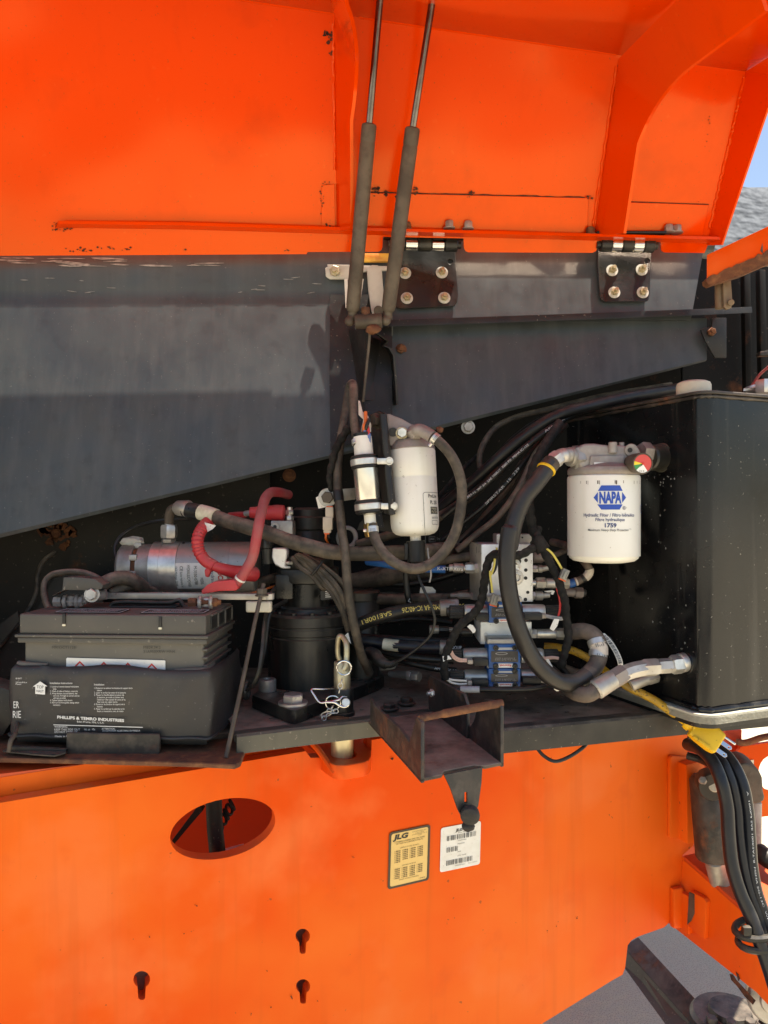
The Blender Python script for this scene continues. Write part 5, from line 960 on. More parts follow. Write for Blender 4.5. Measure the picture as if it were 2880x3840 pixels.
for i in range(len(chain) - 1):
    (x0, y0), (x1, y1) = chain[i], chain[i + 1]
    if i == 3: continue
    a, b2 = az('q', x0, y0, 1.342), az('q', x1, y1, 1.342); m = (a + b2) / 2; dd = (b2 - a); ln = dd.length * .62; dd.normalize(); sd_ = dd.cross(V((0, 1, 0))).normalized() if i % 2 else V((0, 1, 0))
    mk('chain_link', tube([m + dd * (ln * math.cos(t)) + sd_ * (.0042 * math.sin(t)) for t in [6.283 * k / 12 for k in range(12)]], .0011, 6, closed=True, smooth=False), 'zinc', LC)

# ================================================================ channel step on the deck edge
CB = T('channel_bracket', 'rusty black channel bracket with cross rod projecting over the deck edge', 'bracket', at(1740, 2941, 1.08))
A, B2 = at(1579, 2941, 1.043), at(1890, 2878, 1.112); A.z = B2.z = 1.118; cw = B2 - A; cl = V((-.27, .96, 0)).normalized()
def cp_(s, d_, h): return A + cw * s + cl * d_ + V((0, 0, h))
th = cw.normalized()
mk('floor', bev(prism([cp_(0, 0, 0), cp_(.235, 0, 0), cp_(.30, .012, 0), cp_(.66, .012, 0), cp_(.76, 0, 0), cp_(1, 0, 0), cp_(1, .30, 0), cp_(0, .30, 0)], (0, 0, .005)), .001, 1), 'floor_steel', CB)
def wall(s, pr_, dx): return mk('side_wall', bev(prism([cp_(s, d_, h) for d_, h in pr_], th * dx), .001, 1), 'rusty_black', CB)
wall(0, [(0, -.002), (0, .084), (.016, .088), (.024, .084), (.055, .040), (.10, .046), (.26, .044), (.285, .050), (.285, 0), (.1, -.001)], .006)
wall(1, [(0, -.002), (0, .088), (.008, .094), (.02, .093), (.065, .085), (.09, .066), (.105, .040), (.12, .026), (.14, .022), (.30, .02), (.30, 0), (.1, -.001)], -.006)
mk('rear_gusset', bev(prism([cp_(.97, d_, h) for d_, h in ((.125, .004), (.125, .062), (.14, .076), (.20, .074), (.32, .07), (.32, .004))], th * -.006), .001, 1), 'rusty_black', CB)
mk('cross_rod', tube([cp_(.01, .012, .086), cp_(.3, .012, .088), cp_(.6, .01, .090), cp_(1.0, .008, .092)], .0062, 12, 8, lambda L, f: .0062 * (1 if f > .32 else .8)), 'rust', CB)
mk('front_tab', plate([cp_(.27, .006, .003), cp_(.73, .006, .003), cp_(.71, .003, -.018), cp_(.66, 0, -.050), cp_(.62, 0, -.058), cp_(.50, 0, -.062), cp_(.45, 0, -.058), cp_(.42, .001, -.050), cp_(.34, .003, -.018)], [[cp_(.495, .001, -.026), cp_(.53, .001, -.026), cp_(.53, .001, -.042), cp_(.495, .001, -.042)]], -cl * .005), 'rusty_black', CB)
c = at(1760, 3060, 1.068)
KN = T('rubber_stop', 'cracked round black rubber knob hanging on the bracket tab', 'knob', at(1760, 3116, 1.07))
mk('knob', lathe(c + V((.002, .008, .004)), (-.12, -1, -.25), [(0, .008), (.003, .0130), (.010, .0142), (.014, .0135), (.0165, .0105), (.0175, .005)], 30), 'rubber_cracked', KN); mk('stem', ball(at(1756, 3098, 1.072), .0095, (1, .9, .8), 16, .12), 'rubber_cracked', KN)
cr = []
for a in range(7):
    q = c + V((0, -.0150, -.001)); an = a * .9; cr.append(tube([q + V((math.cos(an) * t, -.0 + .25 * t * 0, math.sin(an) * t)) + V((random.uniform(-.002, .002), 0, random.uniform(-.002, .002))) for t in (.003, .010, .017, .022)], .0007, 5, 3))
for x, y in ((540, 185), (672, 140)):
    p = pz(*zz('k', x, y + 40), FZ + .005); bolt(CB, p, (0, 0, 1), .012, 'rusty_black', .008, 1.5)
bolt(CB, az('k', 880, 100, 1.31), (-1, -.5, 0), .007, 'zinc', .006, 0, stud=.006)
one('deck_fitting', J(hexn(az('g', 1325, 1330, 1.50), az('g', 1362, 1335, 1.49), w(19, 1.5)), hexn(az('g', 1366, 1336, 1.49), az('g', 1412, 1342, 1.48), w(20, 1.5), .5), cyl(az('g', 1200, 1320, 1.56), az('g', 1330, 1330, 1.50), w(14, 1.5))), 'dull_zinc', 'grey double-nut fitting low on the deck behind the channel bracket', 'fitting')
# ================================================================ hydraulic tank
u_, v_ = V((.927, .375, 0)), V((-.375, .927, 0)); K = V((.564, 1.30, 0)); z0, z1 = 1.150, 1.709
TK = T('hydraulic_tank', 'tall glossy black hydraulic tank with rounded corner at the right', 'tank', (K.x, K.y, 1.12))
rr_ = .022; lp = [K + v_ * .40]
lp += [K + v_ * (.40 - .05 * i) for i in range(1, 7)]
for i in range(9):
    a = R(90 * i / 8); lp.append(K + v_ * (rr_ - rr_ * math.sin(a)) + u_ * (rr_ - rr_ * math.cos(a)))
lp += [K + u_ * x for x in (.06, .12, .2, .3, .4)]
mk('shell', sheet([[p + V((0, 0, z)) for p in lp] for z in (z0, z0 + .18, z0 + .36, z1)], u_ * .003 + v_ * .003), 'black_tank', TK)
def ofs(d): return [p - (u_ * d if i < 7 else (v_ * d if i > 15 else (u_ * d * math.cos(R(90 * (i - 7) / 8)) + v_ * d * math.sin(R(90 * (i - 7) / 8))))) for i, p in enumerate(lp)]
o1 = ofs(.008); rim = [p + V((0, 0, z1)) for p in o1] + [K + u_ * .4 + v_ * .40 + V((0, 0, z1))]
mk('top_plate', bev(prism(rim, (0, 0, .0055)), .001, 1), 'rusty_black', TK)
mk('top_weld', tube([p + V((0, 0, z1 - .004)) for p in ofs(.002)], .0035, 8, 3, lambda L, f: .0032 * (1 + .25 * math.sin(L * 500))), 'rusty_black', TK)
o2 = ofs(.016); o3 = ofs(-.002)
mk('foot_flange', sheet([[p + V((0, 0, z0 - .006)) for p in o3], [p + V((0, 0, z0 - .006)) for p in o2[:]], [p + V((0, 0, z0 - .018)) for p in o2[:]]], (0, 0, -.004)), 'sealant', TK)
mk('bottom_weld', tube([p + V((0, 0, z0)) for p in ofs(.003)], .005, 8, 3, lambda L, f: .0045 * (1 + .2 * math.sin(L * 420))), 'black_tank', TK)
mk('deck_pad', prism([p + V((0, 0, z0 - .019)) for p in ofs(.010)] + [K + u_ * .4 + v_ * .4 + V((0, 0, z0 - .019))], (0, 0, -.012)), 'black_steel', TK)
cc = at(2601, 1452, 1.365); cc.z = z1 + .0055
mk('cap', lathe(cc, (0, 0, 1), [(0, .0295), (.002, .0305), (.019, .0305), (.024, .0285), (.027, .022), (.028, .005)], 44), 'cream_cap', TK)
one('breather_fitting', J(ball(at(2842, 1462, 1.44) + V((0, 0, 0)), .02, (1.3, .8, .5), 14, .3), hexn(at(2868, 1475, 1.42), at(2868, 1425, 1.42), .018)), 'zinc', 'pale fitting on the tank top at the right frame edge', 'fitting')

# ================================================================ return filter
rx, rY = 2263, 1.385; rc_ = V(((rx - 1440) * rY / F, rY, 0)); rr = w(132.5, rY)
def rz(y): return 1.5 - (y - 1920) * rY / F
RF = T('return_filter', 'white hydraulic filter canister printed in blue', 'filter', (rc_.x, rc_.y, rz(2115)))
H = rz(1783) - rz(2108)
mk('canister', lathe((rc_.x, rc_.y, rz(1783)), (0, 0, -1), [(0, rr * .94), (.002, rr * .985), (.006, rr), (.150, rr * .995), (H - .016, rr * .975), (H - .008, rr * .94), (H - .003, rr * .84), (H, rr * .6), (H + .001, rr * .3)], 72), 'filter_white', RF)
mk('seam_marks', J(*[bend(quad((x - s / 2, rz(1803) - .002 - l, 0), (s, 0, 0), (0, l, 0)), (rc_.x, rc_.y, 0), (0, 0, 1), (0, -1, 0), rr + .0004) for x, s, l in ((-.062, .0006, .005), (-.050, .001, .006), (-.047, .0006, .007), (-.029, .0022, .006), (-.026, .001, .007), (.001, .0012, .006), (.0035, .0022, .007), (.017, .001, .005), (.042, .001, .006), (.052, .001, .005), (.064, .0006, .006))]), 'ink_brown', RF)
def rf(g_): return bend(subdiv(g_, .008), (rc_.x, rc_.y, 0), (0, 0, 1), (0, -1, 0), rr + .0007)
def pxz(x, y):                                                  # print position: photo zoom p -> unrolled drawing on the can
    X, Y_ = zz('p', x, y); s = max(-1, min(1, (w(X - rx, rY - rr * .8)) / rr)); return V((math.asin(s) * rr, 1.5 - (Y_ - 1920) * (rY - rr * .93) / F, 0))
def pp(pts): return poly([pxz(*p) for p in pts])
LG = mk('blue_emblem', rf(J(pp([(501, 665), (705, 665), (735, 727), (466, 727)]), pp([(461, 880), (735, 880), (700, 938), (500, 938)]), pp([(424, 802), (466, 740), (466, 862)]), pp([(730, 740), (778, 802), (730, 862)]))), 'ink_blue', RF)
def rt(s, x0, x1, y, h, mat='ink_navy', bold=0.0, sl=0.0):
    a, b2, t_ = pxz(x0, y), pxz(x1, y), pxz(x0, y - h); return mk('lettering', rf(text(s, a, V((b2.x - a.x, 0, 0)), V((0, t_.z - a.z if False else t_.y - a.y, 0)), bold, sl)), mat, RF)
rt('NAPA', 480, 722, 862, 120, 'ink_blue', .05); rt('Hydraulic Filter / Filtro hidraulico', 334, 888, 1018, 36, 'ink_navy', .012); rt('Filtre hydraulique', 442, 762, 1068, 34, 'ink_navy', .012); rt('1759', 536, 664, 1138, 44, 'ink_navy', .03); rt('Maximum Heavy Duty Protection', 370, 808, 1182, 26, 'ink_grey', .012, .25); rt('TM', 818, 844, 1166, 12, 'ink_grey')
mk('registered_mark', rf(J(plate([pxz(756 + 20 * math.cos(i * .4488), 920 + 20 * math.sin(i * .4488)) for i in range(14)], [[pxz(756 + 16 * math.cos(i * .4488), 920 + 16 * math.sin(i * .4488)) for i in range(14)]], (0, 0, .0001)))), 'ink_navy', RF); rt('R', 748, 765, 931, 22)
mk('side_mark', rf(plate([pxz(1018 + 22 * math.cos(i * .4488), 932 + 52 * math.sin(i * .4488)) for i in range(14)], [[pxz(1018 + 18 * math.cos(i * .4488), 932 + 46 * math.sin(i * .4488)) for i in range(14)]], (0, 0, .0001))), 'ink_blue', RF)
RH = T('return_filter_casting', 'cast grey hydraulic filter head with red gauge, above the white filter', 'casting', (rc_.x, rc_.y, rz(1783)))
mk('mount_disc', lathe((rc_.x, rc_.y, rz(1784)), (0, 0, 1), [(0, rr * .96), (.003, rr * .99), (.010, rr * .99), (.014, rr * .96), (.022, rr * .7)], 48), 'cast_aluminium', RH)
hy = rY - .038
mk('casting', bev(prism(path('p', [(360, 230, hy), (420, 192, hy), (540, 188, hy), (620, 200, hy), (700, 208, hy), (800, 205, hy), (890, 215, hy), (1010, 205, hy), (1050, 250, hy), (1070, 300, hy), (1070, 470, hy), (900, 482, hy), (440, 490, hy), (380, 470, hy), (360, 400, hy)]), (0, .07, 0)), .008, 3), 'cast_aluminium', RH)
mk('casting_face', bev(prism(path('p', [(500, 330, hy - .006), (880, 322, hy - .006), (880, 470, hy - .006), (480, 478, hy - .006)]), (0, .01, 0)), .003, 2), 'cast_aluminium', RH)
mk('post', cyl(az('p', 748, 300, hy - .002), az('p', 748, 176, hy - .002), w(16, hy), 20), 'cast_aluminium', RH); mk('post', cyl(az('p', 846, 230, hy + .01), az('p', 846, 178, hy + .01), w(10, hy), 16), 'cast_aluminium', RH)
mk('ear', cyl(az('p', 955, 265, hy + .004), az('p', 955, 265, hy - .006), w(24, hy), 28), 'cast_aluminium', RH); mk('ear_hole', cyl(az('p', 943, 265, hy - .0062), az('p', 943, 265, hy - .0066), w(9, hy), 18, .0001), 'ink_black', RH)
pn = mk('part_label', prism(path('p', [(536, 402, hy - .0066), (725, 404, hy - .0066), (723, 462, hy - .0066), (537, 466, hy - .0066)]), (0, -.0004, 0)), 'paper_white', RH)
o = az('p', 582, 444, hy - .0075); mk('lettering', text('3129164', o, az('p', 688, 442, hy - .0075) - o, V((0, 0, w(8, hy))), .02), 'ink_grey', pn)
ga = az('p', 960, 410, hy - .004); gb = az('p', 1090, 418, hy - .048); gd = (gb - ga).normalized(); gl = (gb - ga).length; gr = w(36, hy - .04)
GA = mk('gauge', lathe(ga, gd, [(0, gr * .85), (gl * .25, gr * 1.0), (gl - .004, gr * 1.14), (gl, gr * 1.08), (gl, gr * .98), (gl - .002, gr * .97)], 36), 'strut_brown', RH)
gx, gy = frame(gd); gx = V((0, 0, 1)).cross(gd).normalized() * -1; gx = gx if gx.x > 0 else -gx; gy = V((0, 0, 1)); gy = (gy - gd * gy.dot(gd)).normalized()
def sect(a0, a1, r_, lift): return poly([gb + gd * lift] + [gb + gd * lift + (gx * math.cos(R(a0 + (a1 - a0) * i / 14)) + gy * math.sin(R(a0 + (a1 - a0) * i / 14))) * r_ for i in range(15)])
for m, a0, a1 in (('gauge_red', -55, 165), ('gauge_yellow', 165, 190), ('gauge_green', 190, 225), ('gauge_white', 225, 305)): mk('dial_sector', sect(a0, a1, gr * .95, -.0008), m, GA)
o = gb + gd * .0004; mk('needle', poly([o + gx * gr * .08, o + gy * gr * .08, o - gx * gr * .4 - gy * gr * .42, o - gy * gr * .08]), 'ink_black', GA); mk('needle_hub', cyl(o, o + gd * .001, gr * .12, 16), 'ink_red', GA)
mk('dial_figures', J(text('15', gb - gx * gr * .35 - gy * gr * .85, gx * gr * .25, gy * gr * .15), text('0', gb + gx * gr * .02 - gy * gr * .85, gx * gr * .14, gy * gr * .17)), 'ink_black', GA)
mk('tank_nut', hexn(az('p', 1060, 290, hy + .03), az('p', 1170, 300, hy + .036), w(40, 1.38), .3), 'cast_aluminium', RH); mk('tank_collar', J(cyl(az('p', 1150, 350, hy + .032), az('p', 1300, 352, hy + .05), w(48, 1.40), 32, .003), cyl(az('p', 1290, 352, hy + .045), az('p', 1345, 352, hy + .055), w(54, 1.41), 32, .002)), 'cast_black', RH)
lf = J(hexn(az('p', 400, 350, hy + .02), az('p', 300, 355, hy + .018), w(49, 1.37), .2), cyl(az('p', 320, 340, hy + .018), az('p', 250, 340, hy + .012), w(36, 1.37)))
mk('inlet_nut', lf, 'dull_zinc', RH)
mk('inlet_elbow', J(tube(path('p', [(270, 320, 1.36), (215, 320, 1.352), (160, 330, 1.345), (110, 370, 1.34), (40, 410, 1.335)]), w(27, 1.35), 18), ball(az('p', 190, 325, 1.345), w(27, 1.35)), hexn(az('p', 140, 345, 1.343), az('p', 60, 400, 1.337), w(32, 1.34), .4)), 'grey_aluminium', RH)
SH = T('suction_hose', 'large black hose sweeping from the filter head round under the valves', 'hose', az('h', 1150, 1170, 1.33))
sh = [az('p', 40, 410, 1.335), az('p', -10, 490, 1.33), (az('p', -130, 650, 1.322))] + path('e', [(372, 660, 1.318), (320, 790, 1.314), (294, 920, 1.31)]) + path('h', [(762, 60, 1.308), (740, 220, 1.305), (742, 400, 1.303), (775, 600, 1.303), (835, 790, 1.305), (915, 950, 1.31), (1010, 1060, 1.315), (1110, 1118, 1.325), (1210, 1120, 1.335), (1300, 1070, 1.345)])
mk('hose', tube(sh, w(33, 1.31), 24, 8, lambda L, f: w(33, 1.31) * (1 + .0 * f)), 'hose_suction', SH)
mk('ferrule', cyl(az('p', 70, 390, 1.338), az('p', -10, 490, 1.33), w(33, 1.335), 28, .002), 'strut_brown', SH); mk('yellow_ring', cyl(az('p', 2, 472, 1.331), az('p', -12, 496, 1.329), w(36.5, 1.33), 28, .001), 'yellow_rubber', SH)
mk('lower_bend', tube(path('h', [(1290, 1078, 1.344), (1350, 1010, 1.35), (1378, 930, 1.355), (1372, 850, 1.36), (1330, 790, 1.37), (1270, 768, 1.38), (1200, 772, 1.39)]), w(31, 1.35), 24, 8), 'hose_brown', SH)
wclamp(SH, az('h', 1368, 945, 1.3545), az('h', 1372, 905, 1.3575), w(31, 1.356), False); wclamp(SH, az('h', 1368, 870, 1.358), az('h', 1355, 830, 1.364), w(31, 1.36), False)
mk('splice_band', tube(path('h', [(1376, 930, 1.3552), (1376, 890, 1.357), (1368, 850, 1.3605)]), w(33, 1.355), 22, 5), 'wrap_white', SH)
BS = T('barcode_strap', 'curled white bar-code strap tied behind the hose bend', 'strap', az('i', 290, 720, 1.40))
st = path('i', [(120, 440, 1.40), (180, 500, 1.395), (240, 590, 1.39), (280, 680, 1.388), (290, 730, 1.388)]); st2 = [p + V((w(18, 1.39), 0, w(6, 1.39))) for p in st]
mk('strip', sheet([spl(st, 4), spl(st2, 4)], (0, .0008, 0)), 'paper_white', BS)
sa, sb2 = spl(st, 30), spl(st2, 30); bg_ = []
rnd = random.Random(9)
for i in range(8, 112):
    if rnd.random() < .48: bg_.append(([sa[i].lerp(sb2[i], .12) + V((0, -.0008, 0)), sa[i].lerp(sb2[i], .8) + V((0, -.0008, 0)), sa[i + 1].lerp(sb2[i + 1], .8) + V((0, -.0008, 0)), sa[i + 1].lerp(sb2[i + 1], .12) + V((0, -.0008, 0))], [(0, 1, 2, 3)]))
mk('bar_code', J(*bg_), 'ink_grey', BS)
one('tie_tail', prism(path('i', [(196, 450, 1.43), (222, 462, 1.43), (262, 530, 1.425), (292, 600, 1.42), (270, 590, 1.42), (230, 530, 1.425)]), (0, .001, 0)), 'plastic_black', 'dark pointed tie tail behind the bar-code strap', 'tie')

# ================================================================ tank bottom port fitting
TP = T('tank_port_fitting', 'chain of zinc elbow fittings screwed into the lower tank side', 'fitting', az('i', 500, 860, 1.36))
mk('boss', cyl(az('i', 1000, 690, 1.352), az('i', 890, 700, 1.343), w(46, 1.34), 32, .002), 'black_tank', TP)
mk('tank_adapter', J(cyl(az('i', 905, 690, 1.343), az('i', 850, 700, 1.34), w(36, 1.34), 28), hexn(az('i', 870, 705, 1.34), az('i', 770, 715, 1.335), w(36, 1.335), .3)), 'zinc', TP)
mk('long_nut', hexn(az('i', 790, 720, 1.336), az('i', 640, 730, 1.332), w(28, 1.33), .2), 'grey_aluminium', TP); mk('swivel_nut', hexn(az('i', 650, 735, 1.332), az('i', 500, 745, 1.328), w(34, 1.33), .6), 'grey_aluminium', TP)
mk('elbow', tube(path('i', [(530, 745, 1.328), (440, 762, 1.325), (380, 780, 1.322), (320, 805, 1.32)]), w(31, 1.325), 8, 5), 'grey_aluminium', TP)
mk('hex_collar', hexn(az('i', 350, 785, 1.321), az('i', 235, 855, 1.316), w(36, 1.32), .4), 'cast_aluminium', TP); mk('ferrule', lathe(az('i', 260, 835, 1.318), az('i', 80, 945, 1.31) - az('i', 260, 835, 1.318), [(0, w(30, 1.31)), (.004, w(35, 1.31)), (w(86, 1.31), w(38, 1.31)), (w(92, 1.31), w(33, 1.31))], 32), 'grey_aluminium', TP)
one('second_port_fitting', J(hexn(az('i', 640, 815, 1.40), az('i', 540, 845, 1.395), w(25, 1.4)), cyl(az('i', 560, 840, 1.396), az('i', 400, 905, 1.39), w(22, 1.4))), 'grey_aluminium', 'smaller zinc fitting just below the elbow chain', 'fitting')
one('drain_hose', tube(path('i', [(110, 925, 1.312), (20, 985, 1.31), (-80, 980, 1.33), (-200, 900, 1.40), (-330, 780, 1.48)]), w(29, 1.32), 18), 'hose_brown', 'short brown hose end at the bottom fitting under the loop', 'hose')

# ================================================================ valve block
VB = T('valve_block', 'machined aluminium manifold block with drilled holes', 'manifold', az('o', 740, 1520, 1.48))
vY = 1.43
mk('upper_block', box((at(1902, 2149, vY) + V((0, .055, 0))), (w(193, vY), .11, w(216, vY)), b=.0015), 'machined_aluminium', VB)
ub = at(1806, 2150, vY); mk('side_face', prism([at(1804.5, 2043, vY), at(1804.5, 2256, vY), at(1762, 2240, 1.52), at(1762, 2030, 1.52)], (-.0005, 0, 0)), 'grey_aluminium', VB)
mk('side_plate', prism([at(1790, 2050, 1.462), at(1783, 2048, 1.478), at(1783, 2072, 1.478), at(1790, 2075, 1.462)], (-.0012, 0, 0)), 'ink_grey', VB)
mk('top_block', box(at(1920, 2020, 1.47), (w(130, 1.47), .05, w(38, 1.47)), b=.002), 'grey_aluminium', VB); mk('lower_block', box(at(1898, 2374, vY) + V((0, .05, 0)), (w(192, vY), .10, w(84, vY)), b=.0015), 'machined_aluminium', VB)
for x, y, r in ((1005, 372, 23), (1003, 508, 22), (1000, 619, 22), (1030, 816, 20), (998, 915, 22), (813, 1485, 18), (955, 58, 12)):
    Y_ = vY if y > 100 else 1.445; p = az('o', x, y, Y_ - .0006); h = lathe(p + V((0, .0, 0)), (0, -1, 0), [(0, w(r, 1.43) * .2712 * 1.12), (.0006, w(r, 1.43) * .2712), (.0007, w(r, 1.43) * .2712 * .9)], 18); mk('drilled_hole', h, 'ink_black', VB)
mk('dowel', cyl(az('o', 445, 1397, vY), az('o', 445, 1397, vY - .002), w(7, vY), 18), 'grey_aluminium', VB)
cart = az('o', 855, 605, vY); mk('cartridge', lathe(cart, (0, -1, 0), [(0, w(29, vY)), (.008, w(29, vY)), (.010, w(27, vY)), (.0101, w(20, vY)), (.016, w(20, vY)), (.0165, w(14, vY)), (.013, w(12, vY))], 30), 'grey_aluminium', VB); mk('cartridge', lathe(az('o', 880, 380, vY), (0, -1, 0), [(0, w(14, vY)), (.006, w(14, vY)), (.007, w(12, vY))], 24), 'cast_black', VB)
def fit(lab, pts, rads, mats, Y, k='o'):                          # row of hex and round fittings along a line
    t = T('hose_fitting', lab, 'fitting', az(k, *pts[0], Y), 'valve block fittings')
    for i, (r, m) in enumerate(zip(rads, mats)):
        p, q = az(k, *pts[i], Y), az(k, *pts[i + 1], Y); s = ZS[k][2]; r_ = w(abs(r) * s, Y)
        mk('hex' if r > 0 else 'sleeve', hexn(p, q, r_ * 1.08, .3 * i) if r > 0 else cyl(p, q, r_, 24), m, t)
    return t
fit('zinc hose fitting at the upper left side of the valve block', [(350, 480), (290, 480), (160, 480), (140, 480), (0, 475), (-60, 475)], (68, 70, -40, -66, -50), ('zinc', 'zinc', 'grey_aluminium', 'dull_zinc', 'dull_zinc'), 1.46)
fit('zinc fitting at the top right of the valve block', [(1090, 490), (1165, 490), (1230, 490), (1330, 470)], (48, -55, 36), ('zinc', 'dull_zinc', 'grey_aluminium'), 1.46)
fit('large zinc fitting with blue hose at the right of the valve block', [(1085, 690), (1140, 690), (1275, 690), (1470, 690), (1600, 695)], (-48, 78, -70, 70), ('zinc', 'dull_zinc', 'grey_aluminium', 'zinc'), 1.46)
fit('small zinc fitting with torn wire tag low on the valve block', [(1085, 860), (1130, 860), (1235, 860), (1330, 850)], (55, -66, -40), ('zinc', 'grey_aluminium', 'grey_aluminium'), 1.46)
fit('broad zinc fitting leading to the brown hose bend', [(1080, 1385), (1150, 1385), (1420, 1388), (1560, 1392), (1660, 1395)], (62, -64, 74, -80), ('zinc', 'zinc', 'dull_zinc', 'hose_brown'), 1.42)
fit('pair of grey fittings behind the left end of the top valve', [(320, 880), (230, 860), (60, 855), (-40, 860)], (50, 44, -30), ('cast_aluminium', 'cast_aluminium', 'cast_aluminium'), 1.50)
fit('grey fitting farther right under the blue hose', [(1500, 810), (1680, 820), (1790, 825), (1830, 830)], (-62, 74, -50), ('cast_aluminium', 'cast_aluminium', 'cast_black'), 1.50)
fit('dark fitting on the upper right corner of the valve block', [(1095, 330), (1235, 330), (1260, 330)], (-80, -60), ('cast_aluminium', 'cast_aluminium'), 1.50)
BH = T('striped_hose', 'blue, brown and white striped hose curling up under the white filter', 'hose', az('h', 1300, 420, 1.46))
bh = path('h', [(1160, 445, 1.46), (1200, 432, 1.46), (1245, 415, 1.46), (1290, 390, 1.458), (1310, 350, 1.458), (1290, 310, 1.46), (1240, 250, 1.48), (1150, 180, 1.52), (1050, 150, 1.56)])
mk('hose', tube(bh, w(15, 1.46), 16, 8), 'hose_brown', BH)
for a, b2, m in ((0, 8, 'blue_paint'), (9, 11, 'wrap_white'), (17, 20, 'hose_black'), (21, 33, 'wrap_white')): P_ = spl(bh, 8)[a + 1:b2 + 2]; mk('stripe_band', tube(P_, w(16.4, 1.46), 16, smooth=False), m, BH)

# ================================================================ solenoid valves
def valve(lab, cy, xl, xr, blue, Y, knobs, conn, n):
    t = T('solenoid_valve', lab, 'valve', az('o', (blue[0] + blue[1]) / 2, cy + 110, Y), 'solenoid valves on the manifold')
    r = w(105 * .2712 * .98, Y)
    for side, (xa, xb) in (('l', (blue[0], xl)), ('r', (blue[1], xr))):
        a, b2 = az('o', xa, cy - 12, Y), az('o', xb, cy - 12, Y); d_ = (b2 - a).normalized(); L_ = (b2 - a).length
        mk('coil', lathe(a, d_, [(0, r), (L_ - .006, r), (L_ - .002, r * .95), (L_, r * .85)], 36), 'solenoid', t)
        if side in knobs:
            kn = []
            for i in range(16): an = i * .3927; kn.append(box(b2 + d_ * .015 + V((0, math.cos(an) * r * .80, math.sin(an) * r * .80)), (.026, r * .16, r * .16), b=.001))
            mk('end_nut', J(cyl(b2 + d_ * .001, b2 + d_ * .029, r * .80, 28, .002), cyl(b2 + d_ * .029, b2 + d_ * .034, r * .55), *kn), 'plastic_black', t)
    c = (az('o', blue[0], cy, Y - .028) + az('o', blue[1], cy, Y - .028)) / 2; wd = w((blue[1] - blue[0]) * .2712, Y - .03); hh = w(blue[2] * .2712, Y - .03)
    mk('body', box(c + V((0, .028, 0)), (wd, .056, hh), b=.002), 'blue_paint', t)
    fy = c.y - .0006; mk('cap_plate', box(c + V((0, .03, hh / 2 + .004)), (wd * 1.05, .05, .010), b=.002), 'grey_aluminium', t)
    pl_ = mk('name_plate', prism(rrect((c.x - wd * .42, fy, c.z - hh * .24), (wd * .84, 0, 0), (0, 0, hh * .46), .001), (0, -.0006, 0)), 'name_plate', t)
    gs = [text(s, (c.x - wd * .30, fy - .001, c.z + hh * y), (wd * k, 0, 0), (0, 0, hh * .05)) for s, y, k in (('4WE 6 J62/EG12', -.10, .62), ('R901278774  FD', -.17, .66))]
    gs.append(plate([(c.x - wd * .10 + wd * .2 * math.cos(i * .5236), fy - .001, c.z + hh * .12 + hh * .06 * math.sin(i * .5236)) for i in range(12)], [[(c.x - wd * .10 + wd * .16 * math.cos(i * .5236), fy - .001, c.z + hh * .12 + hh * .035 * math.sin(i * .5236)) for i in range(12)]], (0, -.0001, 0)))
    mk('plate_print', J(*gs), 'wire_grey', pl_)
    lb = mk('serial_strip', prism([(c.x - wd * .2, fy, c.z + hh * .27), (c.x + wd * .25, fy, c.z + hh * .27), (c.x + wd * .25, fy, c.z + hh * .37), (c.x - wd * .2, fy, c.z + hh * .37)], (0, -.0005, 0)), 'paper_grey', t)
    bl_ = mk('maker_label', prism(rrect((c.x - wd * .2, fy, c.z - hh * .47), (wd * .46, 0, 0), (0, 0, hh * .17), .001), (0, -.0006, 0)), 'paper_white', t)
    mk('lettering', text('Rexroth', (c.x + wd * .20, fy - .0012, c.z - hh * .335), (-wd * .36, 0, 0), (0, 0, -hh * .085), .02), 'ink_red', bl_)
    for sx in (-.28, .32):
        for sz in (.36, -.40):
            p = V((c.x + wd * sx, fy, c.z + hh * sz)); mk('cap_screw', lathe(p, (0, -1, 0), [(0, .0052), (.003, .0052), (.0035, .0046), (.0036, .0026), (.001, .0024)], 16), 'cast_black', t)
    for x0, x1, y, m, tip in conn:
        a, b2 = az('o', x0, y, Y - .024), az('o', x1, y, Y - .024); mk('plug', box((a + b2) / 2, (abs((b2 - a).x), .022, w(26, Y)), b=.0025), m, t)
        if tip: q = az('o', tip, y, Y - .024); mk('plug_tail', box((q + (b2 if abs(tip - x1) < abs(tip - x0) else a)) / 2, (abs(q.x - (b2 if abs(tip - x1) < abs(tip - x0) else a).x), .016, w(16, Y)), b=.002), 'connector_beige', t)
    return t
valve('top solenoid valve, right under the drilled block, grey plug on its right', 1095, 150, 1260, (490, 945, 290), 1.415, 'lr', ((300, 480, 1150, 'plastic_black', None), (965, 1215, 1140, 'plastic_black', 1280)), 0)
valve('middle solenoid valve with brown name plate and pink wires', 1700, 130, 1240, (487, 930, 330), 1.41, 'lr', ((270, 475, 1770, 'plastic_black', 190),), 1)
valve('bottom solenoid valve, nearest the deck, with white wires', 1995, 150, 1180, (487, 930, 250), 1.41, 'l', ((255, 475, 2060, 'plastic_black', 190), (945, 1200, 2030, 'plastic_black', 1265)), 2)
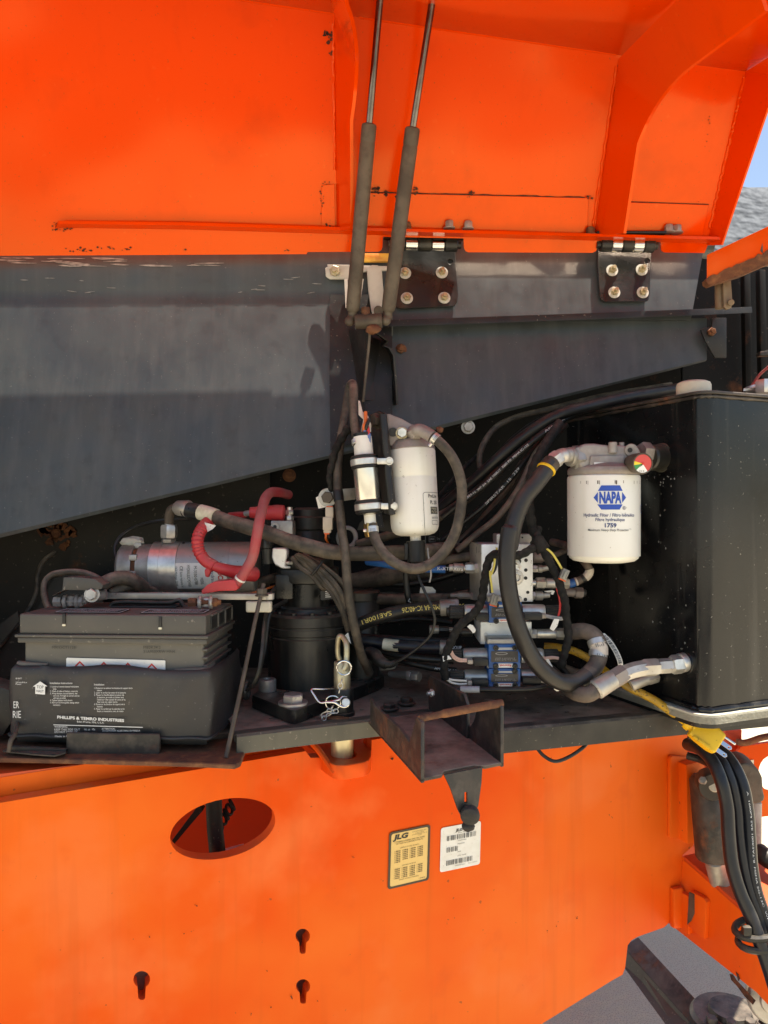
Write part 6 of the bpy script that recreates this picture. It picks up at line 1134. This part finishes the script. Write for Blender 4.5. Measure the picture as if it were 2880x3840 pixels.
# harness of the valves
HN = T('valve_harness', 'black taped wiring harness arching over the valve block', 'harness', az('o', 1200, 180, 1.36))
lf2 = lambda L, f: .0078 + .0007 * math.sin(L * 420)
for q in ([(1210, 180, 1.375), (1080, 215, 1.37), (960, 285, 1.365), (850, 310, 1.36), (740, 300, 1.358), (620, 285, 1.36), (530, 310, 1.365), (490, 380, 1.37), (460, 480, 1.37), (440, 600, 1.37), (420, 750, 1.372), (400, 880, 1.372), (360, 1000, 1.37), (280, 1110, 1.368), (180, 1190, 1.366), (90, 1280, 1.365), (20, 1390, 1.37), (-40, 1520, 1.372), (-110, 1700, 1.372), (-130, 1850, 1.375), (-110, 2010, 1.38)],
          [(1170, -80, 1.40), (1160, 60, 1.39), (1210, 180, 1.375), (1280, 300, 1.37), (1370, 470, 1.37), (1450, 640, 1.37), (1500, 800, 1.37), (1545, 950, 1.37), (1555, 1120, 1.37), (1580, 1300, 1.37), (1590, 1450, 1.37), (1550, 1620, 1.37), (1510, 1750, 1.37), (1495, 1850, 1.375)]):
    mk('loom', tube(path('o', q), .0078, 12, 7, lf2), 'loom', HN)
mk('junction_wrap', tube(path('o', [(1150, 90, 1.38), (1200, 170, 1.374), (1250, 240, 1.372)]), .014, 12, 6), 'loom', HN)
mk('loom', tube(path('e', [(560, 262, 1.48), (490, 370, 1.44), (430, 480, 1.42), (400, 600, 1.41), (400, 720, 1.40), (420, 820, 1.40), (460, 900, 1.39)]), .0095, 12, 7, lambda L, f: .0095 + .0012 * math.sin(L * 300)), 'loom', HN)
def wires(m, *qs):
    for q in qs: mk('wire', tube(path('o', q), .0021, 8, 6), m, HN)
wires('wire_yellow', [(575, 330, 1.362), (565, 440, 1.36), (535, 540, 1.358), (515, 580, 1.357)], [(508, 520, 1.357), (512, 600, 1.355), (525, 700, 1.354), (540, 820, 1.353)], [(600, 205, 1.37), (600, 260, 1.362)], [(1262, 190, 1.368), (1360, 270, 1.365), (1430, 370, 1.363), (1500, 490, 1.362)])
wires('hose_black', [(505, 600, 1.356), (510, 720, 1.355), (515, 830, 1.354)], [(590, 250, 1.365), (605, 380, 1.362), (580, 500, 1.36), (540, 560, 1.36)])
wires('wire_red', [(1430, 760, 1.375), (1470, 900, 1.372), (1475, 1040, 1.372), (1450, 1150, 1.375)])
wires('wire_grey', [(1280, 1130, 1.38), (1400, 1155, 1.375), (1500, 1165, 1.37), (1560, 1150, 1.368)], [(1280, 1150, 1.38), (1400, 1180, 1.375), (1500, 1190, 1.37), (1560, 1160, 1.368)])
wires('wire_pink', [(185, 1740, 1.38), (100, 1740, 1.378), (20, 1700, 1.375), (-30, 1620, 1.372)], [(185, 1765, 1.38), (80, 1765, 1.378), (0, 1720, 1.374), (-40, 1650, 1.372)], [(1250, 1725, 1.385), (1380, 1710, 1.375), (1510, 1735, 1.37)], [(1265, 1740, 1.385), (1400, 1725, 1.375), (1500, 1745, 1.37)])
wires('wire_white', [(185, 2040, 1.38), (80, 2035, 1.378), (-20, 2025, 1.377), (-110, 2000, 1.379)], [(185, 2080, 1.38), (80, 2085, 1.378), (-20, 2065, 1.377), (-100, 2015, 1.379)], [(845, 345, 1.37), (880, 400, 1.365), (930, 460, 1.362), (920, 500, 1.362)], [(870, 350, 1.37), (910, 420, 1.365), (900, 470, 1.362)])
def tagp(lab, pts, Y=1.365): one('wire_flag', prism(path('o', [(x, y, Y) for x, y in pts]), (0, .0012, 0), .0004, 1), 'paper_white', lab, 'tag', 'white wire flags on the valve harness')
tagp('white wire flag hanging right of the top valve', [(1395, 1180), (1468, 1188), (1440, 1280), (1385, 1352), (1332, 1320)])
tagp('white wire flag left of the lower aluminium block', [(190, 1290), (230, 1258), (270, 1270), (312, 1330), (300, 1370), (270, 1384), (250, 1350)])
tagp('white wire flag left of the middle valve', [(-150, 1700), (-60, 1690), (-20, 1740), (-80, 1750), (-140, 1775)])
tagp('long pale flag under the right coil of the middle valve', [(1280, 1740), (1320, 1735), (1350, 1800), (1380, 1850), (1350, 1840), (1290, 1770)])
tagp('white flag on the deck under the hose curve', [(1380, 2130), (1480, 2150), (1470, 2178), (1430, 2185), (1400, 2165)], 1.33)
tagp('torn white flag beside the small low fitting', [(1250, 800), (1370, 785), (1405, 800), (1380, 850), (1340, 840), (1360, 815), (1300, 815)], 1.42)
def dconn(lab, c, ang, Y):
    t = T('wire_connector', lab, 'connector', az('o', *c, Y), 'plug connectors'); a = R(ang); X = V((math.cos(a), 0, -math.sin(a))); Z = V((math.sin(a), 0, math.cos(a))); s = w(.2712, Y); p = az('o', *c, Y)
    mk('housing', J(box(p, (95 * s, .014, 150 * s), (X, V((0, 1, 0)), Z), .0015), box(p + V((0, -.008, 0)), (38 * s, .004, 120 * s), (X, V((0, 1, 0)), Z), .001)), 'connector_grey', t); mk('seal', box(p - Z * (82 * s), (100 * s, .015, 18 * s), (X, V((0, 1, 0)), Z), .001), 'orange_seal', t)
    mk('latch_slot', J(box(p + X * (22 * s) + V((0, -.0101, 0)), (5 * s, .0008, 100 * s), (X, V((0, 1, 0)), Z), 0), box(p - X * (22 * s) + V((0, -.0101, 0)), (5 * s, .0008, 100 * s), (X, V((0, 1, 0)), Z), 0)), 'ink_grey', t)
dconn('grey plug connector with orange seal in front of the top valve', (565, 915), 14, 1.352); dconn('grey plug connector with orange seal right of the valve block', (1530, 565), 24, 1.36)

# ================================================================ hoses behind
def hose(nm, lab, k, pts, r, mat='hose_black', prt=None, seg=14):
    P = path(k, pts); t = T(nm, lab, 'hose', P[0]); r_ = w(r, P[0].y); mk('hose', tube(P, r_, seg, 8), mat, t)
    for s, s0, wd, h, m, fl in (prt or []): mk('hose_print', on_hose(s, P, r_, s0, wd, h, fl), m, t)
    return t
wt = 'ink_white'
hose('boom_hose', 'thickest black hose of the bundle running up to the tank top', 'e', [(-140, 790, 1.58), (0, 655, 1.56), (120, 555, 1.54), (230, 455, 1.52), (340, 360, 1.51), (450, 280, 1.50), (560, 218, 1.50), (700, 178, 1.52), (900, 130, 1.56), (1180, 82, 1.62)], 21)
hose('boom_hose', 'white-printed black hose just under the thickest of the bundle', 'e', [(-60, 760, 1.53), (40, 680, 1.52), (150, 600, 1.51), (300, 460, 1.50), (430, 350, 1.49), (520, 285, 1.49), (600, 235, 1.52), (740, 190, 1.56)], 13, prt=[('FC659-12  WP 3/4  SAE 100R17  3000 PSI  MSHA IC-152', .06, .17, .0042, wt, False), ('AEROQUIP 2659-12', .27, .10, .0042, wt, False)])
hose('boom_hose', 'thin dusty hose arching highest left of the bundle', 'e', [(140, 500, 1.60), (138, 440, 1.60), (160, 370, 1.60), (230, 280, 1.61), (350, 225, 1.62), (500, 190, 1.63), (800, 118, 1.66), (1150, 60, 1.68)], 11, 'hose_dusty')
hose('boom_hose', 'brown hose lowest of the bundle leading to the valves', 'e', [(20, 935, 1.52), (120, 850, 1.51), (230, 760, 1.50), (310, 660, 1.50), (370, 560, 1.50), (430, 430, 1.51), (500, 340, 1.53)], 12, 'hose_brown')
hose('boom_hose', 'black hose with white figures below the printed one', 'e', [(-60, 880, 1.56), (60, 780, 1.55), (170, 690, 1.54), (270, 590, 1.53), (370, 470, 1.53), (460, 360, 1.54), (560, 270, 1.56)], 11, prt=[('SPIRSTAR  15  239', .12, .10, .0048, wt, False)])
hose('boom_hose', 'ribbed black hose squeezed between the bundle hoses', 'e', [(-40, 960, 1.60), (80, 860, 1.59), (200, 740, 1.58), (300, 640, 1.57), (390, 500, 1.57), (480, 390, 1.58), (600, 270, 1.60)], 10, 'loom')
hose('boom_hose', 'black hose at the back of the bundle under the wall edge', 'e', [(-100, 700, 1.64), (60, 590, 1.64), (200, 470, 1.63), (340, 330, 1.63), (480, 240, 1.64), (800, 150, 1.68)], 14)
hose('boom_hose', 'dusty black hose behind the fuel filter canister', 'd', [(420, 1420, 1.60), (700, 1340, 1.58), (950, 1260, 1.56), (1200, 1130, 1.55), (1400, 980, 1.55), (1600, 800, 1.56)], 17, 'hose_dusty')
hose('boom_hose', 'grey plastic conduit sloping behind the filter loop', 'd', [(1050, 1080, 1.60), (1200, 900, 1.60), (1300, 790, 1.62), (1420, 680, 1.64)], 9, 'loom')
wrapf = one('plastic_film', prism(path('d', [(440, 1240, 1.52), (520, 1165, 1.52), (700, 1180, 1.51), (730, 1320, 1.51), (560, 1300, 1.52), (420, 1300, 1.53)]), (0, .003, 0)), 'plastic_black', 'crumpled dark plastic film between fuel pump and filter', 'film')
VH = hose('valve_hose', 'black hose with yellow print entering the top valve', 'g', [(890, 1000, 1.50), (1000, 948, 1.485), (1120, 905, 1.475), (1260, 868, 1.465), (1420, 846, 1.46), (1560, 838, 1.455), (1620, 836, 1.455)], 25, 'hose_black', [('3000 PSI) MSHA IC-40/26', .125, .120, .0095, 'ink_yellow', True), ('SAE100R1 - -', .020, .085, .0085, 'ink_yellow', True)], 20)
mk('ferrule', cyl(az('g', 1560, 838, 1.454), az('g', 1680, 830, 1.452), w(31, 1.45), 26), 'dull_zinc', VH); mk('hex', hexn(az('g', 1640, 833, 1.453), az('g', 1700, 830, 1.452), w(34, 1.45)), 'dull_zinc', VH)
VH = hose('valve_hose', 'blue-black hose with cream label at the middle valve', 'g', [(920, 1068, 1.52), (1050, 1085, 1.50), (1180, 1108, 1.485), (1320, 1120, 1.475), (1460, 1128, 1.47), (1580, 1130, 1.465)], 21, 'hose_blue_black', [('AEROQUIP', .20, .03, .006, wt, False)], 18)
mk('label_band', tube(path('g', [(1150, 1103, 1.4875), (1200, 1110, 1.4835), (1262, 1116, 1.479)]), w(22.5, 1.475), 18, 5), 'tape_cream', VH); mk('ferrule', cyl(az('g', 1560, 1125, 1.463), az('g', 1650, 1130, 1.46), w(27, 1.46), 24), 'dull_zinc', VH)
hose('valve_hose', 'thin black hose running just above the blue-black one', 'g', [(930, 1045, 1.55), (1100, 1055, 1.53), (1300, 1070, 1.51), (1500, 1080, 1.50), (1640, 1080, 1.50)], 12)
hose('valve_hose', 'upper black hose fanning out from the bottom valve', 'g', [(1000, 1140, 1.53), (1150, 1165, 1.51), (1320, 1195, 1.49), (1480, 1215, 1.48), (1660, 1225, 1.47)], 12)
hose('valve_hose', 'white-printed lower black hose fanning out from the bottom valve', 'g', [(1080, 1170, 1.55), (1240, 1215, 1.52), (1380, 1250, 1.50), (1520, 1280, 1.49), (1680, 1300, 1.48)], 12, prt=[('AMERICA LSA  WIRE BRAID', .14, .10, .0042, wt, False)])
hose('valve_hose', 'wide dusty hose straight across behind the thin lead', 'g', [(860, 745, 1.62), (1000, 765, 1.60), (1200, 775, 1.58), (1400, 772, 1.56), (1620, 770, 1.55)], 20, 'hose_dusty')
hose('valve_hose', 'black hose dropping vertically behind the loop hose', 'g', [(1312, 580, 1.50), (1316, 660, 1.50), (1328, 760, 1.50), (1345, 830, 1.52)], 12, 'hose_black', [('WIRE', .05, .04, .005, wt, False)])
hose('valve_hose', 'broad dark hose shadowed behind the motor cables', 'g', [(860, 660, 1.66), (1050, 630, 1.65), (1250, 600, 1.64), (1500, 580, 1.64)], 34, 'hose_dusty')
hose('valve_hose', 'blue printed hose entering the upper left block fitting', 'g', [(1030, 500, 1.53), (1150, 515, 1.50), (1300, 540, 1.48), (1480, 552, 1.465), (1600, 556, 1.46)], 14, 'blue_paint', [('K-XTF Xtra', .16, .05, .006, wt, False)])
hose('valve_hose', 'brown hose rising to the upper left of the valve block', 'd', [(900, 1560, 1.56), (1080, 1560, 1.54), (1250, 1530, 1.53), (1400, 1510, 1.52)], 16, 'hose_brown')
hose('valve_hose', 'dark hose along the deck in front of the bottom valve', 'h', [(330, 1165, 1.375), (450, 1170, 1.365), (600, 1172, 1.36), (800, 1172, 1.36), (920, 1165, 1.365), (1020, 1145, 1.38)], 10, 'hose_black')
one('hose_label', tube(path('h', [(418, 1169, 1.367), (480, 1171, 1.364), (550, 1172, 1.361)]), w(12.5, 1.36), 14, 5), 'paper_grey', 'pale grey sleeve label on the hose in front of the bottom valve', 'label')
hose('valve_hose', 'dark brown hose behind the yellow cord', 'h', [(1020, 980, 1.50), (1150, 1030, 1.48), (1300, 1090, 1.46), (1420, 1150, 1.45)], 16, 'hose_brown')
fit('dull fitting behind the yellow-printed hose', [(0, 1330), (-60, 1330), (-200, 1330), (-330, 1330)], (-35, 40, -60), ('dull_zinc', 'cast_black', 'dull_zinc'), 1.50)
fit('dark fitting left of the lower block', [(260, 1370), (100, 1370), (-10, 1370)], (-56, 40), ('cast_black', 'cast_black'), 1.48)
fit('grey ferrule left of the middle valve', [(0, 1600), (-90, 1600), (-200, 1600)], (-80, -70), ('dull_zinc', 'dull_zinc'), 1.465)
one('danger_tag', prism(path('g', [(1418, 690, 1.56), (1440, 680, 1.56), (1505, 686, 1.56), (1530, 710, 1.56), (1525, 755, 1.56), (1410, 750, 1.56)]), (0, .001, 0)), 'paper_white', 'small white tag hanging in the dark behind the lead', 'tag')
one('pale_card', prism(path('q', [(362, 340, 1.47), (425, 292, 1.47), (468, 462, 1.47)]), (0, .001, 0)), 'paper_white', 'white card corner showing behind the dropping hose', 'card')
one('conduit_ring', ring(az('d', 335, 1360, 1.60), (.5, -1, 0), w(36, 1.6), .005, 30, 8), 'wire_grey', 'grey plastic ring in the dark behind the dropping hose', 'ring')

# ================================================================ yellow cord and plug
YC = T('yellow_cord', 'dirty yellow extension cord with three-prong plug over the deck edge', 'cord', az('i', 1100, 1450, 1.33))
yc = path('h', [(1000, 872, 1.47), (1100, 882, 1.46), (1200, 905, 1.45), (1300, 955, 1.44), (1400, 1030, 1.43)]) + path('i', [(230, 820, 1.41), (400, 930, 1.395), (520, 985, 1.385), (640, 1050, 1.375), (780, 1150, 1.36), (850, 1190, 1.352)])
mk('cord', tube(yc, w(15, 1.4), 16, 8), 'yellow_dirty', YC)
ya, yb = az('i', 770, 1130, 1.362), az('i', 1220, 1440, 1.325); yd = (yb - ya).normalized(); yn = V((0, -1, .25)); yn = (yn - yd * yn.dot(yd)).normalized(); ys = yd.cross(yn).normalized()
if ys.z < 0: ys = -ys
s1 = (az('i', 920, 1245, 1.35) - ya).length; s2 = (az('i', 985, 1290, 1.345) - ya).length; LL = (yb - ya).length
mk('strain_relief', lathe(ya, yd, [(0, w(16, 1.36)), (.002, w(19, 1.36)), (s1 * .5, w(19, 1.36)), (s1, w(20, 1.36))], 20), 'yellow_rubber', YC)
mk('neck', lathe(ya, yd, [(s1 - .004, w(27, 1.35)), (s1, w(30, 1.35)), (s1 + .006, w(30, 1.35)), (s1 + .007, w(26, 1.35)), (s1 + .010, w(26, 1.35)), (s1 + .011, w(31, 1.35)), (s2, w(31, 1.35))], 24), 'yellow_rubber', YC)
def yp(t, a, b2): return ya + yd * t + ys * a + yn * b2
hw_ = w(46, 1.34)
mk('plug_body', bev(prism([yp(s2 - .004, -hw_ * .86, -.013), yp(s2 - .004, hw_ * .8, -.013), yp(s2 + .012, hw_, -.013), yp(LL - .02, hw_, -.013), yp(LL, hw_ * .78, -.013), yp(LL, -hw_ * .95, -.013), yp(LL - .012, -hw_ * 1.05, -.013), yp(s2 + .012, -hw_ * .98, -.013)], yn * .026), .004, 3), 'yellow_rubber', YC)
mk('grip_ridge', bev(prism([yp(s2 + .004, -hw_ * .98, .010), yp(s2 + .006, -hw_ * .72, .010), yp(LL - .014, -hw_ * .72, .010), yp(LL - .006, -hw_ * 1.0, .010)], yn * .006), .002, 2), 'yellow_rubber', YC)
for k, (a, b2) in enumerate(((.004, .008), (-.012, .008))):
    mk('blade', bev(plate([yp(LL - .002, a - .004, b2 - .008), yp(LL + .017, a - .004, b2 - .008), yp(LL + .020, a, b2 - .008), yp(LL + .017, a + .004, b2 - .008), yp(LL - .002, a + .004, b2 - .008)], [[yp(LL + .014 + .0015 * math.cos(i), a + .0015 * math.sin(i), b2 - .008) for i in range(6)]], yn * .0018), .0003, 1), 'chrome', YC)
mk('ground_prong', cyl(yp(LL - .002, .016, -.003), yp(LL + .021, .016, -.003), .0026, 14, .0012), 'chrome', YC)

# ================================================================ right side under the deck
HBN = [[(540, 175, 1.52), (640, 215, 1.47), (720, 300, 1.44), (780, 430, 1.42), (825, 620, 1.41), (840, 850, 1.40), (865, 1060, 1.39), (920, 1250, 1.38), (1000, 1430, 1.37), (1060, 1600, 1.36), (1130, 1800, 1.35), (1180, 1960, 1.34)],
       [(560, 150, 1.55), (680, 200, 1.50), (780, 290, 1.46), (850, 430, 1.44), (895, 620, 1.43), (915, 850, 1.42), (945, 1060, 1.41), (990, 1250, 1.40), (1060, 1430, 1.39), (1100, 1600, 1.38), (1160, 1780, 1.37), (1200, 1900, 1.36)],
       [(600, 120, 1.57), (760, 200, 1.50), (870, 320, 1.46), (940, 470, 1.44), (975, 650, 1.43), (990, 850, 1.42), (1005, 1060, 1.41), (1040, 1250, 1.40), (1100, 1430, 1.39), (1140, 1600, 1.38), (1200, 1750, 1.37)],
       [(540, 260, 1.55), (640, 290, 1.53), (720, 340, 1.50), (760, 420, 1.48)]]
for q, r, lb in zip(HBN, (23, 19, 21, 14), ('leftmost black hose of the bundle hanging at the right', 'middle black hose of the bundle hanging at the right', 'rightmost white-printed hose of the bundle hanging at the right', 'short black pipe stub behind the hanging hoses')):
    t = hose('hanging_hose', lb, 'j', q, r, 'hose_blue_black' if r > 14 else 'hose_black', [('A  1600P2 SAE 100R2AT-8  MSHA 2G-13C  WP 4000 PSI   AA  1600P2 SAE 100R2AT-8', .17, .42, .0027, wt, False)] if r == 21 else None, 18)
HT = T('hose_tie', 'black cable ties cinched round the hanging hoses', 'cable tie', az('j', 1050, 1580, 1.37))
for y, dx in ((1515, 0), (1600, 25)): mk('band', tube([az('j', 1052 + dx, y, 1.375) + V((.042 * math.cos(a), .026 * math.sin(a), .008 * math.sin(a + 1))) for a in [6.283 * i / 22 for i in range(22)]], .0065, 8, closed=True, smooth=False), 'plastic_black', HT)
mk('buckle', box(az('j', 968, 1530, 1.355), (.016, .012, .016), b=.003), 'plastic_black', HT)
# axle housing running towards the viewer on the right
K2 = V((.683, 1.69, 0)); AX = (K2, V((.927, .375, 0)))
AXT = T('axle_beam', 'orange axle beam with worn stop block running out to the right', 'beam', on(2560, 3470, AX))
pts = [(2558, 3212), (2600, 3250), (2880, 3492), (3000, 3600), (3000, 3900), (2836, 3722), (2506, 3462), (2553, 3300)]
mk('side_face', prism([on(x, y, AX) for x, y in pts], u_ * .02, .002), 'orange_chassis', AXT)
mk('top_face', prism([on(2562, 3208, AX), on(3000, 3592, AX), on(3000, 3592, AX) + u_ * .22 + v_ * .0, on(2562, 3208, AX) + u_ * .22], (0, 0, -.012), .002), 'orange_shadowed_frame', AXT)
mk('stop_block', bev(prism([on(*zz('j', x, y), AX) for x, y in ((585, 1235), (620, 1250), (640, 1262), (690, 1290), (706, 1320), (692, 1585), (640, 1550), (575, 1490), (572, 1480))], -u_ * .012), .003, 2), 'orange_chassis', AXT)
mk('weld_gap', prism([on(*zz('j', x, y), AX) - u_ * .0125 for x, y in ((584, 1240), (622, 1260), (622, 1400), (600, 1450), (570, 1480))], -u_ * .0008), 'strut_brown', AXT)
mk('paint_scrape', J(prism([on(*zz('j', x, y), AX) - u_ * .0012 for x, y in ((850, 1845), (875, 1850), (900, 1890), (960, 1955), (1000, 2000), (1040, 2040), (1020, 2070), (960, 2010), (905, 1935), (862, 1890))], -u_ * .0008), prism([on(*zz('j', x, y), AX) - u_ * .0012 for x, y in ((895, 1830), (912, 1850), (925, 1880), (915, 1900), (905, 1870))], -u_ * .0008)), 'rust_chip', AXT)
# steering / lift cylinders behind the hanging hoses
LC2 = T('lift_cylinder', 'grimy brown hydraulic cylinder behind the hanging hoses', 'cylinder', az('j', 720, 1060, 1.62))
ca, cb = az('j', 690, 470, 1.62), az('j', 735, 1010, 1.60); cdv = (cb - ca).normalized(); cr_ = w(66, 1.61)
mk('barrel', lathe(ca - cdv * .02, cdv, [(0, cr_ * .8), (.01, cr_), ((cb - ca).length + .015, cr_), ((cb - ca).length + .022, cr_ * .9)], 36), 'rusty_black', LC2)
mk('rod', cyl(cb, az('j', 790, 1240, 1.62), w(37, 1.6), 26), 'dull_zinc', LC2)
eye = az('j', 700, 440, 1.58); mk('eye', lathe(eye, (-.2, -1, -.1), [(0, w(52, 1.6)), (.03, w(52, 1.6)), (.033, w(48, 1.6))], 32), 'rusty_black', LC2); mk('pin', cyl(az('j', 735, 482, 1.545), az('j', 745, 484, 1.60), w(21, 1.55), 28), 'cream_cap', LC2)
mk('grease_nipple', J(hexn(az('j', 655, 445, 1.55), az('j', 650, 435, 1.535), .008), ball(az('j', 640, 442, 1.54), .006)), 'dull_zinc', LC2)
SC2 = T('second_cylinder', 'brown rubber-capped cylinder right of the hanging hoses', 'cylinder', az('j', 1030, 1100, 1.72))
mk('cap', bev(prism(path('j', [(880, 360, 1.70), (905, 325, 1.70), (960, 312, 1.70), (1010, 330, 1.70), (1060, 365, 1.70), (1085, 420, 1.70), (1092, 520, 1.70), (1102, 560, 1.70), (1098, 590, 1.70), (1060, 610, 1.70), (980, 620, 1.70), (930, 560, 1.70), (890, 470, 1.70)]), (.02, .09, 0)), .012, 3), 'strut_brown', SC2)
mk('tube', cyl(az('j', 1025, 590, 1.74), az('j', 1020, 1100, 1.72), w(26, 1.73), 26), 'cast_aluminium', SC2)
mk('pipe', tube(path('j', [(1060, 960, 1.66), (1110, 1000, 1.64), (1200, 1060, 1.62)]), w(34, 1.64), 18), 'hose_black', SC2); 
OF = T('rear_frame', 'faded red-orange rear frame plates at the right edge', 'frame', az('j', 1000, 700, 2.0))
mk('post', prism(path('j', [(812, 85, 2.0), (935, 72, 2.0), (932, 140, 2.0), (955, 160, 1.98), (920, 200, 2.0), (905, 330, 2.0), (905, 700, 2.0), (812, 700, 2.0)]), (0, .06, 0), .003), 'orange_shadowed_frame', OF)
holes = [[az('j', 1150 + 95 * math.cos(i * .3142), 390 + 130 * math.sin(i * .3142), 1.96) for i in range(20)]]
mk('plate', plate(path('j', [(905, 230, 1.96), (930, 195, 1.96), (1290, 140, 1.96), (1290, 680, 1.96), (1080, 705, 1.96), (1000, 720, 1.96), (908, 700, 1.96)]), holes, (0, .012, 0)), 'orange_chassis', OF)
mk('top_rail', tube(path('j', [(900, 160, 1.95), (960, 165, 1.95), (1080, 128, 1.95), (1180, 112, 1.95), (1300, 105, 1.95)]), w(12, 1.95), 10), 'rust', OF)
mk('sticker', prism(path('j', [(920, 305, 1.957), (1022, 290, 1.957), (1022, 350, 1.957), (920, 360, 1.957)]), (0, .001, 0)), 'tape_cream', OF)
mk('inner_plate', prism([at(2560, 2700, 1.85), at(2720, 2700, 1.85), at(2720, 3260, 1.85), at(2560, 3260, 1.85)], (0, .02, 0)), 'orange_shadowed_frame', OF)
# tie bar near the ground
TB = T('tie_bar', 'dark rusty steel bar slanting over the concrete at bottom right', 'bar', at(2500, 3840, 2.0))
P = [at(2330, 3530, 2.1), at(2395, 3515, 2.1), at(2720, 3860, 1.80), at(2585, 3870, 1.80)]
mk('top_flange', prism([at(2335, 3548, 2.1), at(2393, 3514, 2.1), at(2690, 3835, 1.80), at(2640, 3890, 1.80)], (0, 0, -.01), .002), 'rusty_black', TB)
mk('web', prism([at(2335, 3552, 2.098), at(2640, 3894, 1.798), at(2560, 3930, 1.80), at(2320, 3600, 2.098)], (.01, .012, 0)), 'floor_edge', TB)
hk = az('j', 850, 2215, 1.76)
mk('knuckle', lathe(hk - V((0, 0, .06)), (0, 0, 1), [(0, .085), (.01, .09), (.075, .09), (.085, .082), (.088, .05), (.10, .046)], 36), 'black_steel', TB)
for dx in (-.06, -.02, .025, .065): bolt(TB, hk + V((dx, -.03 - .02 * math.cos(dx * 20), .026)), (0, 0, 1), .013, 'rusty_black', .014, 1.4)
one('wheel_hub', bev(lathe(az('j', 1215, 2110, 1.5) + V((0, .05, 0)), (-.25, -1, .2), [(0, .036), (.006, .045), (.03, .047), (.036, .042), (.037, .024), (.045, .022)], 26), .002, 2), 'dull_zinc', 'dull grey wheel hub at the bottom right corner', 'wheel hub')
one('under_deck_wire', tube([at(2010, 2802, 1.36), at(2040, 2835, 1.355), at(2080, 2855, 1.35), at(2130, 2840, 1.352), at(2190, 2800, 1.36), at(2205, 2780, 1.37)], .0034, 8), 'hose_black', 'black wire loop drooping under the deck edge', 'wire')

HBU = T('hose_bundle', 'dim tangle of dark hoses in the shadow behind the valves', 'hoses', at(1600, 2300, 1.66))
rnd = random.Random(21)
for q, r, m in (([(1360, 2150, 1.66), (1480, 2190, 1.64), (1600, 2180, 1.62), (1740, 2140, 1.60)], 13, 'hose_black'), ([(1350, 2240, 1.68), (1470, 2235, 1.66), (1600, 2250, 1.64), (1760, 2225, 1.60)], 16, 'hose_dusty'), ([(1330, 2300, 1.64), (1430, 2330, 1.62), (1560, 2320, 1.60), (1700, 2335, 1.56)], 11, 'hose_black'),
    ([(1380, 2450, 1.60), (1500, 2440, 1.57), (1620, 2465, 1.54), (1720, 2450, 1.50)], 9, 'hose_black'), ([(1400, 2480, 1.58), (1520, 2490, 1.55), (1640, 2505, 1.52), (1740, 2530, 1.48)], 8, 'hose_dusty'), ([(1640, 2080, 1.62), (1700, 2050, 1.60), (1780, 1980, 1.60), (1850, 1900, 1.60), (1920, 1800, 1.60)], 15, 'hose_brown'), ([(1660, 2100, 1.64), (1740, 2060, 1.62), (1820, 1960, 1.62), (1890, 1850, 1.62), (1960, 1730, 1.62)], 12, 'hose_dusty'), ([(1000, 2330, 1.70), (1100, 2250, 1.70), (1340, 2160, 1.70), (1500, 2120, 1.68)], 14, 'hose_dusty'),
    ([(2010, 2100, 1.56), (2080, 2080, 1.55), (2150, 2060, 1.55), (2200, 2110, 1.53), (2215, 2160, 1.52)], 11, 'hose_brown'), ([(1950, 2430, 1.52), (2040, 2460, 1.50), (2120, 2520, 1.47), (2160, 2600, 1.45)], 12, 'hose_black')):
    mk('hose', tube([at(*p) for p in q], w(r, 1.6), 12, 8), m, HBU)

tn_ = -u_ * .0008; sp_ = []
rnd = random.Random(8)
LFP = (K, u_)
for i in range(34):
    x, y = rnd.choice(((rnd.gauss(2500, 25), rnd.gauss(1790, 22)), (rnd.uniform(2420, 2610), rnd.uniform(1650, 2560)), (rnd.uniform(2300, 2600), rnd.uniform(2100, 2600)))); p = on(x, y, LFP) + tn_; a_ = rnd.uniform(1, 3.2)
    sp_.append(prism([p + v_ * (w(a_, 1.4) * math.cos(k)) + V((0, 0, w(a_ * rnd.uniform(.8, 2), 1.4) * math.sin(k))) for k in range(6)], -u_ * .0004))
mk('splashes', J(*sp_), 'scrape', TK)['kind'] = 'stuff'
